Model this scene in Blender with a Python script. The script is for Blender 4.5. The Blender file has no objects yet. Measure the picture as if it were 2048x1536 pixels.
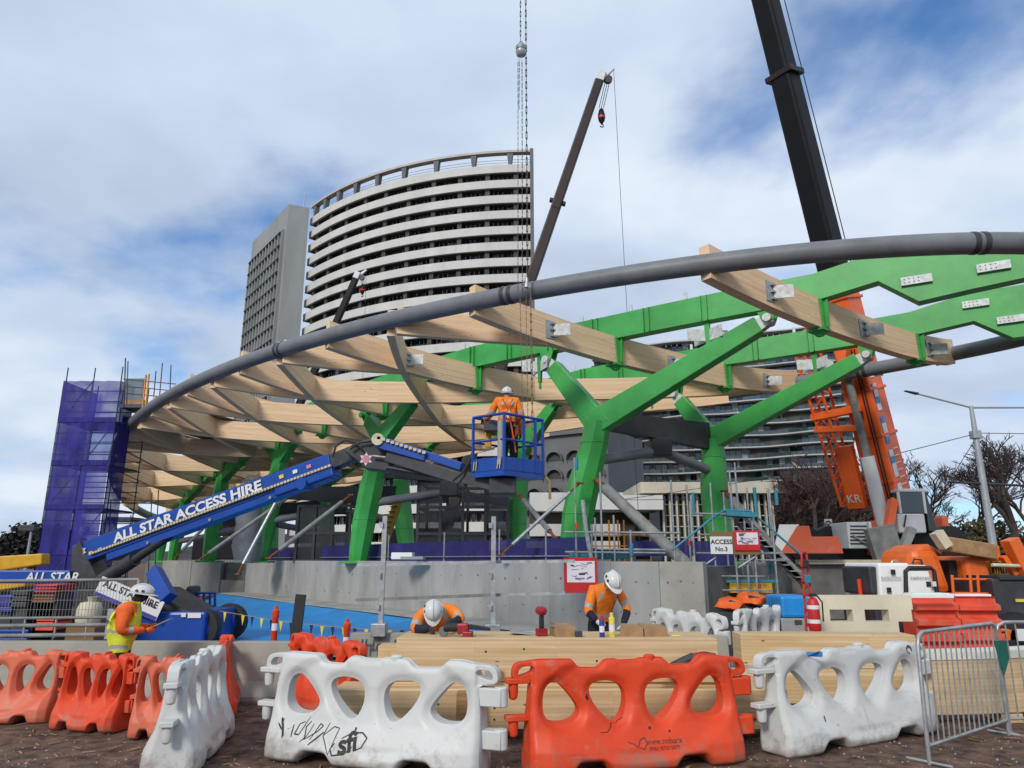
import bpy, bmesh, math, random
from mathutils import Vector as V, Matrix as M
from mathutils import noise as mnoise
from mathutils.bvhtree import BVHTree
R = math.radians
random.seed(7)
sc = bpy.context.scene
COL = sc.collection

# ------------------------------------------------------------------ camera
EYE, PITCH, FPX = 2.0, R(13.9), 1420.0          # eye height, upward tilt, focal length in photo pixels (2048 wide)
cd = bpy.data.cameras.new('camera'); cam = bpy.data.objects.new('camera', cd); COL.objects.link(cam)
cam.location = (0, 0, EYE); cam.rotation_euler = (R(90) + PITCH, 0, 0)
cd.sensor_width = 36.0; cd.lens = 36.0 * FPX / 2048; cd.clip_start = .1; cd.clip_end = 4000
sc.camera = cam

# ------------------------------------------------------------------ sky and sun
SUN_EL, SUN_DIR = R(33), V((-.42, -.85, 0)).normalized()
w = bpy.data.worlds.new('World'); sc.world = w; w.use_nodes = True
nt = w.node_tree; nt.nodes.clear()
def N(tree, typ, **kw):
    n = tree.nodes.new(typ)
    for k, v in kw.items():
        if k[0] == '_': n.inputs[k[1:].replace('_', ' ')].default_value = v
        else: setattr(n, k, v)
    return n
def ramp(tree, stops, interp='LINEAR'):
    n = tree.nodes.new('ShaderNodeValToRGB'); cr = n.color_ramp; cr.interpolation = interp
    while len(cr.elements) < len(stops): cr.elements.new(.5)
    for e, (p, c) in zip(cr.elements, stops):
        e.position = p; e.color = c if len(c) == 4 else (*c, 1)
    return n
sky = N(nt, 'ShaderNodeTexSky', sky_type='NISHITA', sun_disc=False, sun_elevation=SUN_EL,
        sun_rotation=math.atan2(SUN_DIR.x, SUN_DIR.y), air_density=1.0, dust_density=.6, ozone_density=2.5)
tc = N(nt, 'ShaderNodeTexCoord'); sep = N(nt, 'ShaderNodeSeparateXYZ'); nt.links.new(tc.outputs['Generated'], sep.inputs[0])
def wmath(op, a, b=None):
    n = N(nt, 'ShaderNodeMath', operation=op)
    for i, x in enumerate((a, b)):
        if x is None: continue
        if isinstance(x, (int, float)): n.inputs[i].default_value = x
        else: nt.links.new(x, n.inputs[i])
    return n.outputs[0]
CLOUD_AT = (8.56, 7.7, 0)
hz = wmath('ADD', wmath('ABSOLUTE', sep.outputs[2]), .22)     # cloud layer seen in perspective: wide overhead, thin at the horizon
comb = N(nt, 'ShaderNodeCombineXYZ')
nt.links.new(wmath('DIVIDE', sep.outputs[0], hz), comb.inputs[0]); nt.links.new(wmath('DIVIDE', sep.outputs[1], hz), comb.inputs[1])
def cloudnoise(scale, detail, rough, off, dist=.12):
    mp = N(nt, 'ShaderNodeMapping'); mp.inputs['Location'].default_value = off; nt.links.new(comb.outputs[0], mp.inputs[0])
    n = N(nt, 'ShaderNodeTexNoise', _Scale=scale, _Detail=detail, _Roughness=rough, _Distortion=dist)
    nt.links.new(mp.outputs[0], n.inputs['Vector']); return n.outputs['Fac']
cov = cloudnoise(1.15, 7, .52, CLOUD_AT)
shade = cloudnoise(1.7, 5, .5, (7.3, 4.2, 2))
covr = ramp(nt, [(.30, (0, 0, 0)), (.48, (1, 1, 1))], 'EASE'); nt.links.new(cov, covr.inputs[0])
shr = ramp(nt, [(.30, (4.9, 5.8, 7.3)), (.50, (6.1, 7.2, 8.9)), (.68, (7.9, 8.7, 9.8))]); nt.links.new(shade, shr.inputs[0])
blue = N(nt, 'ShaderNodeMixRGB', blend_type='MULTIPLY'); blue.inputs[0].default_value = 1
nt.links.new(sky.outputs[0], blue.inputs[1]); blue.inputs[2].default_value = (.82, 1.30, 1.72, 1)
mix = N(nt, 'ShaderNodeMixRGB'); nt.links.new(covr.outputs[0], mix.inputs[0])
nt.links.new(blue.outputs[0], mix.inputs[1]); nt.links.new(shr.outputs[0], mix.inputs[2])
bg = N(nt, 'ShaderNodeBackground'); bg.inputs[1].default_value = .10
out = N(nt, 'ShaderNodeOutputWorld'); nt.links.new(mix.outputs[0], bg.inputs[0]); nt.links.new(bg.outputs[0], out.inputs[0])
sl = bpy.data.lights.new('sun', 'SUN'); sl.energy = 2.5; sl.angle = R(13); sl.color = (1, .94, .84)
so = bpy.data.objects.new('sun', sl); COL.objects.link(so)
so.rotation_euler = (SUN_DIR * math.cos(SUN_EL) + V((0, 0, math.sin(SUN_EL)))).to_track_quat('Z', 'Y').to_euler()
so.location = (-20, -30, 40)
vs = sc.view_settings; vs.view_transform = 'Standard'; vs.look = 'None'; vs.exposure = 0; vs.gamma = 1; vs.use_curve_mapping = False
sc.cycles.max_bounces = 6; sc.cycles.transparent_max_bounces = 16; sc.cycles.use_denoising = True

# ------------------------------------------------------------------ photo pixel -> place (a direction; the distance is given by what it touches)
def ray(x, y):
    dx, dy = (x - 1024) / FPX, -(y - 768) / FPX
    c, s = math.cos(PITCH), math.sin(PITCH)
    return V((dx, c - dy * s, s + dy * c))
def pz(x, y, z):
    d = ray(x, y); return V((0, 0, EYE)) + d * ((z - EYE) / d.z)
def py(x, y, Y):
    d = ray(x, y); return V((0, 0, EYE)) + d * (Y / d.y)
def pplane(x, y, p0, dr):                        # hit of a vertical plane through p0 along dr
    d = ray(x, y); n = V((-dr[1], dr[0], 0)); o = V((0, 0, EYE))
    return o + d * ((V((p0[0], p0[1], 0)) - o).dot(n) / d.dot(n))

# ------------------------------------------------------------------ mesh building
ROOTM = {}
def tag(o, label=None, cat=None, group=None, kind=None):
    for k, v in (('label', label), ('category', cat), ('group', group), ('kind', kind)):
        if v: o[k] = v
    return o
def empty(name, loc, label=None, cat=None, group=None, rz=0, scale=1):
    o = bpy.data.objects.new(name, None); COL.objects.link(o); o.empty_display_size = .2
    m = M.Translation(V(loc)) @ M.Rotation(rz, 4, 'Z') @ M.Scale(scale, 4)
    o.matrix_basis = m; ROOTM[o.name] = m
    return tag(o, label, cat, group)
def frame(p, q, up=(0, 0, 1)):
    z = (V(q) - V(p)).normalized(); up = V(up)
    if abs(z.dot(up)) > .995: up = V((0, 1, 0)) if abs(z.y) < .9 else V((1, 0, 0))
    x = up.cross(z).normalized(); y = z.cross(x)
    return x, y, z
class MB:
    def __init__(s): s.v, s.f, s.m, s.uv, s.cur = [], [], [], {}, 0
    def mat(s, i): s.cur = i; return s
    def face(s, idx, uv=None):
        if uv: s.uv[len(s.f)] = uv
        s.f.append(tuple(idx)); s.m.append(s.cur)
    def pts(s, ps):
        n = len(s.v); s.v.extend([tuple(p) for p in ps]); return n
    def poly(s, ps): n = s.pts(ps); s.face(range(n, n + len(ps))); return s
    def hexa(s, a, uvlen=None):                   # 8 corners: 0-3 bottom ring, 4-7 top ring
        n = s.pts(a)
        for q in ((3, 2, 1, 0), (4, 5, 6, 7), (0, 1, 5, 4), (1, 2, 6, 5), (2, 3, 7, 6), (3, 0, 4, 7)): s.face([n + i for i in q])
        return s
    def box(s, c, sz, mx=None):
        c = V(c); h = V(sz) / 2
        a = [V((sx * h.x, sy * h.y, sz_ * h.z)) for sz_ in (-1, 1) for sx, sy in ((-1, -1), (1, -1), (1, 1), (-1, 1))]
        if mx is not None: a = [mx @ p for p in a]
        return s.hexa([c + p for p in a])
    def bar(s, p, q, w, h, up=(0, 0, 1)):         # w sideways, h along up
        x, y, z = frame(p, q, up); p, q = V(p), V(q)
        a = [p - x*w/2 - y*h/2, p + x*w/2 - y*h/2, p + x*w/2 + y*h/2, p - x*w/2 + y*h/2]
        return s.hexa([*a, *[t + (q - p) for t in a]])
    def taper(s, p, q, w0, h0, w1, h1, up=(0, 0, 1)):
        x, y, z = frame(p, q, up); p, q = V(p), V(q)
        return s.hexa([p - x*w0/2 - y*h0/2, p + x*w0/2 - y*h0/2, p + x*w0/2 + y*h0/2, p - x*w0/2 + y*h0/2,
                       q - x*w1/2 - y*h1/2, q + x*w1/2 - y*h1/2, q + x*w1/2 + y*h1/2, q - x*w1/2 + y*h1/2])
    def tube(s, path, r, n=8, caps=True, closed=False):
        path = [V(p) for p in path]; k = len(path); rs = r if isinstance(r, (list, tuple)) else [r] * k
        rings = []; x = None
        for i, p in enumerate(path):
            if closed: t = (path[(i + 1) % k] - path[i - 1]).normalized()
            else: t = (path[min(i + 1, k - 1)] - path[max(i - 1, 0)]).normalized()
            if x is None: x, y, _ = frame((0, 0, 0), t)
            x = (x - t * x.dot(t)).normalized(); y = t.cross(x)
            rings.append(s.pts([p + (x * math.cos(2*math.pi*j/n) + y * math.sin(2*math.pi*j/n)) * rs[i] for j in range(n)]))
        for i in range(k if closed else k - 1):
            a, b = rings[i], rings[(i + 1) % k]
            for j in range(n): s.face((a + j, a + (j+1) % n, b + (j+1) % n, b + j))
        if caps and not closed:
            s.face([rings[0] + j for j in range(n)][::-1]); s.face([rings[-1] + j for j in range(n)])
        return s
    def lathe(s, prof, n=16, mx=None, cap=True):  # prof: (r, z)
        mx = mx or M(); rings = []
        for r, z in prof: rings.append(s.pts([mx @ V((r * math.cos(2*math.pi*j/n), r * math.sin(2*math.pi*j/n), z)) for j in range(n)]))
        for a, b in zip(rings, rings[1:]):
            for j in range(n): s.face((a + j, a + (j+1) % n, b + (j+1) % n, b + j))
        if cap: s.face([rings[0] + j for j in range(n)][::-1]); s.face([rings[-1] + j for j in range(n)])
        return s
    def prism(s, out2, mx, d):                     # out2: outline in local x,y ; thickness along local z, centred
        a = s.pts([mx @ V((x, y, -d/2)) for x, y in out2]); b = s.pts([mx @ V((x, y, d/2)) for x, y in out2]); n = len(out2)
        s.face([a + i for i in range(n)][::-1]); s.face([b + i for i in range(n)])
        for i in range(n): s.face((a + i, a + (i+1) % n, b + (i+1) % n, b + i))
        return s
    def sweep(s, path, w, h, u0=0, caps=True):     # upright rectangular beam along a path, UV in metres (along, height)
        path = [V(p) for p in path]; k = len(path); rings = []; d = u0; ds = []
        hs = h if isinstance(h, (list, tuple)) else [h] * k
        for i, p in enumerate(path):
            t = (path[min(i + 1, k - 1)] - path[max(i - 1, 0)]); t.z = 0; t.normalize(); sd = V((t.y, -t.x, 0))
            if i: d += (p - path[i - 1]).length
            ds.append(d); hh = hs[i]
            rings.append(s.pts([p - sd*w/2 - V((0, 0, hh/2)), p + sd*w/2 - V((0, 0, hh/2)), p + sd*w/2 + V((0, 0, hh/2)), p - sd*w/2 + V((0, 0, hh/2))]))
        for i in range(k - 1):
            a, b = rings[i], rings[i + 1]; h0 = hs[i]
            for j, (v0, v1) in enumerate(((0, w), (w, w + h0), (w + h0, 2*w + h0), (2*w + h0, 2*w + 2*h0))):
                s.face((a + j, b + j, b + (j+1) % 4, a + (j+1) % 4), [(ds[i], v0), (ds[i+1], v0), (ds[i+1], v1), (ds[i], v1)])
        if caps:
            s.face([rings[0] + j for j in range(4)], [(0, 0), (.02, 0), (.02, h0), (0, h0)])
            s.face([rings[-1] + j for j in range(4)][::-1], [(0, h0), (.02, h0), (.02, 0), (0, 0)])
        return s
    def mesh(s, name, mats, smooth=None):
        me = bpy.data.meshes.new(name); me.from_pydata(s.v, [], s.f)
        mats = mats if isinstance(mats, (list, tuple)) else [mats]
        for m in mats: me.materials.append(MT[m] if isinstance(m, str) else m)
        if len(mats) > 1: me.polygons.foreach_set('material_index', s.m)
        if s.uv:
            ul = me.uv_layers.new(name='UVMap').data
            for fi, uvs in s.uv.items():
                for li, uv in zip(me.polygons[fi].loop_indices, uvs): ul[li].uv = uv
        if smooth is not None:
            me.polygons.foreach_set('use_smooth', [True] * len(me.polygons)); me.set_sharp_from_angle(angle=R(smooth))
        me.update(); return me
    def build(s, name, mats, parent=None, world=True, smooth=None, bevel=0):
        return link(name, s.mesh(name, mats, smooth), parent, world, bevel)
def link(name, me, parent=None, world=True, bevel=0):
    o = bpy.data.objects.new(name, me); COL.objects.link(o)
    if parent is not None:
        o.parent = parent
        if world and parent.name in ROOTM: o.matrix_parent_inverse = ROOTM[parent.name].inverted()
    if bevel:
        b = o.modifiers.new('bevel', 'BEVEL'); b.width = bevel; b.segments = 2; b.limit_method = 'ANGLE'; b.angle_limit = R(35)
    return o
def struct(name, mb, mat, **k): return tag(mb.build(name, mat, **k), kind='structure')
def copy_tree(o, parent=None):
    c = o.copy(); COL.objects.link(c)
    if parent is not None: c.parent = parent
    for ch in list(o.children): copy_tree(ch, c)
    return c
def place(o, loc, rz=0, sx=1, label=None, group=None):
    o.matrix_basis = M.Translation(V(loc)) @ M.Rotation(rz, 4, 'Z') @ M.Diagonal((sx, 1, 1, 1)); ROOTM[o.name] = o.matrix_basis.copy()
    return tag(o, label, None, group)
def evalmesh(o):
    dg = bpy.context.evaluated_depsgraph_get(); dg.update()
    me = bpy.data.meshes.new_from_object(o.evaluated_get(dg)); return me
def text_mesh(body, size, depth=.002, bold=0.0, align='CENTER', shear=0):
    cu = bpy.data.curves.new('lettering', 'FONT'); cu.body = body; cu.size = size; cu.extrude = depth; cu.offset = bold * size
    cu.align_x = align; cu.align_y = 'CENTER'; cu.shear = shear; cu.resolution_u = 3
    o = bpy.data.objects.new('lettering', cu); COL.objects.link(o); me = evalmesh(o); bpy.data.objects.remove(o); return me
def lettering(body, size, mx, mat, parent, bold=.02, name='lettering', world=True, depth=.002, shear=0):
    me = text_mesh(body, size, depth, bold, shear=shear); me.transform(mx); me.materials.clear(); me.materials.append(MT[mat])
    return link(name, me, parent, world)
def face_mx(c, right, up):                         # local x = right, y = up, z out of the face
    x = V(right).normalized(); y = V(up); y = (y - x * y.dot(x)).normalized(); z = x.cross(y)
    m = M((x, y, z)).transposed().to_4x4(); m.translation = V(c); return m

# ------------------------------------------------------------------ materials
MT = {}
def worn_plastic(name, c1, c2, grime, scuff):
    m = bpy.data.materials.new(name); m.use_nodes = True; t = m.node_tree; b = t.nodes['Principled BSDF']; b.inputs['Specular IOR Level'].default_value = .35
    tcn = N(t, 'ShaderNodeTexCoord'); oi = N(t, 'ShaderNodeObjectInfo'); vec = N(t, 'ShaderNodeVectorMath', operation='ADD'); sc_ = N(t, 'ShaderNodeVectorMath', operation='SCALE'); sc_.inputs['Scale'].default_value = 37
    cmb = N(t, 'ShaderNodeCombineXYZ'); t.links.new(oi.outputs['Random'], cmb.inputs[0]); t.links.new(oi.outputs['Random'], cmb.inputs[1]); t.links.new(cmb.outputs[0], sc_.inputs[0]); t.links.new(tcn.outputs['Object'], vec.inputs[0]); t.links.new(sc_.outputs[0], vec.inputs[1]); v = vec.outputs[0]
    def noise(scale, det, rough, stretch=None):
        src = v
        if stretch: mp = N(t, 'ShaderNodeMapping'); mp.inputs['Scale'].default_value = stretch; mp.inputs['Rotation'].default_value = (0, .5, 0); t.links.new(v, mp.inputs[0]); src = mp.outputs[0]
        n = N(t, 'ShaderNodeTexNoise', _Scale=scale, _Detail=det, _Roughness=rough); t.links.new(src, n.inputs['Vector']); return n.outputs['Fac']
    r = ramp(t, [(.30, c2), (.62, c1)]); t.links.new(noise(1.4, 5, .6), r.inputs[0]); col = r.outputs[0]
    def over(fac, colr):
        nonlocal col
        mx = N(t, 'ShaderNodeMixRGB'); t.links.new(fac, mx.inputs[0]); t.links.new(col, mx.inputs[1]); mx.inputs[2].default_value = (*colr, 1); col = mx.outputs[0]
    a = ramp(t, [(.57, (0, 0, 0)), (.70, (.8, .8, .8))]); t.links.new(noise(3.2, 10, .72), a.inputs[0]); over(a.outputs[0], grime)
    a = ramp(t, [(.64, (0, 0, 0)), (.69, (.75, .75, .75))]); t.links.new(noise(7, 6, .7, (.35, 1, 6)), a.inputs[0]); over(a.outputs[0], scuff)
    a = ramp(t, [(.675, (0, 0, 0)), (.70, (.8, .8, .8))]); t.links.new(noise(15, 5, .65), a.inputs[0]); over(a.outputs[0], tuple(x * .45 for x in grime))
    # splashed mud: densest where the barrier meets the dirt
    sp = N(t, 'ShaderNodeSeparateXYZ'); t.links.new(tcn.outputs['Object'], sp.inputs[0]); mr = N(t, 'ShaderNodeMapRange'); mr.inputs[1].default_value = .38; mr.inputs[2].default_value = .0; t.links.new(sp.outputs[2], mr.inputs[0])
    ad = N(t, 'ShaderNodeMath', operation='MULTIPLY_ADD'); t.links.new(mr.outputs[0], ad.inputs[0]); ad.inputs[1].default_value = .30; t.links.new(noise(5, 9, .75), ad.inputs[2])
    a = ramp(t, [(.62, (0, 0, 0)), (.86, (.75, .75, .75))]); t.links.new(ad.outputs[0], a.inputs[0]); over(a.outputs[0], (.22, .16, .12))
    t.links.new(col, b.inputs['Base Color']); rr = ramp(t, [(.3, (.38,) * 3), (.7, (.62,) * 3)]); t.links.new(noise(4, 4, .6), rr.inputs[0]); t.links.new(rr.outputs[0], b.inputs['Roughness'])
    bp_ = N(t, 'ShaderNodeBump', _Strength=.12, _Distance=.01); t.links.new(noise(12, 6, .65), bp_.inputs['Height']); t.links.new(bp_.outputs[0], b.inputs['Normal']); MT[name] = m
def material(name, col, rough=.6, metal=0, var=.15, scale=3, col2=None, bump=0, bscale=30, coord='Object', spec=.4, stretch=None, dirt=0, dirtcol=(.18, .15, .12), dscale=6):
    m = bpy.data.materials.new(name); m.use_nodes = True; t = m.node_tree; b = t.nodes['Principled BSDF']
    b.inputs['Roughness'].default_value = rough; b.inputs['Metallic'].default_value = metal; b.inputs['Specular IOR Level'].default_value = spec
    tcn = N(t, 'ShaderNodeTexCoord'); vec = tcn.outputs[coord]
    if stretch:
        mp = N(t, 'ShaderNodeMapping'); mp.inputs['Scale'].default_value = stretch; t.links.new(vec, mp.inputs[0]); vec = mp.outputs[0]
    n = N(t, 'ShaderNodeTexNoise', _Scale=scale, _Detail=6, _Roughness=.6); t.links.new(vec, n.inputs['Vector'])
    c2 = col2 or tuple(c * (1 - var * 1.6) for c in col); c1 = tuple(min(1, c * (1 + var * .6)) for c in col)
    r = ramp(t, [(.32, c2), (.68, c1)]); t.links.new(n.outputs['Fac'], r.inputs[0]); cout = r.outputs[0]
    if dirt:
        n3 = N(t, 'ShaderNodeTexNoise', _Scale=dscale, _Detail=8, _Roughness=.7); t.links.new(vec, n3.inputs['Vector'])
        r3 = ramp(t, [(.52, (0, 0, 0)), (.75, (dirt, dirt, dirt))]); t.links.new(n3.outputs['Fac'], r3.inputs[0])
        mx_ = N(t, 'ShaderNodeMixRGB'); t.links.new(r3.outputs[0], mx_.inputs[0]); t.links.new(cout, mx_.inputs[1]); mx_.inputs[2].default_value = (*dirtcol, 1); cout = mx_.outputs[0]
    t.links.new(cout, b.inputs['Base Color'])
    if bump:
        n2 = N(t, 'ShaderNodeTexNoise', _Scale=bscale, _Detail=5, _Roughness=.6); t.links.new(vec, n2.inputs['Vector'])
        bp = N(t, 'ShaderNodeBump', _Strength=bump, _Distance=.02); t.links.new(n2.outputs['Fac'], bp.inputs['Height']); t.links.new(bp.outputs[0], b.inputs['Normal'])
    MT[name] = m; return m
def wood(name, c1, c2, knots=True, lam=.045):
    m = bpy.data.materials.new(name); m.use_nodes = True; t = m.node_tree; b = t.nodes['Principled BSDF']; b.inputs['Roughness'].default_value = .62; b.inputs['Specular IOR Level'].default_value = .25
    tcn = N(t, 'ShaderNodeTexCoord'); uv = tcn.outputs['UV']
    def mapped(s, loc=(0, 0, 0)):
        mp = N(t, 'ShaderNodeMapping'); mp.inputs['Scale'].default_value = s; mp.inputs['Location'].default_value = loc; t.links.new(uv, mp.inputs[0]); return mp.outputs[0]
    n = N(t, 'ShaderNodeTexNoise', _Scale=1, _Detail=5, _Roughness=.65); t.links.new(mapped((.9, 16, 1)), n.inputs['Vector'])
    r = ramp(t, [(.30, c2), (.66, c1)]); t.links.new(n.outputs['Fac'], r.inputs[0])
    # laminations: each board its own tone
    br = N(t, 'ShaderNodeTexBrick', offset=.37, offset_frequency=2, _Scale=1, _Mortar_Size=.0016, _Brick_Width=2.6, _Row_Height=lam, _Bias=0)
    br.inputs['Color1'].default_value = (1, 1, 1, 1); br.inputs['Color2'].default_value = (.80, .75, .69, 1); br.inputs['Mortar'].default_value = (.55, .47, .40, 1); t.links.new(uv, br.inputs['Vector'])
    mx_ = N(t, 'ShaderNodeMixRGB', blend_type='MULTIPLY'); mx_.inputs[0].default_value = .8; t.links.new(r.outputs[0], mx_.inputs[1]); t.links.new(br.outputs['Color'], mx_.inputs[2]); cout = mx_.outputs[0]
    if knots:
        vo = N(t, 'ShaderNodeTexVoronoi', _Scale=1, _Randomness=1); t.links.new(mapped((2.2, 5.5, 1)), vo.inputs['Vector'])
        kr = ramp(t, [(.045, (1, 1, 1)), (.085, (0, 0, 0))]); t.links.new(vo.outputs['Distance'], kr.inputs[0])
        mk = N(t, 'ShaderNodeMixRGB'); t.links.new(kr.outputs[0], mk.inputs[0]); t.links.new(cout, mk.inputs[1]); mk.inputs[2].default_value = (.16, .085, .04, 1); cout = mk.outputs[0]
    t.links.new(cout, b.inputs['Base Color']); MT[name] = m
def mesh_cloth(name, col, alpha, pitch=0):
    m = bpy.data.materials.new(name); m.use_nodes = True; t = m.node_tree; b = t.nodes['Principled BSDF']; b.inputs['Roughness'].default_value = .8
    tcn = N(t, 'ShaderNodeTexCoord'); n = N(t, 'ShaderNodeTexNoise', _Scale=.9, _Detail=4); t.links.new(tcn.outputs['Object'], n.inputs['Vector'])
    r = ramp(t, [(.35, tuple(c * .7 for c in col)), (.7, col)]); t.links.new(n.outputs['Fac'], r.inputs[0]); t.links.new(r.outputs[0], b.inputs['Base Color'])
    ra = ramp(t, [(.35, (alpha * .8,) * 3), (.65, (min(1, alpha * 1.15),) * 3)]); t.links.new(n.outputs['Fac'], ra.inputs[0]); t.links.new(ra.outputs[0], b.inputs['Alpha']); MT[name] = m
def glass(name, col, rough=.08, metal=0):
    m = bpy.data.materials.new(name); m.use_nodes = True; b = m.node_tree.nodes['Principled BSDF']
    b.inputs['Base Color'].default_value = (*col, 1); b.inputs['Roughness'].default_value = rough; b.inputs['Specular IOR Level'].default_value = .8; b.inputs['Metallic'].default_value = metal; MT[name] = m

wood('glulam', (.84, .63, .42), (.73, .52, .32))
wood('glulam_near', (.66, .50, .31), (.54, .38, .20))
wood('timber_block', (.36, .22, .11), (.26, .15, .075), knots=False)
wood('plywood', (.34, .23, .12), (.25, .16, .08), knots=False, lam=3)
material('green_steel', (.050, .355, .072), .40, var=.16, scale=.9, dirt=.45, dirtcol=(.058, .21, .078), dscale=2.2, bump=.08, bscale=5)
material('grey_tube', (.16, .17, .185), .5, var=.15, scale=1.2, dirt=.3, dirtcol=(.24, .24, .25))
material('dark_steel', (.032, .034, .040), .5, var=.2, scale=2)
material('galv', (.40, .42, .43), .42, metal=.55, var=.2, scale=9, dirt=.3, dirtcol=(.22, .22, .22))
material('bracket_pale', (.62, .64, .64), .5, var=.2, scale=8)
material('prop_grey', (.22, .225, .22), .6, var=.25, scale=3, dirt=.4, dirtcol=(.22, .12, .07))
material('rust', (.20, .065, .025), .8, var=.4, scale=12)
material('gravel', (.150, .088, .062), .95, var=.5, scale=5, bump=.9, bscale=26, dirt=.5, dirtcol=(.070, .050, .042), dscale=.9, coord='Object')
material('stone_chip', (.36, .30, .25), .9, var=.4, scale=2)
material('concrete', (.35, .345, .325), .82, var=.16, scale=.9, bump=.15, bscale=18, dirt=.65, dirtcol=(.20, .20, .19), dscale=1.9, stretch=(1, 1, .35))
material('concrete_warm', (.33, .315, .275), .85, var=.18, scale=1.5, bump=.2, bscale=22, dirt=.5, dirtcol=(.20, .18, .15), dscale=3)
material('concrete_dark', (.12, .12, .12), .9, var=.25, scale=2)
material('deck', (.17, .165, .155), .9, var=.3, scale=1)
material('wrap_white', (.66, .64, .56), .7, var=.08, scale=5)
worn_plastic('barrier_white', (.56, .565, .555), (.50, .507, .495), (.42, .40, .35), (.50, .50, .48))
worn_plastic('barrier_orange', (.66, .060, .014), (.58, .045, .012), (.48, .17, .11), (.62, .22, .15))
worn_plastic('barrier_faded', (.62, .115, .052), (.56, .14, .08), (.42, .26, .20), (.60, .30, .22))
material('barrier_red', (.72, .085, .04), .5, var=.15, scale=2, dirt=.7, dirtcol=(.45, .22, .17), dscale=3)
material('barrier_cream', (.66, .60, .45), .6, var=.1, scale=2, dirt=.5, dirtcol=(.40, .35, .25), dscale=4)
material('ink', (.02, .02, .022), .6, var=.1)
material('ink_faint', (.16, .05, .035), .6, var=.3, scale=20)
material('black_rubber', (.02, .02, .022), .65, var=.2)
material('charcoal', (.045, .048, .055), .5, var=.25, scale=4)
material('lime_dull', (.24, .27, .02), .7, var=.1)
material('lift_blue', (.008, .060, .33), .35, var=.12, scale=2, dirt=.3, dirtcol=(.02, .07, .25), dscale=5)
material('tarp_blue', (.016, .25, .64), .45, var=.14, scale=1.2, bump=.5, bscale=4, dirt=.3, dirtcol=(.03, .19, .42), dscale=2)
material('white_paint', (.78, .78, .76), .5, var=.05, scale=3, dirt=.2, dirtcol=(.5, .5, .47), dscale=6)
material('cream_paint', (.55, .50, .36), .6, var=.12, scale=5)
material('yellow_paint', (.60, .33, .015), .5, var=.15, scale=3)
material('orange_paint', (.76, .14, .02), .4, var=.12, scale=1.5, dirt=.35, dirtcol=(.50, .17, .08), dscale=2)
material('crane_orange', (.82, .125, .020), .4, var=.14, scale=.8, dirt=.3, dirtcol=(.62, .09, .02), dscale=1.5)
material('crane_black', (.007, .007, .010), .55, spec=.2, var=.2, scale=.7)
material('crane_maroon', (.026, .012, .011), .45, var=.3, scale=.5)
material('crane_white', (.66, .67, .68), .45, var=.08, scale=2)
material('red_paint', (.50, .018, .022), .45, var=.12, scale=4)
material('scaffold', (.30, .33, .35), .45, metal=.4, var=.25, scale=5)
material('scaffold_dark', (.05, .06, .085), .5, metal=.2, var=.25, scale=5)
material('scaffold_teal', (.03, .20, .27), .5, var=.15, scale=4)
material('scaffold_orange', (.60, .24, .02), .5, var=.15, scale=4)
material('flag_green', (.006, .10, .075), .8, var=.15)
material('pennant_yellow', (.70, .55, .06), .6, var=.1)
material('pennant_navy', (.015, .02, .10), .6, var=.1)
material('rope', (.35, .27, .12), .8, var=.2)
material('chain', (.05, .048, .046), .45, metal=.6, var=.3, scale=30)
material('chain_rust', (.20, .11, .06), .6, metal=.3, var=.3, scale=30)
material('board_white', (.66, .66, .66), .55, var=.03, scale=4)
material('paper', (.66, .62, .68), .7, var=.05, scale=6)
material('cardboard', (.33, .20, .10), .85, var=.2, scale=5)
material('plan_ink', (.22, .18, .24), .7, var=.2, scale=20)
material('sign_navy', (.05, .05, .30), .5, var=.1)
material('tower_white', (.56, .555, .53), .75, var=.07, scale=.25, dirt=.45, dirtcol=(.40, .385, .35), dscale=1.1, stretch=(1, 1, .25))
material('tower_grey', (.27, .29, .295), .8, var=.12, scale=.15, stretch=(1, 1, .3))
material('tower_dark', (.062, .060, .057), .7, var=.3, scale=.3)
material('coping_pink', (.46, .43, .40), .7, var=.1, scale=.5)
material('facade_grey', (.13, .135, .14), .75, var=.12, scale=.3)
material('cream_stone', (.50, .46, .36), .8, var=.1, scale=.4)
material('slab_white', (.42, .43, .43), .6, var=.1, scale=.4)
glass('glass_dark', (.010, .014, .016), .08)
glass('glass_teal', (.035, .060, .065), .07)
glass('glass_clear', (.03, .035, .04), .05)
glass('lens_black', (.01, .01, .012), .1)
material('curtain', (.22, .24, .24), .8, var=.4, scale=.9)
material('bark', (.055, .042, .036), .9, var=.3, scale=6)
material('twig', (.060, .043, .036), .95, var=.3, scale=3)
material('twig_red', (.085, .048, .040), .95, var=.3, scale=3)
material('thicket', (.050, .033, .029), .95, var=.4, scale=.5)
material('foliage_olive', (.085, .073, .030), .9, var=.5, scale=.6, bump=.4, bscale=2)
material('foliage_dark', (.030, .032, .026), .9, var=.5, scale=.3)
material('hill', (.060, .060, .055), .95, var=.3, scale=.05)
material('lamp_grey', (.34, .36, .38), .5, metal=.3, var=.1, scale=3)
material('hivis_orange', (.80, .20, .015), .75, var=.14, scale=9, bump=.9, bscale=9)
material('hivis_yellow', (.66, .72, .04), .75, var=.12, scale=9, bump=.9, bscale=9)
material('orange_cloth', (.72, .12, .018), .8, var=.16, scale=9, bump=.9, bscale=9)
material('reflective', (.36, .36, .35), .4, var=.12, scale=10)
material('navy_cloth', (.012, .015, .030), .85, var=.3, scale=9, bump=.9, bscale=9)
material('black_cloth', (.010, .009, .010), .9, var=.3, scale=9, bump=.3, bscale=14)
material('skin', (.42, .22, .15), .55, var=.15, scale=9)
material('hair', (.03, .02, .015), .8, var=.2, scale=20)
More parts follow.
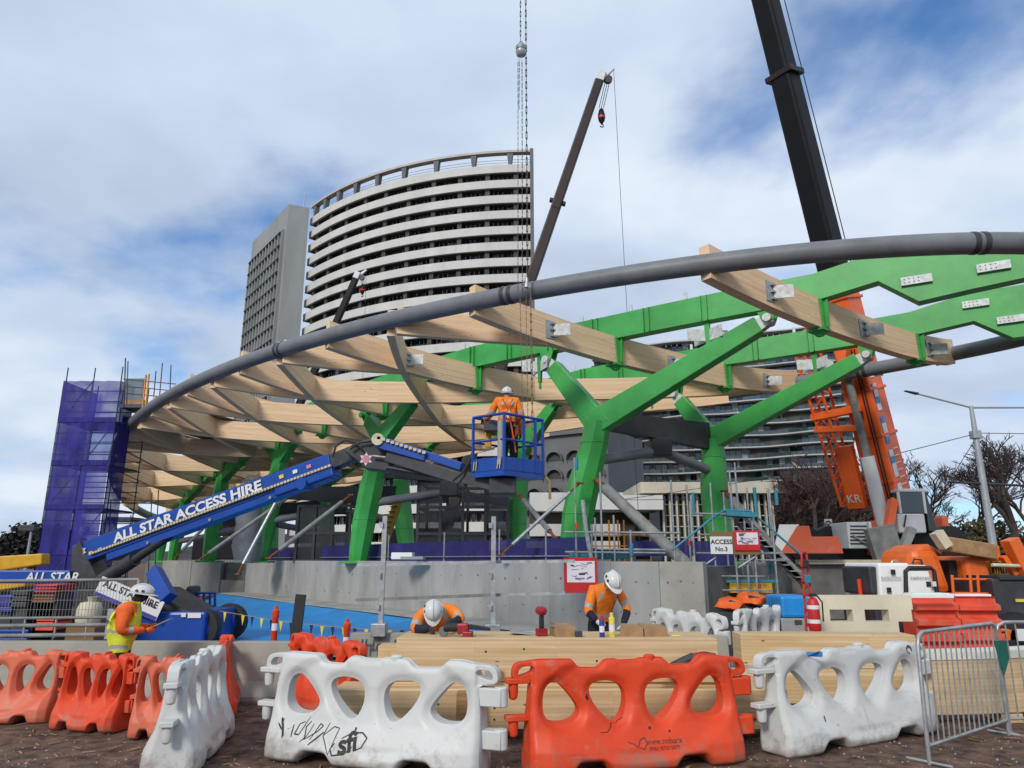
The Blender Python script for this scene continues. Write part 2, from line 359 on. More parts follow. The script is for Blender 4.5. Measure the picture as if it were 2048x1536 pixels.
material('helmet', (.56, .57, .58), .3, var=.03, scale=4)
material('glove_white', (.58, .57, .52), .8, var=.15, scale=14)
material('glove_dark', (.060, .035, .028), .8, var=.3, scale=14)
material('tool_red', (.30, .012, .018), .4, var=.2, scale=9)
material('can_blue', (.03, .04, .26), .35, var=.1)
material('can_yellow', (.72, .58, .10), .5, var=.2, scale=25)
material('sticker_blue', (.04, .25, .55), .5, var=.1)
material('sticker_pink', (.62, .20, .30), .5, var=.1)
material('sticker_lime', (.55, .70, .05), .5, var=.1)
material('clay_grey', (.30, .31, .31), .7, var=.1)
mesh_cloth('purple_mesh', (.026, .020, .25), .96)
mesh_cloth('navy_mesh', (.022, .020, .16), .93)
mesh_cloth('grey_mesh', (.16, .20, .22), .75)
mesh_cloth('clear_plastic', (.32, .35, .38), .42)
mesh_cloth('purple_thin', (.030, .024, .27), .80)
mesh_cloth('pane_smoke', (.020, .024, .028), .72)
MT['pane_smoke'].node_tree.nodes['Principled BSDF'].inputs['Roughness'].default_value = .08
# ================================================================== GROUND
g = MB()
nx, ny = 170, 110
def gz(x, y): return .034 * mnoise.noise((x * .7, y * .9, 0)) + .018 * mnoise.noise((x * 2.3, y * 2.6, 3)) + .012 * mnoise.noise((x * 6.5, y * 6.5, 7))
idx = {}
for j in range(ny + 1):
    for i in range(nx + 1):
        x, y = -12 + 24 * i / nx, 3 + 14 * j / ny
        k = min(1, i / 4, (nx - i) / 4, j / 4, (ny - j) / 4)
        idx[i, j] = g.pts([(x, y, gz(x, y) * k)])
for j in range(ny):
    for i in range(nx): g.face((idx[i, j], idx[i+1, j], idx[i+1, j+1], idx[i, j+1]))
for (x0, y0, x1, y1) in ((-1500, -300, -12, 1800), (12, -300, 1500, 1800), (-12, -300, 12, 3), (-12, 17, 12, 1800)):
    g.poly([(x0, y0, 0), (x1, y0, 0), (x1, y1, 0), (x0, y1, 0)])
struct('ground', g, 'gravel', smooth=60)
st = MB()                                               # loose stone chips on the brown dirt
for i in range(2600):
    x, y = random.uniform(-8, 8), random.uniform(5.4, 13) if i % 3 else random.uniform(6.5, 9)
    r = random.choice((.006, .008, .011, .016, .022)) * random.uniform(.7, 1.2)
    z = gz(x, y) + r * .2; a = random.random() * 6.28
    ps = [(x + r*math.cos(a + q*1.57)*random.uniform(.7, 1.3), y + r*math.sin(a + q*1.57)*random.uniform(.7, 1.3), z - r*.5) for q in range(4)]
    n = st.pts(ps + [(x + r*.2, y, z + r*.6)])
    for q in range(4): st.face((n+q, n+(q+1) % 4, n+4))
tag(st.build('stone_chips', 'stone_chip'), 'pale stone chips scattered over the brown dirt', 'gravel', kind='stuff')

# ================================================================== CANOPY
CX, CY, ANG, CL, CW, CQ = -6.0522, 32.6711, .7425, 27.0618, 8.296, 2.4455
CE = V((-math.cos(ANG), math.sin(ANG), 0)); CN = V((math.sin(ANG), math.cos(ANG), 0))
SKEW, SKQ = -.20, 3.2309
def czr(u): return 8.9731 - 2.1242 * max(0, u + .3053) ** 2.658 - .157 * max(0, -u - .3) ** 2
def cw(u): return CW * max(0, 1 - min(1, abs(u)) ** CQ) ** (1 / CQ)
def sstep(a, b, x): x = max(0, min(1, (x - a) / (b - a))); return x * x * (3 - 2 * x)
def cst(s, t, dz=0):
    p = V((CX, CY, 0)) + CE * s + CN * t
    p.z = czr(s / CL) + dz - .5 * sstep(-11, 3, s) * (1 - sstep(8, 26, s)) * sstep(-8, 8, t); return p
RIBS = [-20.13, -14.42, -8.92, -3.92, .38, 4.6, 8.8, 12.9, 16.9, 20.8, 24.3]        # where each transverse rib crosses the long axis
SAG = [.35, .53, .57, .82, .98, 1.0, .95, .85, .7, .5, .3]                             # how far each rib dishes below the edge tube
def lut(tab, ph):
    i = max(0, min(len(tab) - 2, math.floor(ph))); return tab[i] + (tab[i+1] - tab[i]) * (ph - i)
def cp(ph, v, dz=0):
    s0 = lut(RIBS, ph); t = 0
    for _ in range(8):
        s = max(-CL, min(CL, s0 + SKEW * t)); u = s / CL; t = SKQ * u * u + cw(u) * v
    return cst(s, t, dz - max(.1, lut(SAG, ph)) * (1 - abs(v) ** 2.6 if abs(v) < 1 else 0))
def seg(a, b, n): return [a + (b - a) * i / n for i in range(n + 1)]

can = empty('station_canopy', (2, 23, 1.9), 'sweeping timber lattice station canopy on green forked columns, unfinished at one end', 'canopy')
# edge tube
ring = []
for i in range(200):
    a = 2 * math.pi * i / 200; c, s_ = math.cos(a), math.sin(a)
    S = CL * math.copysign(abs(c) ** (2 / CQ), c); T = CW * math.copysign(abs(s_) ** (2 / CQ), s_) + SKQ * (S / CL) ** 2
    ring.append(cst(S, T, .02))
rt = MB().tube(ring, .25, 16, closed=True).build('edge_tube', 'grey_tube', can, smooth=50)
def ring_near(px, py_):
    return min(range(200), key=lambda i: ((lambda d: abs(d.x / d.y - ray(px, py_).x / ray(px, py_).y) + abs(d.z / d.y - ray(px, py_).z / ray(px, py_).y))(ring[i] - V((0, 0, EYE)))))
for px_, py_ in ((990, 590), (1938, 487), (572, 688), (1722, 745)):
    i = ring_near(px_, py_); p = ring[i]; t = (ring[(i+1) % 200] - ring[i-1]).normalized()
    for k in (-.11, .11):
        MB().tube([p + t*(k - .06), p + t*(k + .06)], .262, 16).build('coupling', 'charcoal', rt, smooth=50)
for px_ in (1750, 1880):                                     # little lug plates under the tube
    i = ring_near(px_, 740 if px_ == 1750 else 720); p = ring[i]; t = (ring[(i+1) % 200] - ring[i-1]).normalized()
    MB().bar(p - V((0, 0, .22)) - t * .15, p - V((0, 0, .22)) + t * .15, .02, .2).build('lug', 'galv', rt)
RH, RW = .82, .24
def rib_path(phf, v0, v1, n, dz): return [cp(phf(v), v, dz) for v in seg(v0, v1, n)]
for k in range(0, 10):
    MB().sweep(rib_path(lambda v: k, -.995, 1.0, 24, .09), RW + .06, RH + .06, u0=k * 1.7).build('transverse_rib', 'glulam', can)
for k in range(0, 16):                                      # diagonals: one family leans one way, the other mirrors it; the end bays are not yet filled
    a = k + .5
    if 1.5 <= a < 9.6:
        vmax = min(.985, (9.7 - a) / 1.5 - 1)
        if vmax > -.9: MB().sweep(rib_path(lambda v: a + 1.5 * (v + 1), -.985, vmax, 26, .0), RW, RH, u0=k * 2.3).build('diagonal_rib', 'glulam', can)
    if a >= 1.5:
        vend = -.667 if a < 3 else (.667 if a < 4 else .985)
        v0 = max(-.985, (a - 9.7) / 1.5 - 1)
        if v0 < .9: MB().sweep(rib_path(lambda v: a - 1.5 * (v + 1), v0, vend, 26, .0), RW, RH, u0=k * 3.1).build('diagonal_rib', 'glulam', can)
for phs in ((4.85, 5.35), (5.4, 5.9), (5.95, 6.2)):   # the first roof sheets laid over two bays
    rp = MB()
    for v0, v1 in zip(seg(-.97, .35, 10), seg(-.97, .35, 10)[1:]):
        q = [cp(phs[0], v0, .44), cp(phs[1], v0, .44), cp(phs[1], v1, .44), cp(phs[0], v1, .44)]
        rp.hexa([*q, *[p + V((0, 0, .04)) for p in q]])
    rp.build('roof_sheet', 'plywood', can)

# girders
G1V, G2V, GDZ = (lambda ph: -.315), (lambda ph: lut([.56, .39, .335, .33, .33, .33, .33, .33, .33, .33, .33], ph)), .84
def gpath(v, tail):
    p = [cp(ph, v(ph), GDZ) for ph in seg(8.6, 0, 34)]; return p + [V(q) for q in tail]
g1 = gpath(G1V, [(10.0, 18.15, 9.72), (10.77, 17.73, 9.68), (11.84, 17.14, 9.62), (12.9, 16.55, 9.58), (15.5, 15.1, 9.5)])
g2 = gpath(G2V, [(14.67, 21.43, 9.86), (15.49, 20.98, 9.86), (16.3, 20.5, 9.87), (18.5, 19.3, 9.87)])
def girder(path, nt_, deep):
    b = MB(); hs = [.80] * (len(path) - nt_); hs += deep
    path = [p - V((0, 0, (h - .8) / 2)) for p, h in zip(path, hs)]
    b.sweep(path, .42, hs); return b
G1 = girder(g1, 5, [.80, 1.50, 1.32, 1.19, 1.0]).build('girder', 'green_steel', can)
G2 = girder(g2, 4, [.95, 1.65, 1.65, 1.6]).build('girder', 'green_steel', can)
def local(path_v, ph):
    a, b = cp(ph - .03, path_v(ph)), cp(ph + .03, path_v(ph)); t = (b - a); t.z = 0; t.normalize(); return cp(ph, path_v(ph)), t, V((t.y, -t.x, 0))
for gv, G in ((G1V, G1), (G2V, G2)):
    for k in range(0, 8):
        p, t, s_ = local(gv, k); tr = (cp(k, gv(k) + .05) - cp(k, gv(k) - .05)); tr.z = 0; tr.normalize(); nr = V((tr.y, -tr.x, 0))   # hanger straps round the timber rib
        h = MB()
        for sg in (-1, 1):
            o = p + nr * sg * .20 + V((0, 0, .06))
            h.taper(o + V((0, 0, .42)), o + V((0, 0, -.47)), .05, .34, .05, .20, up=tr)
            h.bar(o + nr * sg * .08 + V((0, 0, .40)), o + nr * sg * .05 + V((0, 0, -.40)), .12, .03, up=tr)
        h.box(p + V((0, 0, -.40)), (.46, .46, .06), M.Rotation(math.atan2(tr.y, tr.x), 3, 'Z'))
        h.taper(p + V((0, 0, -.43)), p + V((0, 0, -.56)), .3, .3, .14, .14, up=tr)
        h.build('hanger', 'green_steel', G)
    for ph in (.5, 1.5):                                    # hangers still waiting for their diagonals, four pale plates each
        p, t, s_ = local(gv, ph); h = MB()
        h.taper(p + V((0, 0, .45)), p + V((0, 0, -.55)), .16, .16, .10, .10, up=t); h.tube([p + V((0, 0, -.5)), p + V((0, 0, -.78))], .045, 8)
        hh = h.build('hanger', 'green_steel', G)
        for a in (35, -35, 145, 215):
            d = (t * math.cos(R(a)) + s_ * math.sin(R(a))); q = MB()
            q.bar(p + d * .08 + V((0, 0, .02)), p + d * .62 + V((0, 0, .02)), .03, .36)
            q.build('splice_plate', 'bracket_pale', hh)
    for ph in seg(.2, 2.0, 6):                              # stiffener fins and lifting stubs on the girder
        p, t, s_ = local(gv, ph); p = p + V((0, 0, GDZ)); q = MB()
        for d in (-.09, .09): q.box(p + t * d - s_ * .24, (.05, .012, .05)); q.bar(p + t*d - s_*.25 + V((0, 0, -.38)), p + t*d - s_*.25 + V((0, 0, .38)), .10, .025, up=t)
        q.build('stiffener', 'green_steel', G)
        MB().tube([p + t * .6 + V((0, 0, .38)), p + t * .6 + V((0, 0, .66))], .055, 10).build('lifting_stub', 'bracket_pale', G, smooth=40)
    for px_, yy in (((1833, 566), 0), ((1985, 540), 0)) if gv == G1V else (((2020, 643), 0), ((1950, 612), 0)):
        pa, pb = (g1 if gv == G1V else g2)[-4], (g1 if gv == G1V else g2)[-2]
        d = (pb - pa); d.z = 0; d.normalize(); p = pplane(px_[0], px_[1], pa, d); nn = V((d.y, -d.x, 0)); nn = nn if nn.y < 0 else -nn; p = p + nn * .26
        sp_ = MB().bar(p - d * .36, p + d * .36, .07, .22).build('splice_plate', 'bracket_pale', G)
        bq = MB()
        for i in range(4):
            for dz in (-.05, .05): c_ = p + d * (-.28 + i * .11) + nn * .036 + V((0, 0, dz)); bq.tube([c_, c_ + nn * .006], .016, 6)
        tag(bq.build('bolt_holes', 'ink', sp_) if False else bq.build('bolt_row', 'ink', G), kind='stuff')
def bracket(k, v, sg):                                      # galvanised shoe on the side of a rib, waiting for a diagonal
    p = cp(k, v, .06); tr = cp(k, v + .04) - cp(k, v - .04); tr.z = 0; tr.normalize(); nr = V((tr.y, -tr.x, 0)) * sg
    b = MB(); b.bar(p + nr*.16 - V((0, 0, .28)), p + nr*.16 + V((0, 0, .28)), .03, .34, up=tr)
    for d in (-.12, 0, .12): b.bar(p + nr*.17 + V((0, 0, d * 1.6)), p + nr*.17 + tr*.22 + V((0, 0, d * 1.6)), .14, .05)
    o = b.build('shoe', 'galv', can)
    d = (nr * .75 + tr * .66).normalized()
    MB().bar(p + nr * .18 + tr * .12, p + nr * .18 + tr * .12 + d * .5, .03, .36).build('fin_plate', 'bracket_pale', o)
for k, v in ((0, -.667), (0, 0), (0, .667), (1, -.667), (1, 0), (1, .70), (2, -.667)): bracket(k, v, 1)

# forked columns and the dark tie beams between them
BASEZ = 1.86
def ycol(gv, phc, base_px, crotch_px, arms, rr=1.0, low=.70):
    p0, t, s_ = local(gv, phc)
    b = pplane(base_px, 1112, p0, t); b.z = BASEZ
    c = pplane(crotch_px[0], crotch_px[1], p0, t)
    o = MB(); zs = [0, .12, .35, .62, .85, 1.0]; rs = [.46, .54, .62, .62, .55, .50]; bow = [0, -.02, -.05, -.04, 0, 0]
    path = [b + (c - b) * z + t * (-bw * 2) for z, bw in zip(zs, bow)]
    rings = []
    for p, r in zip(path, rs):
        r *= rr; rings.append(o.pts([p + t * math.cos(a) * r * .92 + s_ * math.sin(a) * r for a in [R(q) for q in (-68, -22, 22, 68, 112, 158, 202, 248)]]))
    for A, B in zip(rings, rings[1:]):
        for j in range(8): o.face((A + j, A + (j+1) % 8, B + (j+1) % 8, B + j))
    o.face([rings[0] + j for j in range(8)]); o.face([rings[-1] + j for j in range(8)])
    col = o.build('forked_column', 'green_steel', can, smooth=35)
    for kz in (2, 4):                                       # weld seams
        A_ = rings[kz]; q = [V(o.v[A_ + j]) for j in range(8)]; cc = sum(q, V()) / 8
        MB().tube([cc + (p - cc) * 1.004 for p in q], .016, 5, closed=True).build('weld_seam', 'green_steel', col)
    MB().box(b + V((0, 0, .04)), (1.5 * rr, 1.5 * rr, .08)).build('base_plate', 'green_steel', col)
    for ph in arms:
        e = pplane(ph[0], ph[1], p0, t) if isinstance(ph, tuple) else cp(ph, gv(ph), GDZ - low); m = MB(); d = (e - c).normalized()
        m.taper(c - d * .30, e - d * .30, .62 * rr, .92 * rr, .50 * rr, .58 * rr, up=s_.cross(d))
        m.build('arm', 'green_steel', col, bevel=.03)
        if isinstance(ph, tuple) and cp(phc, gv(phc)).z + GDZ - .40 - e.z > .15:         # saddle plates from the pin up to the girder
            sd_ = MB()
            for sg in (-1, 1): sd_.taper(e + s_ * sg * .15 - V((0, 0, .05)), V((e.x, e.y, 0)) + s_ * sg * .15 + V((0, 0, cp(phc, gv(phc)).z + GDZ - .38)), .30, .05, .55, .05, up=s_)
            sd_.build('saddle', 'green_steel', col)
        pin = MB()
        for sg in (-1, 1): pin.taper(e - d * .45 + s_ * sg * .12, e + d * .12 + s_ * sg * .12, .04, .42, .04, .26, up=s_.cross(d))
        pin.tube([e - s_ * .32, e + s_ * .32], .12, 12); pin.build('pin', 'bracket_pale' if low < .6 else 'green_steel', col)
    return b, c
r1 = [ycol(G1V, .95, 1143, (1196, 845), ((1098, 722), (1538, 640)), .88, .52), ycol(G1V, 3.0, 716, (764, 878), ((733, 832), (834, 792)), .80),
      ycol(G1V, 4.9, 520, (562, 918), (5.25, 4.45), .74), ycol(G1V, 6.1, 418, (446, 955), (6.4, 5.7), .70),
      ycol(G1V, 7.2, 346, (372, 1000), (7.4, 6.9), .62), ycol(G1V, 8.0, 318, (333, 1040), (8.2, 7.8), .55)]
r2 = [ycol(G2V, 1.0, 1446, (1424, 880), ((1352, 790), (1736, 712)), .84, .52), ycol(G2V, 2.7, 1034, (1040, 905), (3.0, 2.3), .80),
      ycol(G2V, 4.2, 818, (800, 935), (4.4, 3.8), .76), ycol(G2V, 5.5, 660, (650, 965), (5.7, 5.2), .72), ycol(G2V, 6.6, 545, (545, 1000), (6.8, 6.3), .68)]
for (b1, c1), (b2, c2), zt in zip(r1, r2, (6.35, 5.5, 5.1, 4.7, 4.4)):
    a, b = b1 + (c1 - b1) * ((zt - b1.z) / (c1.z - b1.z)), b2 + (c2 - b2) * ((zt - b2.z) / (c2.z - b2.z)); d = (b - a).normalized()
    tb = MB(); tb.taper(a + d * .3, b - d * .3, .34, .55, .34, .95); tb = tb.build('tie_beam', 'dark_steel', can)
    m = (a + b) / 2; MB().box(m - V((0, 0, .65)), (.7, .7, .6)).build('node_box', 'dark_steel', tb, bevel=.03)
    for e, bb, cc in ((a, b1, c1), (b, b2, c2)):
        q = bb + (cc - bb) * ((zt - 1.3 - bb.z) / (cc.z - bb.z))
        MB().tube([q, m - V((0, 0, .75))], .17, 12).build('knee_brace', 'grey_tube', tb, smooth=40)

# ================================================================== RETAINING WALL AND DECK
WL = [(4.28, 16.4), (3.38, 16.9), (2.4, 17.85), (1.0, 19.6), (-.5, 21.6), (-2.8, 24.6), (-5.3, 27.75), (-7.4, 30.4), (-9.4, 33.0), (-12.0, 36.6), (-14.4, 39.7)]
wall = empty('retaining_wall', (2.53, 17.9, 0), 'curved pale grey concrete retaining wall below the green columns', 'wall')
holes = MB()
for i, (a, b) in enumerate(zip(WL, WL[1:])):
    a, b = V((*a, 0)), V((*b, 0)); d = (b - a).normalized(); n = V((-d.y, d.x, 0)) * -1; n = n if n.y < 0 else -n
    q0, q1 = a + d * .006, b - d * .006
    c = -n * .32; top = V((0, 0, 1.955))
    pm = MB().hexa([q0, q1, q1 + c, q0 + c, q0 + top, q1 + top, q1 + c + top, q0 + c + top]) if d.cross(c).z > 0 else MB().hexa([q1, q0, q0 + c, q1 + c, q1 + top, q0 + top, q0 + c + top, q1 + c + top])
    wp = pm.build('wall_panel', 'concrete_warm' if i == 0 else 'concrete', wall, bevel=.012)
    h = MB()
    for f in (.2, .5, .8):
        for z in (.75, 1.5):
            p = a + (b - a) * (f + random.uniform(-.04, .04)) + n * .004 + V((0, 0, z + random.uniform(-.06, .06)))
            h.tube([p - n * .02, p + n * .004], random.choice((.016, .022, .034)), 8)
    h.build('tie_hole', 'concrete_dark', wp)
    if i > 1:
        pl = MB().bar(a + n * .66 + V((0, 0, .16)), b + n * .66 + V((0, 0, .16)), 1.30, .32); pl.build('plinth', 'concrete', wall)
        MB().bar(a + n * 1.32 + V((0, 0, .17)), b + n * 1.32 + V((0, 0, .17)), .03, .22).build('seal_strip', 'black_rubber', wall)
# lower wall in the gap and the walls beyond it
for (x0, x1, yb, lbl) in ((318, 436, 1192, 'short pale concrete wall beyond the gap, behind the blue lift'),):
    a, b = pz(x0, yb, 0), pz(x1, yb + 6, 0); b.y = a.y - .6; b = py(x1, 1200, b.y); b.z = 0
    w2 = empty('end_wall', a, lbl, 'wall')
    m = (a + b) / 2
    for s0, s1 in ((a, m - (b - a).normalized() * .01), (m + (b - a).normalized() * .01, b)): MB().bar(s0 + V((0, .2, .98)), s1 + V((0, .2, .98)), .32, 1.95).build('wall_panel', 'concrete', w2, bevel=.015)
    low = MB().bar(b + V((.05, .25, .45)), V((-14.4, 40, .45)), .3, .9); low.build('low_sill', 'concrete_warm', w2)
dk = MB(); poly = [(9.5, 25), (4.3, 17.0)] + [(x + .25, y + .3) for x, y in WL[1:]] + [(-24, 48), (-30, 60), (40, 60), (40, 25)]
dk.prism(poly, M.Translation((0, 0, .95)), 1.78); struct('deck', dk, 'deck')
# blue membrane on the ground in front of the wall
tp = MB(); rows = []
edge = [(5.0, 15.7), (2.4, 16.95), (.6, 18.9), (-.9, 20.9), (-3.2, 23.9), (-5.7, 27.1), (-9.8, 32.4), (-14.8, 39.0)]
front = [(4.8, 15.3), (1.6, 15.4), (-.6, 15.4), (-3.2, 15.5), (-6.0, 15.6), (-8.0, 17.5), (-10, 21), (-15.6, 31)]
for k in range(15):
    f = k / 14; row = []
    for j in range(len(edge) * 4 - 3):
        i, fr = divmod(j / 4, 1); i = int(i); i2 = min(i + 1, len(edge) - 1)
        a = V(front[i]).lerp(V(front[i2]), fr); b = V(edge[i]).lerp(V(edge[i2]), fr) + V((-.45, -.50)); p = a.lerp(b, f)
        row.append(tp.pts([(p.x, p.y, .03 + .05 * abs(math.sin(3.1 * p.x + 1.7 * p.y)) * random.uniform(.3, 1) + .22 * max(0, f - .86) / .14)]))
    rows.append(row)
for r0, r1_ in zip(rows, rows[1:]):
    for j in range(len(r0) - 1): tp.face((r0[j], r0[j+1], r1_[j+1], r1_[j]))
tag(tp.build('tarpaulin', 'tarp_blue', smooth=60), 'bright blue plastic membrane spread on the ground below the concrete wall', 'tarpaulin')

# ================================================================== HOTEL TOWER (curved, white bands)
HD = 130; zt = py(1060, 328, HD).z
raw = [pz(x, y, zt) for x, y in ((620.6, 437.7), (696.8, 393.8), (773, 366), (831.6, 351.3), (937, 336.6), (1060, 327.8))]
# one smooth arc through the first, middle and last of these points
A, B, C = raw[0], raw[3], raw[5]
def circ(a, b, c):
    d = 2 * (a.x*(b.y-c.y) + b.x*(c.y-a.y) + c.x*(a.y-b.y)); q = lambda p: p.x**2 + p.y**2
    return V(((q(a)*(b.y-c.y) + q(b)*(c.y-a.y) + q(c)*(a.y-b.y)) / d, (q(a)*(c.x-b.x) + q(b)*(a.x-c.x) + q(c)*(b.x-a.x)) / d, 0))
O = circ(A, B, C); RAD = (V((A.x, A.y, 0)) - O).length
a0, a1 = math.atan2(A.y - O.y, A.x - O.x), math.atan2(C.y - O.y, C.x - O.x)
if a1 < a0 - math.pi: a1 += 2 * math.pi
if a1 > a0 + math.pi: a1 -= 2 * math.pi
def arc(f, z, off=0): a = a0 + (a1 - a0) * f; return V((O.x + (RAD - off) * math.cos(a), O.y + (RAD - off) * math.sin(a), z)) if (V((0,0,0)) - O).length > RAD else V((O.x + (RAD + off) * math.cos(a), O.y + (RAD + off) * math.sin(a), z))
hotel = empty('curved_tower', arc(.5, 0), 'tall curved tower with stacked white balcony bands and an open crown', 'building')
FL, BH = 3.42, 1.72; nfl = int(zt // FL)
for k in range(nfl + 1):
    z = zt - k * FL
    band = MB(); fs = seg(0, 1, 40)
    for f0, f1 in zip(fs, fs[1:]):
        q = [arc(f0, z - BH, 0), arc(f1, z - BH, 0), arc(f1, z - BH, .5), arc(f0, z - BH, .5)]
        band.hexa([*q, *[p + V((0, 0, BH)) for p in q]])
    band.build('balcony_band', 'tower_white', hotel)
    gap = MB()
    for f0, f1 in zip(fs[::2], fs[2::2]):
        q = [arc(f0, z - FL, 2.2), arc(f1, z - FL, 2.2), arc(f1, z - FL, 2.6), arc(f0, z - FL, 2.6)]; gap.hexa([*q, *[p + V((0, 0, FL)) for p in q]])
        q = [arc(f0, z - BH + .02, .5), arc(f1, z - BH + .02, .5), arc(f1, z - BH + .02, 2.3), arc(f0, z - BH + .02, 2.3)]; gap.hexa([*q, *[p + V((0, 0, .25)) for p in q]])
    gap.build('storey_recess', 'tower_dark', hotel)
    win = MB(); mul = MB(); random.seed(k)
    for i in range(60):
        f = (i + .1) / 60
        if random.random() < .62 and k != 0:
            q = [arc(f, z - FL + .2, 2.12), arc(f + .8/60, z - FL + .2, 2.12), arc(f + .8/60, z - BH - .1, 2.12), arc(f, z - BH - .1, 2.12)]
            win.mat(0 if random.random() < .75 else 1).poly(q)
        if random.random() < .8: mul.bar(arc(f, z - FL, 2.0), arc(f, z - BH, 2.0), .12, .12)
    tag(win.build('window_row', ['glass_dark', 'curtain'], hotel), kind='stuff')
    tag(mul.build('mullion_row', 'slab_white', hotel), kind='stuff')
    for i in range(10):
        f = (i + .5) / 10; MB().bar(arc(f, z - FL, 1.2), arc(f, z - BH, 1.2), .9, 1.2, up=arc(f, 0, 0) - O).build('pier', 'tower_dark', hotel)
random.seed(3)
cop = MB()
for f0, f1 in zip(seg(0, 1, 40), seg(0, 1, 40)[1:]):
    q = [arc(f0, zt + 2.75, -.1), arc(f1, zt + 2.75, -.1), arc(f1, zt + 2.75, 1.2), arc(f0, zt + 2.75, 1.2)]; cop.hexa([*q, *[p + V((0, 0, .5)) for p in q]])
cop.build('crown_beam', 'coping_pink', hotel)
for f in (.03, .11, .2, .3, .41, .53, .66, .8, .93):
    MB().taper(arc(f, zt - .3, .6), arc(f, zt + 2.8, .6), .6, 1.0, 1.3, 1.0, up=arc(f, 0, 0) - O).build('crown_post', 'facade_grey', hotel)
rl = MB()
for z in (1.0, 1.6):
    rl.tube([arc(f, zt + z, 1.0) for f in seg(0, 1, 30)], .05, 4)
rl.build('crown_rail', 'galv', hotel)
for x_, y_ in ((799, 486), (887, 471)):
    f_ = min(seg(0, 1, 200), key=lambda f: abs(arc(f, 0, 1.8).x / arc(f, 0, 1.8).y - ray(x_, y_).x / ray(x_, y_).y)); p_ = arc(f_, 0, 1.8); MB().box((p_.x, p_.y, py(x_, y_, p_.y).z), (2.6, .2, 1.3)).build('lime_screen', 'lime_dull', hotel)
e = arc(1, 0, 0); MB().hexa([arc(1.0, 0, -.4), arc(1.012, 0, -.4), arc(1.012, 0, 9), arc(1.0, 0, 9), arc(1.0, zt + 3.35, -.4), arc(1.012, zt + 3.35, -.4), arc(1.012, zt + 3.35, 9), arc(1.0, zt + 3.35, 9)]).build('end_wall', 'facade_grey', hotel)
MB().box(arc(.35, zt + 1.2, 16), (7, 5, 2.6)).build('plant_room', 'facade_grey', hotel)
bk = MB(); q = [arc(0, 0, 2.7), arc(.5, 0, 2.7), arc(1, 0, 2.7), arc(1, 0, 12), arc(0, 0, 12)]
bk.prism([(p.x, p.y) for p in q], M.Translation((0, 0, (zt - 2) / 2)), zt - 2); bk.build('core', 'tower_dark', hotel)

# ================================================================== GREY WAFFLE TOWER
c0 = py(578, 408, 150); zz = c0.z; l0 = pz(505, 485, zz); r0 = pz(619, 416, zz)
gt = empty('grey_tower', (c0.x, c0.y, 0), 'plain grey concrete tower with a waffle grid of windows, left of the curved tower', 'building')
bk4 = l0 + (r0 - c0); gb = MB(); gb.prism([(c0.x, c0.y), (r0.x, r0.y), (bk4.x, bk4.y), (l0.x, l0.y)], M.Translation((0, 0, zz / 2)), zz); gb.build('wall', 'tower_grey', gt)
dl = (l0 - c0); dl.z = 0; Lw = dl.length; dl.normalize(); nl = V((dl.y, -dl.x, 0)); nl = nl if nl.y < 0 else -nl
ncol = 11; cwid = (Lw - 2.6) / ncol
wm = MB(); wm.mat(0).box((0, 0, 0), (cwid * .62, .08, 1.9))
wm.mat(1).hexa([V((-cwid*.44, .05, .95)), V((cwid*.44, .05, .95)), V((cwid*.44, .95, .95)), V((-cwid*.44, .95, .95)), V((-cwid*.44, .05, 1.35)), V((cwid*.44, .05, 1.35)), V((cwid*.44, .55, 1.35)), V((-cwid*.44, .55, 1.35))])
wme = wm.mesh('window', ['glass_dark', 'tower_grey'])
rb = MB()
for i in range(ncol + 1): p = c0 + dl * (1.6 + cwid * i); rb.bar(V((p.x, p.y, 0)) + nl * .35, V((p.x, p.y, zz - 6)) + nl * .35, .7, cwid * .22, up=dl)
rb.build('facade_fins', 'tower_grey', gt)
nrow = 24; rh = 3.25
for j in range(nrow):
    for i in range(ncol):
        p = c0 + dl * (1.6 + cwid * (i + .5)) + nl * .05; p.z = zz - 7.5 - j * rh
        if p.z < 3: continue
        o = link('window', wme, gt); xx = dl; m = M((xx, nl, V((0, 0, 1)))).transposed().to_4x4(); m.translation = p; o.matrix_basis = m
MB().tube([r0 + V((-2, 2, 0)), r0 + V((-2, 2, 5))], .12, 5).build('mast', 'galv', gt)

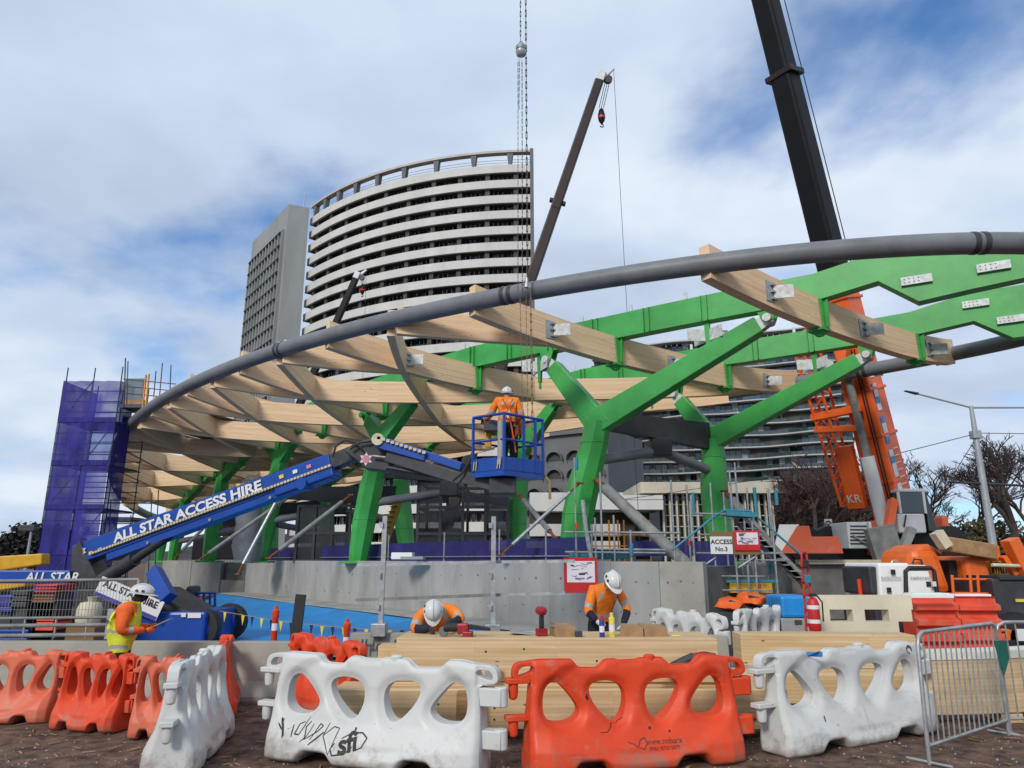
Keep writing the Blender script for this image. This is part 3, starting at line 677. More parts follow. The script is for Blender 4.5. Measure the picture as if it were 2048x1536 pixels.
# ================================================================== DARK GLASS APARTMENTS
ap = empty('glass_apartments', py(1480, 1100, 190), 'dark glass apartment block with thin wavy white floor edges', 'building')
aL, aR = py(1190, 900, 205), py(1712, 900, 180); at_ = py(1500, 672, 190).z
def ap_pt(f, z, off, k):
    p = aL.lerp(aR, f); d = (aR - aL); n = V((d.y, -d.x, 0)).normalized(); n = n if n.y < 0 else -n
    return V((p.x, p.y, z)) + n * (1.1 * math.sin(9 * f + .55 * k) + .7 * math.sin(21 * f + k * .9) - off)
AF = 3.15
for k in range(int(at_ / AF)):
    z = at_ - k * AF; sb = MB(); fs = seg(0, 1, 44)
    for f0, f1 in zip(fs, fs[1:]):
        q = [ap_pt(f0, z, 0, k), ap_pt(f1, z, 0, k), ap_pt(f1, z, 3, k), ap_pt(f0, z, 3, k)]; sb.hexa([*q, *[p + V((0, 0, .34)) for p in q]])
    sb.build('floor_edge', 'slab_white', ap)
    gm = MB()
    for i in range(44):
        f0, f1 = fs[i], fs[i] + (fs[1] - fs[0]) * .93; off = 2.4 + random.choice((0, 0, .35))
        gm.mat(random.choice((0, 0, 0, 1, 1, 2) if random.random() < .8 else (2, 2, 3)))
        gm.poly([ap_pt(f0, z - AF + .34, off, k), ap_pt(f1, z - AF + .34, off, k), ap_pt(f1, z, off, k), ap_pt(f0, z, off, k)])
        gm.mat(1)
        if random.random() < .75: gm.poly([ap_pt(f0, z - AF + .34, .15, k + 1), ap_pt(f1, z - AF + .34, .15, k + 1), ap_pt(f1, z - AF + 1.25, .15, k + 1), ap_pt(f0, z - AF + 1.25, .15, k + 1)])
    tag(gm.build('window_row', ['glass_dark', 'glass_teal', 'curtain', 'slab_white'], ap), kind='stuff')
d = (aR - aL); n = V((d.y, -d.x, 0)).normalized(); n = n if n.y < 0 else -n
q = [aL - n * 3.5, aR - n * 3.5, aR - n * 22, aL - n * 22]
MB().prism([(p.x, p.y) for p in q], M.Translation((0, 0, at_ / 2)), at_).build('core', 'tower_dark', ap)

# ================================================================== GREY BUILDING WITH ARCHED HOODS
hb = empty('arched_building', py(1120, 1100, 105), 'grey building with rows of scalloped arched window hoods', 'building')
hL, hR = py(1052, 900, 108), py(1215, 900, 101); hz_ = py(1120, 862, 104).z
dh = (hR - hL); dh.z = 0; dh.normalize(); nh = V((dh.y, -dh.x, 0)); nh = nh if nh.y < 0 else -nh
hw = MB(); q = [hL, hR, hR - nh * 14, hL - nh * 14]; hw.prism([(p.x, p.y) for p in q], M.Translation((0, 0, hz_ / 2)), hz_); hw.build('wall', 'facade_grey', hb)
LX = (V((hR.x, hR.y, 0)) - V((hL.x, hL.y, 0))).length
hm = MB(); wA = LX / 4 * .84; rad = wA / 2
for i in range(12):
    a, b = math.pi * i / 12, math.pi * (i + 1) / 12
    ring_ = lambda t, r, y: V((r * math.cos(t), y, r * math.sin(t)))
    hm.mat(0).hexa([ring_(a, rad, 0), ring_(b, rad, 0), ring_(b, rad * .9, 0), ring_(a, rad * .9, 0), ring_(a, rad, .7), ring_(b, rad, .7), ring_(b, rad * .9, .7), ring_(a, rad * .9, .7)])
hm.mat(1).poly([V((rad * .9 * math.cos(math.pi * i / 12), .03, rad * .9 * math.sin(math.pi * i / 12))) for i in range(13)])
hme = hm.mesh('arched_hood', ['facade_grey', 'tower_dark'])
for j in range(8):
    for i in range(4):
        p = V((hL.x, hL.y, 0)) + dh * (LX / 4 * (i + .5)) + nh * .02; p.z = hz_ - 4.3 - j * 2.62
        if p.z < 1: continue
        o = link('arched_hood', hme, hb); m = M((dh, nh, V((0, 0, 1)))).transposed().to_4x4(); m.translation = p; o.matrix_basis = m
MB().bar(V((hL.x, hL.y, hz_ - .2)) + nh * .3, V((hR.x, hR.y, hz_ - .2)) + nh * .3, .6, .7).build('parapet', 'facade_grey', hb)
# white podium blocks beside it
pb = empty('podium_block', py(1085, 1100, 95), 'low white podium with dark window slots beneath the arched building', 'building')
for (x0, x1, y0, y1, m_) in ((1060, 1330, 985, 1022, 'tower_white'), (1060, 1240, 1048, 1072, 'tower_white'), (1050, 1240, 1082, 1096, 'tower_white'), (1060, 1330, 1022, 1119, 'tower_dark')):
    Y = 74 if m_ == 'tower_white' else 76
    a, b = py(x0, y1, Y), py(x1, y0, Y); MB().hexa([(a.x, Y, a.z), (b.x, Y, a.z), (b.x, Y + 2, a.z), (a.x, Y + 2, a.z), (a.x, Y, b.z), (b.x, Y, b.z), (b.x, Y + 2, b.z), (a.x, Y + 2, b.z)]).build('white_band' if m_ == 'tower_white' else 'wall', m_, pb)
# ================================================================== CREAM PAVILION WITH FINS
cb = empty('cream_pavilion', py(1440, 1110, 62), 'low cream stone pavilion with tall thin window fins', 'building')
CYD = 62
def cbox(x0, x1, y0, y1, dy, dep, mat_, name):
    a, b = py(x0, y1, CYD + dy), py(x1, y0, CYD + dy); a.x, b.x = py(x0, (y0 + y1) / 2, CYD + dy).x, py(x1, (y0 + y1) / 2, CYD + dy).x; return MB().hexa([(a.x, CYD+dy, a.z), (b.x, CYD+dy, a.z), (b.x, CYD+dy+dep, a.z), (a.x, CYD+dy+dep, a.z), (a.x, CYD+dy, b.z), (b.x, CYD+dy, b.z), (b.x, CYD+dy+dep, b.z), (a.x, CYD+dy+dep, b.z)]).build(name, mat_, cb)
cbox(1281, 1556, 964, 986, 0, 10, 'cream_stone', 'roof_slab')
cbox(1300, 1552, 986, 1122, 1.6, 8, 'glass_dark', 'glazing')
cbox(1170, 1326, 990, 1019, -.6, 3, 'tower_white', 'side_canopy')
for i in range(17):
    x = 1327 + i * 13.8; cbox(x, x + 3.2, 986, 1124, .9, .35, 'cream_stone', 'fin')
for y in (1008, 1030, 1052, 1074): cbox(1325, 1552, y, y + 2, 1.4, .25, 'cream_stone', 'transom')
# ================================================================== PLASTIC ROAD BARRIERS
import numpy as np
def hz5(X, Y): return ((X - 1007) / 792 * 1.15, 1.02 - (Y - 250) / 970 * 1.02)
H1 = [hz5(*q) for q in ((345, 480), (400, 432), (455, 455), (585, 650), (590, 730), (525, 800), (400, 805), (332, 740), (325, 600))]
H2 = [hz5(*q) for q in ((655, 505), (720, 445), (850, 450), (925, 515), (938, 640), (905, 775), (855, 830), (790, 790), (690, 640))]
H3 = [(-x, z) for x, z in H2][::-1]; H4 = [(-x, z) for x, z in H1][::-1]
E1 = [(-1.24, .89), (-1.22, .955), (-1.17, .975), (-1.07, .975), (-1.06, .93), (-1.20, .88)]
E2 = [(-x, z - .03) for x, z in E1][::-1]
OUT = [(-1.15, 0), (-.74, 0), (-.66, .11), (-.42, .11), (-.34, 0), (.34, 0), (.42, .11), (.66, .11), (.74, 0), (1.15, 0), (1.13, .5), (1.10, .80), (1.26, .82), (1.29, .86), (1.27, .95), (1.22, .985), (1.02, 1.0),
       (.92, 1.02), (.78, 1.02), (.70, .94), (.42, .93), (.34, 1.01), (.08, 1.01), (.05, .995), (-.16, .995), (-.19, 1.01), (-.30, 1.01), (-.38, .93), (-.60, .94), (-.66, 1.02), (-1.0, 1.03), (-1.22, 1.01), (-1.27, .98), (-1.29, .88), (-1.26, .85), (-1.10, .83), (-1.13, .5)]
def smoothpoly(P, it=2):
    for _ in range(it):
        Q = []
        for i in range(len(P)):
            a, b = P[i], P[(i + 1) % len(P)]; Q += [(a[0]*.75 + b[0]*.25, a[1]*.75 + b[1]*.25), (a[0]*.25 + b[0]*.75, a[1]*.25 + b[1]*.75)]
        P = Q
    return P
def roundpoly(P, r, k=4):
    Q = []; n = len(P)
    for i in range(n):
        a, b, c = V(P[i-1]), V(P[i]), V(P[(i+1) % n]); r_ = min(r, (a-b).length * .45, (c-b).length * .45)
        p, q = b + (a-b).normalized() * r_, b + (c-b).normalized() * r_
        for j in range(k + 1): f = j / k; Q.append(tuple(p * (1-f)**2 + b * 2*f*(1-f) + q * f*f))
    return Q
def poly_dist(x, z, P):
    d = np.full(x.shape, 9.0)
    for i in range(len(P)):
        ax, az = P[i]; bx, bz = P[(i + 1) % len(P)]; ex, ez = bx - ax, bz - az; L2 = ex*ex + ez*ez + 1e-9
        t = np.clip(((x - ax)*ex + (z - az)*ez) / L2, 0, 1); d = np.minimum(d, np.hypot(x - ax - t*ex, z - az - t*ez))
    return d
HOLES = [smoothpoly(h) for h in (H1, H2, H3, H4)]; LOOPS = [smoothpoly(h, 1) for h in (E1, E2)]; OUTS = roundpoly(OUT, .035)
def barrier_mesh():
    cu = bpy.data.curves.new('body', 'CURVE'); cu.dimensions = '2D'; cu.fill_mode = 'BOTH'; cu.extrude = .3
    for P in [OUTS] + HOLES + LOOPS:
        sp = cu.splines.new('POLY'); sp.points.add(len(P) - 1); sp.use_cyclic_u = True
        for pt, (x, z) in zip(sp.points, P): pt.co = (x, z, 0, 1)
    o = bpy.data.objects.new('body', cu); COL.objects.link(o); me = evalmesh(o); bpy.data.objects.remove(o)
    o = bpy.data.objects.new('body', me); COL.objects.link(o)
    md = o.modifiers.new('r', 'REMESH'); md.mode = 'VOXEL'; md.voxel_size = .015; me2 = evalmesh(o); bpy.data.objects.remove(o)
    n = len(me2.vertices); co = np.empty(n * 3); me2.vertices.foreach_get('co', co); co = co.reshape(-1, 3)
    x, z, d = co[:, 0].copy(), co[:, 1].copy(), co[:, 2].copy() / .3
    half = np.interp(z, [0, .10, .22, .40, .60, .85, 1.03], [.27, .285, .27, .19, .145, .115, .095])
    half -= .035 * np.clip(1.15 - ((x / .98) ** 2 + ((z - .62) / .50) ** 2), 0, .3) / .3          # scooped oval panel
    half *= 1 - .25 * np.clip((np.abs(x) - .95) / .2, 0, 1)
    dh = np.minimum.reduce([poly_dist(x, z, h) for h in HOLES]); half *= 1 - .42 * np.exp(-(dh / .05) ** 2)
    do = poly_dist(x, z, OUTS); half *= 1 - .20 * np.exp(-(do / .022) ** 2)
    half = np.where((np.abs(x) > 1.08) & (z > .8), .055, half)
    lab = (np.abs(x + .05) < .13) & (np.abs(z - .965) < .02); half = np.where(lab, half - .006, half)
    co2 = np.stack([x, -d * half, z], 1)
    me2.vertices.foreach_set('co', co2.ravel())
    o = bpy.data.objects.new('body', me2); COL.objects.link(o); md = o.modifiers.new('s', 'SMOOTH'); md.factor = .5; md.iterations = 3
    me3 = evalmesh(o); bpy.data.objects.remove(o)
    me3.polygons.foreach_set('use_smooth', [True] * len(me3.polygons))
    bm = bmesh.new(); bm.from_mesh(me3); bmesh.ops.recalc_face_normals(bm, faces=bm.faces); bm.to_mesh(me3); bm.free()
    me3.materials.clear(); return me3
BODY = barrier_mesh(); BODYM = {}
HK, SK = {}, {}
for z in (.84, .50):
    hk = HK[z] = MB(); hk.box((-1.23, 0, z), (.24, .13, .05)); hk.lathe([(.050, z - .02), (.050, z - .10), (.042, z - .16), (.02, z - .175)][::-1], 14, M.Translation((-1.27, 0, 0)))
for z in (.70, .32): sk_ = SK[z] = MB(); sk_.box((1.20, 0, z), (.24, .15, .17)); sk_.lathe([(.062, z - .09), (.062, z + .095)], 16, M.Translation((1.30, 0, 0)))
capb = MB().lathe([(.055, .985), (.060, .99), (.060, 1.03), (.045, 1.042), (.02, 1.045)], 16, M.Translation((.20, 0, 0)))
seamb = MB(); seamb.tube([(x, 0, z + .004 if z > .5 else z) for x, z in OUTS if z > .85 and abs(x) < 1.05], .005, 5, caps=False)
CAPM = {m_: capb.mesh('filler_cap', m_, 40) for m_ in ('barrier_white', 'barrier_orange', 'barrier_faded')}
SEAMM = {m_: seamb.mesh('mould_seam', m_, 60) for m_ in ('barrier_white', 'barrier_orange', 'barrier_faded')}
def body_for(mat_):
    if mat_ not in BODYM:
        b = BODY.copy(); b.materials.append(MT[mat_]); BODYM[mat_] = (b, [h.mesh('hook', mat_, 40) for h in HK.values()], [h.mesh('socket', mat_, 40) for h in SK.values()])
    return BODYM[mat_]
def barrier(mat_, x0, Y0, x1, Y1, label, group=None, sz=1.0, zb=0, flip=False):
    a, b = py(x0, 1400, Y0), py(x1, 1400, Y1)
    d0 = Y0 * math.cos(PITCH) + (.5 - EYE) * math.sin(PITCH); d1 = Y1 * math.cos(PITCH) + (.5 - EYE) * math.sin(PITCH)
    a = V(((x0 - 1024) / FPX * d0, Y0, 0)); b = V(((x1 - 1024) / FPX * d1, Y1, 0)); L = (b - a).length
    t = empty('road_barrier', (0, 0, 0), label, 'barrier', group)
    m = M.Translation((a + b) / 2 + V((0, 0, zb))) @ M.Rotation(math.atan2(b.y - a.y, b.x - a.x), 4, 'Z') @ M.Diagonal((L / 2.3, 1, sz, 1))
    t.matrix_basis = m; ROOTM[t.name] = m
    bd, h, s = body_for(mat_)
    o = link('body', bd, t, False); [link('hook', q, t, False, .008) for q in h]; [link('socket', q, t, False, .012) for q in s]; link('filler_cap', CAPM[mat_], t, False); link('mould_seam', SEAMM[mat_], t, False)
    return t
BARG = 'plastic road barriers along the site edge'
W1 = barrier('barrier_white', 555, 8.25, 972, 7.5, 'white plastic road barrier tagged with black graffiti and an sfi logo')
O1 = barrier('barrier_orange', 1050, 7.55, 1468, 8.1, 'orange road barrier with a crack and faint print, standing between two white barriers', BARG)
W2 = barrier('barrier_white', 1540, 8.2, 1838, 9.45, 'scuffed white road barrier with a blue spot, beside the steel crowd fence')
W3 = barrier('barrier_white', 342, 7.35, 432, 9.1, 'clean white road barrier turned end-on in front of the orange row')
barrier('barrier_faded', -66, 9.85, 126, 9.85, 'faded orange road barrier at the open end of the orange row', BARG, .84)
barrier('barrier_orange', 136, 9.55, 262, 9.35, 'bright orange road barrier between two faded ones in the orange row', BARG, .85)
barrier('barrier_faded', 276, 9.05, 402, 9.15, 'faded orange road barrier half hidden by the end-on white barrier', BARG, .86)
barrier('barrier_orange', 430, 9.7, 452, 11.6, 'orange road barrier turned away behind the end-on white barrier', BARG, .88)
barrier('barrier_orange', 590, 10.9, 716, 9.75, 'orange road barrier slanting behind the graffiti-tagged white barrier', BARG, .95)
barrier('barrier_white', 1318, 13.4, 1448, 12.0, 'dusty white road barrier slanting behind the long timber beam', None, 1.13)
barrier('barrier_white', 1482, 12.9, 1572, 14.6, 'dusty white road barrier near the foot of the access stair', None, 1.13)
# marks drawn on the barrier faces
def bvh_of(me): bm = bmesh.new(); bm.from_mesh(me); t = BVHTree.FromBMesh(bm); bm.free(); return t
BV = bvh_of(BODY)
def onface(x, z, off=.003):
    h = BV.ray_cast(V((x, -2, z)), V((0, 1, 0))); return (h[0] + V((0, -off, 0))) if h[0] is not None else V((x, -.2, z))
def stroke(parent, pts, wd, mat_, name='graffiti'):
    P = []
    for a, b in zip(pts, pts[1:]):
        for i in range(5): P.append((a[0] + (b[0] - a[0]) * i / 5, a[1] + (b[1] - a[1]) * i / 5))
    P.append(pts[-1]); b = MB(); n = len(P); L, Rr = [], []
    for i, (x, z) in enumerate(P):
        x0, z0 = P[max(0, i - 1)]; x1, z1 = P[min(n - 1, i + 1)]; dx, dz = x1 - x0, z1 - z0; l = math.hypot(dx, dz) + 1e-6
        ww = wd * (.6 + .4 * math.sin(math.pi * i / max(1, n - 1))) / 2
        L.append(onface(x - dz / l * ww, z + dx / l * ww)); Rr.append(onface(x + dz / l * ww, z - dx / l * ww))
    a = b.pts(L); c = b.pts(Rr)
    for i in range(n - 1): b.face((a + i, c + i, c + i + 1, a + i + 1))
    return b.build(name, mat_, parent, False)
def zz5(*q): return [hz5(X, Y) for X, Y in q]
for q, w_ in ((((345, 835), (375, 900), (400, 985)), .022), (((330, 880), (385, 940)), .016), (((360, 840), (395, 1000)), .014), (((450, 885), (462, 985)), .013), (((525, 860), (490, 880), (480, 960), (510, 965), (550, 820)), .012),
              (((575, 850), (545, 900), (560, 985), (535, 1020)), .012), (((600, 870), (560, 1000), (640, 930), (675, 880), (650, 865), (625, 930), (600, 1000)), .011), (((690, 930), (600, 1040)), .016),
              (((720, 850), (690, 960), (760, 1110)), .010), (((690, 960), (760, 880), (800, 890), (760, 1100)), .010)):
    stroke(W1, zz5(*q), w_, 'ink')
def face_text(parent, body, size, x, z, mat_, bold=.03, shear=0, rot=0):
    me = text_mesh(body, size, 0, bold, shear=shear); c, s = math.cos(rot), math.sin(rot)
    bm = bmesh.new(); bm.from_mesh(me); bmesh.ops.triangulate(bm, faces=bm.faces); bmesh.ops.subdivide_edges(bm, edges=bm.edges, cuts=1)
    for v in bm.verts: X, Z = x + v.co.x * c - v.co.y * s, z + v.co.x * s + v.co.y * c; v.co = onface(X, Z, .004)
    bm.to_mesh(me); bm.free(); me.materials.clear(); me.materials.append(MT[mat_]); return link('lettering', me, parent, False)
face_text(W1, 'sfi', .24, hz5(880, 1010)[0], hz5(880, 1010)[1], 'ink', .03, .15, R(16))
stroke(W1, zz5((835, 970), (900, 920), (980, 910), (1020, 950), (990, 1030), (940, 1060)), .014, 'ink', 'logo')
stroke(W1, zz5((790, 1010), (765, 1060), (790, 1110), (870, 1095), (920, 1030)), .014, 'ink', 'logo')
stroke(W1, zz5((915, 885), (930, 885)), .03, 'ink', 'logo')
face_text(O1, 'www.nobarx', .075, .22, .26, 'ink_faint', .01); face_text(O1, '9761 9750 5875', .05, .22, .20, 'ink_faint', .005)
stroke(O1, [(-.16, .27), (-.10, .25), (-.06, .22), (-.03, .28), (.02, .30), (.04, .25), (0, .20), (-.04, .22)], .012, 'ink_faint', 'logo')
stroke(O1, [(-.43, .36), (-.36, .36), (-.30, .40), (-.26, .47), (-.20, .49)], .008, 'ink', 'crack')
stroke(O1, [(.085, .375), (.11, .375)], .03, 'ink', 'dark_spot'); stroke(O1, [(.30, .33), (.31, .35)], .02, 'ink', 'dark_spot')
stroke(O1, [(-.55, .68), (-.52, .65), (-.53, .70)], .02, 'ink', 'scuff')
stroke(W2, [(-.66, .985), (-.57, .985)], .07, 'sticker_blue', 'blue_spot'); stroke(W2, [(.88, .97), (.94, .90)], .09, 'charcoal', 'scuff')
stroke(W2, [(-.62, .30), (-.61, .36)], .018, 'charcoal', 'scuff'); stroke(W2, [(-.05, .16), (.0, .40)], .006, 'clay_grey', 'scuff')

# ================================================================== TIMBER BEAMS IN FRONT
def tbeam(name, label, x0, x1, Y, z0, z1, dep, rz=0, holes=(), extra=None):
    L = x1 - x0; t = empty(name, ((x0 + x1) / 2, Y + dep / 2, z0), label, 'timber beam')
    me = MB(); me.sweep([V((-L/2, 0, (z1-z0)/2)), V((0, 0, (z1-z0)/2)), V((L/2, 0, (z1-z0)/2))], dep, z1 - z0, u0=x0 * 3.3)
    me.build('beam', 'glulam_near', t, False, bevel=.008)
    for hx, hz_ in holes: MB().tube([V((hx - (x0+x1)/2, -dep/2 - .003, hz_ - z0)), V((hx - (x0+x1)/2, -dep/2 + .004, hz_ - z0))], .013, 8).build('bolt_hole', 'ink', t, False)
    t.matrix_basis = t.matrix_basis @ M.Rotation(rz, 4, 'Z'); ROOTM[t.name] = t.matrix_basis.copy()
    return t
FY = 8.85
hl = [(-.95 + dx, .40 - dz) for dx in (0, .11) for dz in (0, .11)] + [(-.32 + dx, .36 - dz) for dx in (.0, .12) for dz in (.0, .12)] + [(2.75 + dx, .37 - dz) for dx in (0, .12, .23) for dz in (.0, .13)]
tbeam('timber_beam', 'long pale glulam beam with drilled bolt holes lying low behind the front barriers', -2.05, 3.15, FY - .12, .14, .56, .55, 0, hl)
tbeam('timber_beam', 'long glulam beam used as a workbench, tools and cans standing on it', -1.36, 2.42, FY, .62, 1.10, .85, R(-1.2), [(.4, .78), (1.0, .85), (-.3, .95), (.15, .98)])
tbeam('timber_beam', 'narrow pale timber plank end poking out below the workbench beam', -1.62, .2, FY + .25, .60, .99, .3)
tbeam('timber_beam', 'thin timber bearer sandwiched between the two stacked long beams', -1.5, 2.6, FY + .02, .562, .616, .7)
for x, wh in ((-.45, 'left of the orange barrier'), (2.1, 'behind the orange barrier')): tbeam('dunnage_block', 'rough dark timber block under the low drilled beam, ' + wh, x - .12, x + .12, FY - .1, 0, .138, .5)
tbeam('timber_block', 'short dark hardwood block standing against the low drilled beam', -.62, -.36, FY - .33, .05, .56, .16)
for o in bpy.data.objects:
    if o.parent and o.parent.name.startswith(('timber_block', 'dunnage')) and o.type == 'MESH': o.data.materials[0] = MT['timber_block']
tbeam('timber_beam', 'red-brown faced glulam beam end-on beside the dusty white barrier', 3.38, 5.9, 11.0, .50, .93, .5, R(-3))
tbeam('timber_beam', 'glulam beam lying under the red-brown one behind the scuffed barrier', 3.2, 5.6, 10.5, .08, .46, .6, R(-2))
# curved beam behind the crowd fence, pale wrap along its top edge
cbm = empty('curved_beam', (6.3, 9.6, .3), 'curved glulam beam with white wrap along its top, behind the steel crowd fence', 'timber beam')
pth = [V((5.15 + 4.2 * f, 9.75 + 1.5 * f * f, .475 + .03 * f)) for f in seg(0, 1, 10)]
MB().sweep(pth, .35, .72).build('beam', 'glulam_near', cbm, bevel=.01)
MB().sweep([p + V((0, -.004, .335)) for p in pth], .37, .09).build('wrap', 'wrap_white', cbm)
tbeam('dunnage_block', 'dark timber block under the curved beam', 6.2, 6.45, 9.7, 0, .11, .5); tbeam('dunnage_block', 'dark timber block under the far end of the long curved beam', 7.9, 8.15, 10.2, 0, .12, .5)
for o in bpy.data.objects:
    if o.name.startswith('dunnage') and 'label' in o.keys(): o['group'] = 'timber blocks under the beams'
tbeam('timber_plank', 'loose pale plank on the dirt beyond the crowd fence', 6.4, 8.4, 9.45, .005, .05, .2, R(8))

# ================================================================== STEEL CROWD FENCE
def crowd_panel(label, a, b, lean, brk=None):
    a, b = V(a), V(b); d = (b - a); L = d.length; d.normalize(); n = V((d.y, -d.x, 0)); t = empty('crowd_fence', a, label, 'fence', 'steel crowd fence panels')
    H = 1.26; up = (V((0, 0, 1)) + n * lean).normalized()
    P = lambda u, v: a + d * u + up * v
    c = .12; fr = [P(0, .0), P(0, H - c), P(c * .3, H - c * .3), P(c, H), P(L - c, H), P(L - c * .3, H - c * .3), P(L, H - c), P(L, .0)]
    MB().tube(fr, .021, 10).build('frame', 'galv', t, smooth=50)
    MB().tube([P(0, .17), P(L, .17)], .017, 8).build('bottom_rail', 'galv', t, smooth=50)
    k = int(L / .125)
    for i in range(1, k): MB().tube([P(L * i / k, .17), P(L * i / k, H)], .0095, 6).build('bar', 'galv', t, smooth=50)
    for u in (.0, L):
        MB().tube([P(u, 0) - n * .22 + V((0, 0, .02)), P(u, .02) + n * .22], .016, 8).build('foot', 'galv', t, smooth=50)
    return t
cf1 = crowd_panel('galvanised crowd fence panel leaning beside the scuffed white barrier', (4.2, 7.85, 0), (5.82, 9.06, 0), .03)
cf2 = crowd_panel('galvanised crowd fence panel hooked onto the end of the leaning one', (5.88, 9.12, 0), (8.1, 9.35, 0), .02)
fp = V((5.74, 8.98, .74)); fl = MB(); fl.poly([fp + V((0, -.02, .32)), fp + V((.17, 0, .32)), fp + V((.17, .0, .12)), fp + V((.07, -.01, -.08))]); 
fo = fl.build('cloth_flag', 'flag_green'); fo.modifiers.new('t', 'SOLIDIFY').thickness = .006; tag(fo, 'small dark green cloth scrap tied to the crowd fence', 'cloth')

# ================================================================== CONCRETE JERSEY BARRIERS
def jersey(label, a, b, h=.80, name='jersey_barrier'):
    a, b = V(a), V(b); d = (b - a); L = d.length; t = empty(name, a.lerp(b, .5), label, 'barrier', None, math.atan2(d.y, d.x))
    prof = [(-.30, 0), (-.30, .07), (-.19, .27), (-.10, h), (.10, h), (.19, .27), (.30, .07), (.30, 0)]
    m = M.Rotation(R(90), 4, 'Z') @ M.Rotation(R(90), 4, 'X'); mb = MB(); mb.prism(prof, m, L); mb.build('body', 'concrete_warm', t, False, bevel=.012)
    return t
jersey('long pale concrete barrier behind the orange row', (-9.6, 11.5, 0), (-2.75, 11.35, 0))
jersey('concrete barrier lettered in black beside the workbench beam', (-2.62, 12.3, 0), (3.4, 11.9, 0), .84)
J2 = [o for o in bpy.data.objects if o.get('label', '').startswith('concrete barrier lettered')][0]
lettering('JHooks', .26, face_mx((-2.05, 12.0, .66), (1, -.07, 0), (0, .25, 1)), 'ink', J2, .012)
# edge protection posts clamped on the barrier, with rails
def post(px, ytop, Yp, label):
    b = py(px, 1255, Yp); t = empty('guard_post', (b.x, Yp, .84), label, 'post', 'guard posts clamped on the concrete barrier'); z1 = py(px, ytop, Yp).z
    MB().bar((b.x, Yp, .86), (b.x, Yp, z1), .075, .06, up=(0, 1, 0)).build('upright', 'galv', t)
    MB().box((b.x, Yp - .1, .90), (.24, .30, .20)).build('clamp', 'galv', t, bevel=.01)
    k = MB()
    for z in (1.25, 1.75, z1 - .15): k.box((b.x - .05, Yp - .02, z), (.06, .12, .08))
    k.build('rail_hook', 'galv', t)
    return b.x
xa = post(761, 1032, 12.25, 'galvanised guard post clamped on the lettered concrete barrier, left of the bent worker')
xb = post(986, 1033, 12.1, 'galvanised guard post clamped on the lettered concrete barrier, right of the bent worker')
for i, (q, lbl) in enumerate((((715, 1130, 985, 1124), 'grey guard rail level with the top of the concrete wall'), ((712, 1200, 985, 1190), 'orange-flecked guard rail crossing behind the bent worker'), ((985, 1124, 1150, 1122), 'grey guard rail running from the guard post to the red plan board'), ((985, 1190, 1130, 1186), 'lower grey guard rail running towards the red plan board'))):
    r = MB().bar(py(q[0], q[1], 12.3), py(q[2], q[3], 12.15), .05, .05).build('guard_rail', 'prop_grey' if i == 1 else 'galv'); tag(r, lbl, 'rail')

# ================================================================== THINGS ON THE WORKBENCH BEAM
TZ = 1.101
def drill(loc, rz, label, upright=True):
    t = empty('cordless_drill', loc, label, 'drill', None, rz); b = MB()
    b.box((0, 0, .045), (.13, .10, .09)); b.build('battery', 'tool_red', t, False, bevel=.01)
    MB().taper((0, 0, .09), (.0, 0, .25), .055, .06, .05, .05, up=(0, 1, 0)).build('grip', 'black_rubber', t, False, bevel=.012)
    MB().lathe([(.02, -.09), (.05, -.08), (.058, 0), (.05, .06), (.03, .08), (.022, .11)], 14, M.Translation((0, 0, .29)) @ M.Rotation(R(90), 4, 'X')).build('motor_housing', 'tool_red', t, False, smooth=40)
drill((.36, 9.1, TZ), R(20), 'red and black cordless drill standing upright on the workbench beam')
def can(loc, r, h, m1, m2, label, name):
    t = empty(name, loc, label, 'can'); MB().lathe([(r * .96, 0), (r, .008), (r, h * .80), (r * .93, h * .83)], 18).build('can_body', m1, t, False, smooth=40)
    MB().lathe([(r * .6, h * .82), (r * .62, h * .97), (r * .4, h)], 16).build('cap', m2, t, False, smooth=40)
    MB().lathe([(r * 1.012, h * .28), (r * 1.012, h * .55)], 18, cap=False).build('label_band', 'board_white', t, False, smooth=40)
can((1.08, 8.98, TZ - .02), .032, .27, 'can_blue', 'red_paint', 'blue spray can with a red cap on the workbench beam', 'spray_can')
can((1.20, 8.98, TZ - .02), .036, .30, 'can_yellow', 'can_yellow', 'tall yellow sealant tube standing on the workbench beam', 'sealant_tube')
def obox(name, loc, sz, rz, m1, label, open_=True):
    t = empty(name, loc, label, 'box', None, rz); x, y, z = V(sz) / 2; b = MB()
    b.box((0, -y, z), (2*x, .006, 2*z)); b.box((0, y, z), (2*x, .006, 2*z)); b.box((-x, 0, z), (.006, 2*y - .014, 2*z)); b.box((0, 0, .004), (2*x - .014, 2*y - .014, .006)); b.build('box_sides', m1, t, False)
    f = MB(); f.hexa([(-x, -y, 2*z), (x, -y, 2*z), (x * 1.1, y, 2*z + .03), (-x * .9, y, 2*z + .04), (-x, -y, 2*z + .005), (x, -y, 2*z + .005), (x * 1.1, y, 2*z + .036), (-x * .9, y, 2*z + .046)]); f.build('flap', m1, t, False)
obox('cardboard_box', (1.47, 9.2, TZ - .02), (.27, .34, .10), R(-8), 'cardboard', 'open cardboard box lying right of the yellow sealant tube')
obox('cardboard_box', (1.72, 9.2, TZ - .02), (.28, .34, .10), R(6), 'cardboard', 'torn cardboard box with a crumpled lid, farther from the yellow tube')
obox('cardboard_tray', (.62, 9.15, TZ), (.26, .3, .09), R(10), 'cardboard', 'crumpled brown paper tray beside the upright drill')
t = empty('tape_measure', (.80, 9.0, TZ), 'dark tape measure lying by the crumpled paper tray', 'tape measure'); MB().box((0, 0, .035), (.09, .05, .07)).build('case', 'charcoal', t, False, bevel=.012); MB().box((.06, 0, .012), (.04, .02, .01)).build('tongue', 'galv', t, False)
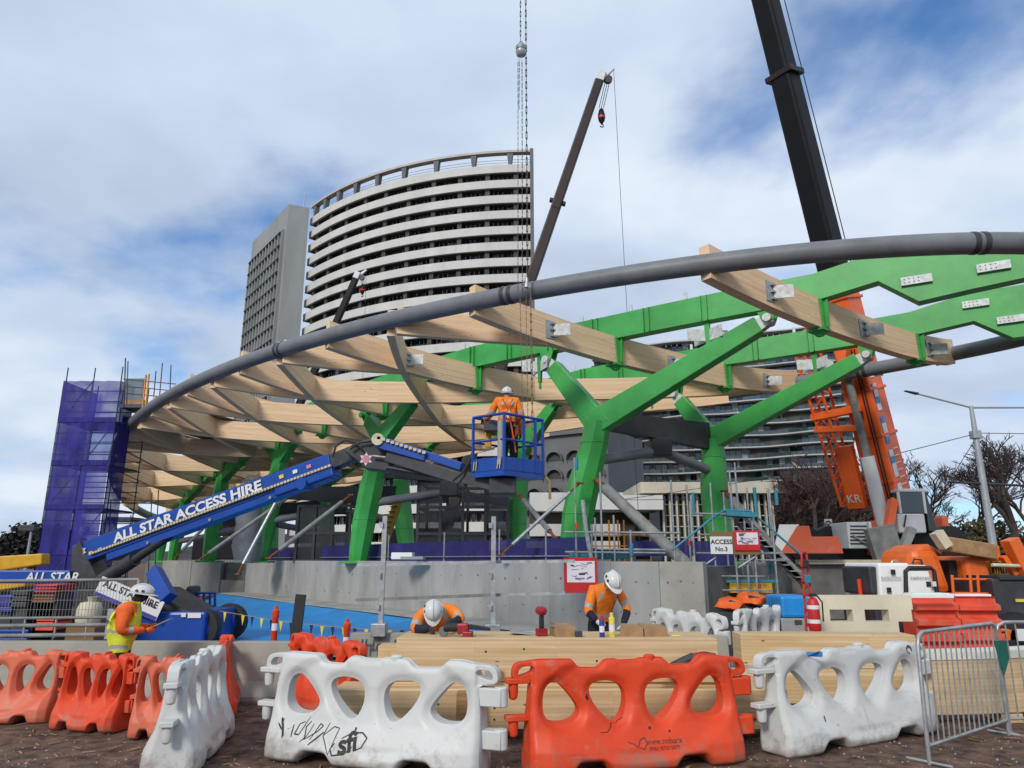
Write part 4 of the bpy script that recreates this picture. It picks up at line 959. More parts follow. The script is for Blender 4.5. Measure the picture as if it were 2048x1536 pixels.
t = empty('chisel', (2.06, 9.15, TZ - .03), 'yellow-handled chisel lying on the workbench beam', 'chisel', None, R(-10)); MB().tube([(-.11, 0, .02), (0, 0, .02)], .018, 10).build('handle', 'can_yellow', t, False); MB().box((.07, 0, .012), (.14, .024, .006)).build('blade', 'charcoal', t, False)
t = empty('steel_plate', (.13, 9.3, TZ), 'grey steel plate lying left of the upright drill', 'plate', None, R(3)); MB().box((0, 0, .02), (.30, .24, .012), M.Rotation(R(6), 3, 'Y')).build('plate', 'clay_grey', t, False)
# saw with a grey handle on the low bearer, by the orange barrier
t = empty('demolition_saw', (2.02, 8.62, .70), 'grey and red reciprocating saw propped behind the orange barrier', 'saw', None, R(4))
MB().tube([(-.28, 0, .08), (-.06, 0, .17), (.06, 0, .22)], [.05, .06, .055], 12).build('motor_body', 'charcoal', t, False, smooth=50)
MB().taper((.05, 0, .21), (.20, 0, .25), .09, .10, .06, .07).build('gear_head', 'tool_red', t, False, bevel=.015)
MB().tube([(.18, 0, .26), (.30, 0, .24), (.36, 0, .17), (.34, 0, .10)], .022, 8).build('handle', 'charcoal', t, False, smooth=50)
MB().tube([(-.30, 0, .07), (-.40, 0, .03)], [.03, .02], 8).build('chuck', 'galv', t, False)
t = empty('steel_bracket', py(984, 1350, 8.75), 'grey steel bracket hanging on the beam between the two front barriers', 'bracket'); MB().box((0, 0, 0), (.16, .03, .10)).build('plate', 'clay_grey', t, False, bevel=.01); MB().box((.05, -.02, .05), (.05, .05, .12)).build('tab', 'clay_grey', t, False)
MB().tube([(-.1, 0, -.05), (-.1, .0, -.25)], .012, 6).build('pin', 'clay_grey', t, False)

# ================================================================== PENNANT LINE, BOLLARDS
A, B = py(440, 1222, 15.2), py(890, 1262, 12.6)
def linep(f): p = A.lerp(B, f); p.z -= .10 * math.sin(math.pi * f); return p
t = empty('pennant_line', A, 'string of small yellow and navy pennants strung in front of the blue membrane', 'bunting')
MB().tube([linep(f) for f in seg(0, 1, 20)], .006, 5).build('cord', 'rope', t)
for i in range(19):
    p, q = linep((i + .4) / 21), linep((i + .75) / 21); m = (p + q) / 2 + V((0, 0, -.20)); pm = MB(); pm.poly([p, q, m]); pm.poly([q + V((0, .006, 0)), p + V((0, .006, 0)), m + V((0, .006, 0))])
    pm.build('pennant', 'pennant_yellow' if i % 2 == 0 else 'pennant_navy', t)
def bollard(px, y0, y1, Yb, label, black=False):
    a = py(px, y1, Yb); b = py(px, y0, Yb)
    t = empty('bollard', (a.x, Yb, 0), label, 'bollard')
    if black:
        MB().taper((a.x - .02, Yb, 0), (a.x + .07, Yb, b.z), .17, .06, .17, .06, up=(0, 1, 0)).build('post', 'ink', t); return
    MB().lathe([(.16, 0), (.16, .05), (.06, .08), (.05, b.z - .22), (.062, b.z - .2), (.062, b.z - .08), (.03, b.z - .06), (.03, b.z)], 14, M.Translation((a.x, Yb, 0))).build('post', 'barrier_orange', t, smooth=40)
    MB().lathe([(.056, b.z - .42), (.056, b.z - .30)], 14, M.Translation((a.x, Yb, 0)), False).build('reflector', 'paper', t, smooth=40)
bollard(548, 1211, 1275, 13.2, 'orange site bollard in front of the blue membrane, left of the black post')
bollard(693, 1237, 1275, 12.9, 'orange site bollard in front of the blue membrane, by the concrete barrier')
bollard(588, 1189, 1273, 12.6, 'black square post standing against the blue membrane', True)
# ================================================================== PEOPLE
def skin_mesh(name, verts, edges, radii, root=0, sub=2):
    me = bpy.data.meshes.new(name); me.from_pydata([tuple(v) for v in verts], edges, []); o = bpy.data.objects.new(name, me); COL.objects.link(o)
    o.modifiers.new('skin', 'SKIN').use_smooth_shade = True
    sv = me.skin_vertices[0].data
    for i, r in enumerate(radii): sv[i].radius = r if isinstance(r, tuple) else (r, r)
    sv[root].use_root = True
    sb_ = o.modifiers.new('sub', 'SUBSURF'); sb_.levels = sub; sb_.render_levels = sub
    m2 = evalmesh(o); bpy.data.objects.remove(o); m2.materials.clear()
    m2.polygons.foreach_set('use_smooth', [True] * len(m2.polygons)); return m2
def hand_mesh(wr, fwd, pn, side, curl, grip=.0):
    """wrist, finger direction, palm normal; five fingers of different lengths, thumb from the side of the palm"""
    f = V(fwd).normalized(); n = V(pn); n = (n - f * n.dot(f)).normalized(); s = f.cross(n) * side; wr = V(wr)
    vs, es, rs = [wr, wr + f * .045], [(0, 1)], [.027, .030]
    for k, (off, ln) in enumerate(((-.030, .066), (-.010, .076), (.011, .072), (.031, .056))):
        b = len(vs); d = f; p = wr + f * (.085 - abs(off) * .25) + s * off; vs.append(p); es.append((1, b)); rs.append(.0125)
        for j, fr in enumerate((.42, .32, .26)):
            a = curl * (j + .8); d = f * math.cos(a) + n * math.sin(a); p = p + d * ln * fr; vs.append(p); es.append((b + j, b + j + 1)); rs.append((.0105, .0098, .0085)[j])
    b = len(vs); p = wr + f * .03 - s * .036 + n * .006; vs.append(p); es.append((1, b)); rs.append(.015)
    for j, ln in enumerate((.036, .028)):
        d = (f * .75 - s * (.55 - j * .35) + n * (.35 + .5 * curl)).normalized(); p = p + d * ln; vs.append(p); es.append((b + j, b + j + 1)); rs.append((.0125, .010)[j])
    return skin_mesh('glove', vs, es, rs, 0, 1)
STD = dict(pelvis=(0, 0, .95), belly=(0, .01, 1.12), chest=(0, .02, 1.30), neck=(0, .03, 1.47), head=(0, .06, 1.575), crown=(0, .05, 1.64), nose=(0, .155, 1.575),
           shR=(.18, 0, 1.41), elR=(.23, -.02, 1.12), wrR=(.22, .12, .90), shL=(-.18, 0, 1.41), elL=(-.23, -.02, 1.12), wrL=(-.22, .12, .90),
           hpR=(.095, 0, .90), knR=(.11, .03, .50), anR=(.11, -.02, .10), toR=(.12, .14, .05), hpL=(-.095, 0, .90), knL=(-.11, .03, .50), anL=(-.11, -.02, .10), toL=(-.12, .14, .05))
RAD = dict(pelvis=(.155, .125), belly=(.150, .120), chest=(.165, .125), neck=.058, head=(.083, .095), crown=.07, nose=.014, shR=.088, shL=.088, elR=.060, elL=.060, wrR=.040, wrL=.040,
           hpR=.105, hpL=.105, knR=.072, knL=.072, anR=.052, anL=.052, toR=.045, toL=.045)
BONES = [('pelvis', 'belly'), ('belly', 'chest'), ('chest', 'neck'), ('neck', 'head'), ('head', 'crown'), ('head', 'nose'), ('chest', 'shR'), ('shR', 'elR'), ('elR', 'wrR'), ('chest', 'shL'), ('shL', 'elL'), ('elL', 'wrL'),
         ('pelvis', 'hpR'), ('hpR', 'knR'), ('knR', 'anR'), ('anR', 'toR'), ('pelvis', 'hpL'), ('hpL', 'knL'), ('knL', 'anL'), ('anL', 'toL')]
def person(label, loc, rz, pose, mats, dress, hands, helmet_rot=(0, 0, 0), scale=1.0, group='site workers in hi-vis', rad=None, glove=None, gcurl=.5, hdir=None):
    J = {k: V(v) for k, v in {**STD, **pose}.items()}; names = list(J); ix = {n: i for i, n in enumerate(names)}
    rd = {**RAD, **(rad or {})}
    me = skin_mesh('body', [J[n] for n in names], [(ix[a], ix[b]) for a, b in BONES], [rd[n] for n in names], ix['pelvis'], 3)
    for m in mats: me.materials.append(MT[m])
    for p in me.polygons:                                   # clothes follow the limbs
        c = p.center; best = None
        for a, b in BONES:
            A, B = J[a], J[b]; d = B - A; t = max(0, min(1, (c - A).dot(d) / d.length_squared)); q = A + d * t
            ra = rd[a] if not isinstance(rd[a], tuple) else max(rd[a]); rb = rd[b] if not isinstance(rd[b], tuple) else max(rd[b])
            dist = (c - q).length / (ra * (1 - t) + rb * t)
            if best is None or dist < best[0]: best = (dist, a, b, t)
        p.material_index = dress(best[1], best[2], best[3], c)
    t = empty('person', loc, label, 'person', group, rz, scale)
    link('body', me, t, False)
    # hard hat
    up = (J['crown'] - J['head']).normalized(); fw = (J['nose'] - J['head']); fw = (fw - up * fw.dot(up)).normalized(); x = fw.cross(up)
    m = M((x, fw, up)).transposed().to_4x4(); m.translation = J['head'] + up * .035
    hm = MB(); nlat, nlon = 8, 24
    rings = []
    for i in range(nlat + 1):
        a = R(90) * i / nlat; rings.append(hm.pts([m @ V((.112 * math.cos(a) * math.cos(2*math.pi*j/nlon), .134 * math.cos(a) * math.sin(2*math.pi*j/nlon), .114 * math.sin(a) * (1 + .04 * (abs(math.cos(2*math.pi*j/nlon)) < .2)))) for j in range(nlon)]))
    for A, B in zip(rings, rings[1:]):
        for j in range(nlon): hm.face((A + j, A + (j+1) % nlon, B + (j+1) % nlon, B + j))
    hat = hm.build('hard_hat', 'helmet', t, False, smooth=60); hat.modifiers.new('s', 'SOLIDIFY').thickness = .006
    br = MB(); inn, outr = [], []
    for j in range(nlon):
        a = 2*math.pi*j/nlon; pk = max(0, math.sin(a)); inn.append(m @ V((.111 * math.cos(a), .133 * math.sin(a), .0))); outr.append(m @ V((.124 * math.cos(a), (.146 + .05 * pk) * math.sin(a), -.008 - .012 * pk)))
    A = br.pts(inn); B = br.pts(outr); A2 = br.pts([p + up * -.006 for p in inn]); B2 = br.pts([p + up * -.006 for p in outr])
    for j in range(nlon):
        k = (j + 1) % nlon; br.face((A + j, A + k, B + k, B + j)); br.face((B2 + j, B2 + k, A2 + k, A2 + j)); br.face((B + j, B + k, B2 + k, B2 + j))
    br.build('brim', 'helmet', hat, False, smooth=40)
    MB().tube([m @ V((0, .134 * math.cos(a), .117 * math.sin(a) + .004)) for a in seg(R(20), R(160), 12)], .012, 6).build('ridge', 'helmet', hat, False, smooth=60)
    for sx in (-1, 1): MB().tube([m @ V((sx * .108, .05, -.01)), m @ V((sx * .075, .06, -.15))], .004, 4).build('chin_strap', 'ink', hat, False)
    for sx, sy, mt in ((1, .02, 'ink'), (-1, .02, 'sticker_blue'), (1, -.05, 'ink')):
        c = m @ V((sx * .107, sy, .030)); d = (c - m @ V((0, sy * .4, 0))).normalized(); MB().tube([c - d * .006, c + d * .004], .018, 10).build('sticker', mt, hat, False)
    for sd, sgn in (('R', 1), ('L', -1)):
        if glove is None: break
        wr, el = J['wr' + sd], J['el' + sd]; f = (wr - el).normalized()
        fd, pn = (hdir or {}).get(sd, (f, (-sgn, 0, 0)))
        gm = hand_mesh(wr - f * .01, fd, pn, sgn, gcurl); gm.materials.append(MT[glove]); link('glove', gm, t, False)
    return t, J
# worker in the yellow vest, looking down at a clipboard
def dress_vest(a, b, t, c):
    s = {a, b}
    if a == 'neck' or 'crown' in b or b in ('nose',): return 5
    if a == 'chest' and b == 'neck': return 1 if t > .45 else 0
    if b == 'belly': return 3 if .55 < t < .85 else 0
    if (a, b) == ('belly', 'chest'): return 3 if .25 < t < .48 and False else 0
    if b in ('shR', 'shL'): return 3 if .42 < t < .60 else (0 if t < .7 else 1)
    if a in ('shR', 'shL'): return 1
    if a in ('elR', 'elL'): return 3 if .28 < t < .48 else 1
    if c.z > .80 and (a == 'pelvis' or a in ('hpR', 'hpL')): return 3 if .84 < c.z < .89 else 0
    return 2
yw, _ = person('person in a yellow safety vest and white helmet holding a clipboard', (py(246, 1250, 10.3).x, 10.3, .0), R(-72),
       dict(chest=(0, .05, 1.29), neck=(0, .10, 1.44), head=(0, .16, 1.53), crown=(0, .17, 1.60), nose=(0, .245, 1.50), shR=(.19, .04, 1.38), elR=(.25, .02, 1.08), wrR=(.14, .27, 1.08), shL=(-.19, .04, 1.38), elL=(-.24, .05, 1.08), wrL=(-.12, .28, 1.10)),
       ['hivis_yellow', 'orange_cloth', 'navy_cloth', 'reflective', 'skin', 'black_cloth'], dress_vest, None, scale=.99, rad=dict(belly=(.205, .19), chest=(.20, .18), pelvis=(.20, .18), hpR=.12, hpL=.12, head=(.088, .10), shR=.10, shL=.10, elR=.078, elL=.075, wrR=.05), glove='orange_cloth', gcurl=.7)
yw.matrix_basis = yw.matrix_basis @ M.Diagonal((1.16, 1.16, 1.0, 1)); ROOTM[yw.name] = yw.matrix_basis.copy()
cb_ = empty('clipboard', ROOTM[yw.name] @ V((0, .38, 1.13)), 'grey clipboard held by the person in the yellow vest', 'clipboard'); MB().box(ROOTM[yw.name] @ V((-.02, .40, 1.14)), (.012, .22, .30), M.Rotation(R(-80), 3, 'Z') @ M.Rotation(R(-65), 3, 'X') @ M.Rotation(R(90), 3, 'Z')).build('board', 'clay_grey', cb_)
lettering('SPOTTER', .07, face_mx((.10, -.185, 1.20), (.88, .47, 0), (0, 0, 1)), 'ink', yw, .012, world=False)
def dress_orange(a, b, t, c):
    if a == 'neck' or b in ('crown', 'nose'): return 4 if b != 'head' or t > .3 else 1
    if a == 'chest' and b == 'neck': return 0
    if b == 'belly': return 3 if .60 < t < .9 else (0 if t > .25 else 2)
    if b in ('shR', 'shL'): return 3 if .40 < t < .62 else 0
    if a in ('shR', 'shL'): return 3 if .62 < t < .82 else 0
    if a in ('elR', 'elL'): return 0 if t < .15 else 1
    if (a, b) == ('belly', 'chest'): return 0
    return 2
OM = ['hivis_orange', 'navy_cloth', 'navy_cloth', 'reflective', 'skin']
# worker bent over the beam with a power tool
cwk, CJ = person('person bent over the workbench beam gripping a red power tool', (py(872, 1250, 9.95).x, 9.95, 0), R(180 + 6),
       dict(pelvis=(-.02, -.12, .93), belly=(0, .02, 1.10), chest=(.0, .20, 1.27), neck=(.02, .34, 1.36), head=(.04, .43, 1.36), crown=(.045, .50, 1.385), nose=(.04, .46, 1.27),
            shR=(.20, .22, 1.31), elR=(.27, .42, 1.13), wrR=(.06, .60, 1.17), shL=(-.21, .20, 1.36), elL=(-.32, .44, 1.25), wrL=(-.12, .64, 1.20), hpR=(.09, -.12, .89), hpL=(-.11, -.12, .89), knR=(.12, .02, .50), knL=(-.12, .04, .50), anR=(.12, -.10, .10), anL=(-.12, -.08, .10), toR=(.13, .06, .05), toL=(-.13, .08, .05)),
       OM, dress_orange, None, glove='glove_dark', gcurl=.9, rad=dict(shR=.105, shL=.105, elR=.075, elL=.075, chest=(.19, .15)), hdir=dict(R=((.0, 1, -.25), (-1, 0, 0)), L=((.2, 1, -.3), (0, .2, -1))))
# his tool
tl = py(905, 1258, 9.05); t = empty('power_tool', tl, 'red and black cordless grinder held down on the workbench beam', 'power tool', None, R(-6))
MB().tube([(-.10, 0, .02), (.02, 0, .02), (.10, 0, .02)], [.05, .055, .045], 12).build('motor_body', 'black_rubber', t, False, smooth=50)
MB().taper((.06, 0, .0), (.20, 0, .02), .10, .13, .09, .10).build('housing', 'tool_red', t, False, bevel=.02)
MB().box((.19, 0, -.06), (.12, .10, .07)).build('battery', 'tool_red', t, False, bevel=.012)
MB().taper((.20, 0, .03), (.46, .02, .0), .06, .06, .035, .035).build('nozzle', 'black_rubber', t, False, bevel=.01)
MB().lathe([(.06, -.012), (.06, .012)], 20, M.Translation((-.11, 0, -.03)) @ M.Rotation(R(70), 4, 'X')).build('disc', 'charcoal', t, False)
# worker bending beside the cans, white gloves
rwk, RJ = person('person in an open orange jacket and white gloves leaning over the cans', (py(1206, 1250, 10.15).x, 10.15, .24), R(-105 - 50),
       dict(pelvis=(0, -.10, .93), belly=(0, -.04, 1.11), chest=(0, .10, 1.29), neck=(.02, .22, 1.42), head=(.03, .32, 1.47), crown=(.035, .40, 1.53), nose=(.03, .39, 1.39),
            shR=(.19, .08, 1.36), elR=(.30, .10, 1.08), wrR=(.24, .24, .98), shL=(-.18, .12, 1.36), elL=(-.25, .24, 1.10), wrL=(-.10, .34, .93), hpR=(.10, -.10, .89), hpL=(-.10, -.10, .89)),
       OM, dress_orange, None, glove='glove_white', gcurl=.6, rad=dict(wrR=.046, wrL=.046, elR=.064))
obd = MB(); pr = ROOTM[rwk.name].translation; obd.box((pr.x, pr.y + .1, .12), (1.0, .7, .235)); o = obd.build('dunnage_block', 'timber_block'); tag(o, 'low timber platform under the feet of the glove-wearing worker', 'timber block', 'timber blocks under the beams')
# ================================================================== BLUE BOOM LIFT
P0, P1 = py(168, 1108, 18.2), py(668, 926, 15.75)
bl = empty('boom_lift', (py(260, 1280, 18.2).x, 18.2, 0), 'blue articulated boom lift with white company lettering along its boom', 'boom lift')
D = (P1 - P0).normalized(); SN = V((D.y, -D.x, 0)).normalized(); UP = D.cross(SN) if D.cross(SN).z > 0 else SN.cross(D)
bm_ = MB(); bm_.taper(P0 - D * .15, P1, .40, .50, .34, .40, up=UP); boom = bm_.build('boom', 'lift_blue', bl, bevel=.02)
bl2 = MB(); bl2.taper(P0 + D * .9 - UP * .33, P1 - D * .1 - UP * .27, .34, .16, .30, .14, up=UP); bl2.build('lower_rail', 'lift_blue', boom)
tr = MB(); Lb = (P1 - P0).length
for i in range(int(Lb * .96 / .09)):
    c = P0 + D * (.5 + i * .09) + SN * .235 - UP * (.13 - .03 * i * .09 / Lb); tr.bar(c - D * .033, c + D * .033, .05, .05, up=UP)
tag(tr.build('cable_track', 'cream_paint', boom), kind='stuff')
MB().bar(P0 + D * .5 + SN * .208 - UP * .13, P1 - D * .1 + SN * .185 - UP * .10, .03, .10, up=UP).build('track_channel', 'charcoal', boom)
tx = face_mx(P0 + D * (Lb * .46) + SN * .206 + UP * .035, D, UP)
if tx.to_3x3().col[2].dot(SN) < 0: tx = face_mx(P0 + D * (Lb * .46) + SN * .206 + UP * .035, D, UP)
lettering('ALL STAR ACCESS HIRE', .31, tx @ M.Scale(1.36, 4, (1, 0, 0)), 'board_white', boom, .035)
star = lambda c, r, d, up, mt, par: (lambda mx: (MB().prism([(r * (1 if i % 2 == 0 else .55) * math.sin(math.pi * i / 6), r * (1 if i % 2 == 0 else .55) * math.cos(math.pi * i / 6)) for i in range(12)], mx, .008).build('emblem', 'board_white', par), MB().prism([(r * .55 * math.sin(math.pi * i / 8), r * .55 * math.cos(math.pi * i / 8)) for i in range(16)], mx @ M.Translation((0, 0, .006)), .006).build('emblem', mt, par)))(face_mx(c, d, up))
star(P0 + D * .22 + SN * .225, .12, D, UP, 'sticker_pink', boom)
for k in range(3):                                          # hoses and stickers on the boom
    o_ = SN * (.10 - .05 * k) + UP * (.265 - .05 * 0); Q = [P0.lerp(P1, f) + o_ + UP * (-.055 * f + .012 * math.sin(9 * f + k)) for f in seg(.05, .98, 26)]
    MB().tube(Q, .016, 6).build('hose', 'black_rubber', bl, smooth=60)
for f, mt in ((.06, 'can_yellow'), (.10, 'board_white'), (.83, 'can_yellow'), (.88, 'board_white'), (.93, 'sticker_pink')):
    c = P0.lerp(P1, f) + SN * .196 + UP * (.06 if f > .5 else -.10); MB().bar(c - D * .06, c + D * .06, .012, .08, up=UP).build('sticker', mt, boom)
for f in (.3, .55, .78): c = P0.lerp(P1, f) - UP * (.36 - .06 * f); MB().tube([c - SN * .21, c + SN * .21], .035, 10).build('roller_pin', 'galv', boom)
# inner section, elbow and jib
K0, K1 = P1 - D * .5, py(728, 900, 15.5)
MB().taper(K0, K1, .28, .34, .26, .34, up=UP).build('inner_boom', 'charcoal', bl, bevel=.02)
sl_ = MB().taper(P1 - D * 1.5 - UP * .20 + SN * .02, P1 + D * .05 - UP * .20 + SN * .02, .38, .26, .38, .26, up=UP).build('boom_sleeve', 'lift_blue', bl, bevel=.03)
MB().tube([P1 - D * .75 - UP * .26 - SN * .1, P1 - D * .75 - UP * .26 + SN * .26], .14, 16).build('sleeve_boss', 'lift_blue', bl, smooth=40)
el = [py(x, y, 15.4) for x, y in ((692, 905), (712, 888), (758, 876), (790, 884), (792, 932), (775, 945), (735, 940), (718, 925))]
c = sum(el, V()) / len(el); eb = MB(); a = eb.pts([p + V((0, -.2, 0)) for p in el]); b = eb.pts([p + V((0, .2, 0)) for p in el]); n = len(el)
eb.face([a + i for i in range(n)]); eb.face([b + i for i in range(n)][::-1])
for i in range(n): eb.face((a + i, b + i, b + (i+1) % n, a + (i+1) % n))
elb = eb.build('elbow', 'charcoal', bl, bevel=.03)
star(py(732, 918, 15.19), .15, (1, 0, 0), (0, 0, 1), 'sticker_pink', elb)
J0, J1 = py(760, 880, 15.2), py(936, 936, 14.6)
MB().bar(J0, py(925, 934, 14.7), .20, .17, up=(0, 0, 1)).build('jib_channel', 'lift_blue', bl, bevel=.015)
MB().bar(py(752, 886, 15.0), py(852, 914, 14.8), .10, .20).build('link_arm', 'lift_blue', bl, bevel=.02)
tr = MB()
for i in range(11): q = py(758 + i * 9, 882 + i * 2.9, 14.93 - i * .02); tr.box(q + V((0, -.03, .06)), (.07, .04, .06))
tag(tr.build('cable_track', 'cream_paint', bl), kind='stuff')
MB().tube([py(757, 880, 15.0) + V((0, -.12, 0)), py(757, 880, 15.0) + V((0, .12, 0))], .13, 16).build('hinge_boss', 'cream_paint', bl, smooth=40)
MB().bar(py(775, 912, 15.1), py(935, 962, 14.7), .22, .26).build('jib_arm', 'charcoal', bl, bevel=.02)
MB().tube([py(775, 935, 15.1), py(905, 958, 14.8)], .05, 10).build('levelling_cylinder', 'dark_steel', bl, smooth=40)
MB().tube([py(745, 912, 15.1), py(800, 918, 15.1)], .025, 8).build('cylinder_rod', 'galv', bl, smooth=40)
for k, (pts_, r) in enumerate((([(665, 915), (672, 892), (690, 880), (712, 886), (725, 900)], .022), ([(700, 898), (720, 885), (745, 882), (770, 888)], .022), ([(905, 962), (925, 945), (938, 925), (945, 905)], .025))):
    P = [py(x, y, 15.1 if k < 2 else 14.5) for x, y in pts_]; Q = []
    for i in range(len(P) - 1):
        for f in (0, .5): Q.append(P[i].lerp(P[i+1], f))
    MB().tube(Q + [P[-1]], r, 8).build('hose', 'black_rubber', bl, smooth=60)
# basket
BC = py(1008, 940, 13.95); fz = BC.z; dr_ = V((.74, .67, 0)); dl_ = V((-.80, .60, 0)).normalized(); L1, L2 = .80, 1.08
def bp(u, v, z): return V((BC.x, BC.y, 0)) + dl_ * u + dr_ * v + V((0, 0, fz + z))
bk_ = MB(); bk_.hexa([bp(0, 0, -.10), bp(L1, 0, -.10), bp(L1, L2, -.10), bp(0, L2, -.10), bp(0, 0, .02), bp(L1, 0, .02), bp(L1, L2, .02), bp(0, L2, .02)])
bas = bk_.build('basket_floor', 'lift_blue', bl)
for (u0, v0, u1, v1) in ((0, 0, L1, 0), (0, 0, 0, L2), (L1, 0, L1, L2), (0, L2, L1, L2)):
    kk = MB(); kk.bar(bp(u0, v0, .14), bp(u1, v1, .14), .02, .26); kk.build('kick_plate', 'lift_blue', bl)
    for z in (.62, 1.14): MB().tube([bp(u0, v0, z), bp(u1, v1, z)], .024 if z < 1 else .03, 8).build('basket_rail', 'lift_blue', bl, smooth=50)
for (u, v) in ((0, 0), (L1, 0), (L1, L2), (0, L2), (0, L2 * .5), (0, L2 * .8)): MB().bar(bp(u, v, 0), bp(u, v, 1.14), .045, .045, up=dr_).build('basket_post', 'lift_blue', bl)
for (u, v) in ((.10, -.02), (L1 - .09, -.02)):
    for i in range(4): q = MB(); q.bar(bp(u + .055 - i * .03, v, .04 + .0), bp(u + .015 - i * .03 + .02, v, .22), .006, .018, up=dl_); q.build('hazard_stripe', 'cream_paint' if i % 2 == 0 else 'ink', bl)
MB().box(bp(.55, .25, .95), (.34, .2, .2)).build('control_box', 'charcoal', bl, bevel=.02)
MB().tube([bp(.12, .05, .12), bp(.12, .05, 1.0)], .075, 16).build('tube_holder', 'clay_grey', bl, smooth=40)
MB().box(bp(.75, .35, .85), (.14, .06, .6)).build('yellow_panel', 'yellow_paint', bl, bevel=.02)
MB().box(bp(.5, .5, -.28), (.55, .7, .34)).build('basket_mount', 'charcoal', bl, bevel=.04)
MB().bar(py(930, 955, 14.7), bp(.5, .4, -.25), .25, .25).build('rotator', 'charcoal', bl)
MB().tube([bp(.1, 1.1, .1), bp(-.02, 1.25, -.15), bp(.0, 1.27, -.5)], .03, 8).build('cable_end', 'rope', bl)
bt = empty('parts_bucket', bp(.58, .25, .025), 'white bucket of bolts on the lift platform floor', 'bucket'); MB().lathe([(.11, 0), (.14, .18), (.135, .18), (.11, .02)], 16).build('bucket', 'paper', bt, False, smooth=40); MB().tube([(-.14, 0, .17), (-.1, 0, .27), (.1, 0, .27), (.14, 0, .17)], .005, 5).build('bail', 'galv', bt, False)
def dress_back(a, b, t, c):
    if a == 'neck' or b in ('crown', 'nose'): return 4
    if a == 'chest' and b == 'neck': return 0
    if b == 'belly': return 3 if .60 < t < .9 else (0 if t > .1 else 2)
    if b in ('shR', 'shL'): return 3 if .40 < t < .58 else 0
    if a in ('shR', 'shL'): return 3 if .70 < t < .9 else 0
    if a in ('elR', 'elL'): return 3 if .25 < t < .45 else 0
    if (a, b) == ('belly', 'chest'): return 0
    if a == 'pelvis' and c.z > .88: return 0
    return 2
pw, PJ = person('person in orange hi-vis and harness standing on the raised lift platform', bp(.30, .40, .03), R(4),
       dict(elL=(-.33, .08, 1.14), wrL=(-.46, .24, 1.06), elR=(.29, -.02, 1.12), wrR=(.22, .20, 1.02), shR=(.20, 0, 1.41), shL=(-.20, 0, 1.41)), OM, dress_back, None, glove='glove_dark', scale=1.03, rad=dict(belly=(.18, .15), chest=(.19, .15), pelvis=(.17, .14), shR=.10, shL=.10, elR=.075, elL=.075))
hn = [((-.10, -.175, 1.42), (0, -.20, 1.22), (.10, -.175, 1.42)), ((-.17, -.05, 1.02), (0, -.185, 1.06), (.17, -.05, 1.02)), ((-.16, 0, .98), (-.17, -.08, .70), (-.08, -.12, .62)), ((.16, 0, .98), (.17, -.08, .70), (.08, -.12, .62)), ((0, -.19, 1.2), (.06, -.24, .9), (.13, -.20, .55), (.16, -.18, .35))]
for q in hn: MB().tube([V(p) for p in q], .014, 6).build('harness_strap', 'orange_cloth', pw, False, smooth=60)
MB().box((.02, -.185, 1.10), (.05, .04, .16)).build('harness_pack', 'board_white', pw, False, bevel=.01)
lettering('KEYSTONE', .055, face_mx((0, -.168, 1.28), (1, 0, 0), (0, 0, 1)), 'ink', pw, .012, world=False)
pw2, _ = person('person in a white helmet mostly hidden behind the platform worker', bp(.30, .40, .03) + V((.055, .62, 0)), R(-10), dict(), OM, dress_back, None, glove='glove_dark', scale=.97)
# turret, hood, lower riser
def lbox(x0, x1, y0, y1, Y, dep, m_, name, par=bl, bev=.03, top=None):
    a, b = py(x0, y1, Y), py(x1, y0, Y); tl = top if top is not None else (0, 0)
    q = MB().hexa([(a.x, Y, a.z), (b.x, Y, a.z), (b.x, Y + dep, a.z), (a.x, Y + dep, a.z), (a.x + tl[0], Y, b.z), (b.x + tl[1], Y, b.z), (b.x + tl[1], Y + dep, b.z), (a.x + tl[0], Y + dep, b.z)])
    return q.build(name, m_, par, bevel=bev)
tp_ = [py(x, y, 17.9) for x, y in ((137, 1180), (143, 1098), (158, 1080), (172, 1110), (205, 1178))]
tm = MB(); a = tm.pts([p for p in tp_]); b = tm.pts([p + V((0, .7, 0)) for p in tp_]); n = 5
tm.face([a + i for i in range(n)]); tm.face([b + i for i in range(n)][::-1]); [tm.face((a + i, b + i, b + (i+1) % n, a + (i+1) % n)) for i in range(n)]
tm.build('boom_bracket', 'charcoal', bl, bevel=.03)
MB().tube([py(205, 1160, 17.8), py(270, 1118, 17.5)], .17, 14).build('lift_cylinder', 'charcoal', bl, smooth=40); MB().tube([py(265, 1122, 17.5), py(345, 1068, 17.2)], .10, 12).build('cylinder_rod', 'dark_steel', bl, smooth=40)
lr = lbox(-120, 140, 1141, 1167, 17.7, .55, 'lift_blue', 'riser_arm'); lettering('ALL STAR', .30, face_mx(py(104, 1155, 17.68), (1, 0, 0), (0, 0, 1)), 'board_white', lr, .02, shear=.15)
lbox(140, 250, 1178, 1262, 17.9, 1.5, 'charcoal', 'turret_base')
hd = lbox(205, 385, 1178, 1226, 17.3, 1.6, 'charcoal', 'hood', bev=.05, top=(.1, -1.0))
bdy = lbox(255, 412, 1224, 1286, 17.1, 2.0, 'lift_blue', 'counterweight', bev=.06, top=(.0, .0))
MB().bar(py(308, 1142, 17.4), py(338, 1198, 17.0), .3, .28, up=(0, 1, 0)).build('hood_strut', 'lift_blue', bl, bevel=.02)
lbox(60, 240, 1256, 1288, 17.4, 1.9, 'lift_blue', 'chassis', bev=.05, top=(1.0, -.1))
lbox(375, 402, 1226, 1236, 17.06, .03, 'board_white', 'data_plate', bev=0); lbox(362, 372, 1226, 1234, 17.06, .03, 'board_white', 'data_plate', bev=0)
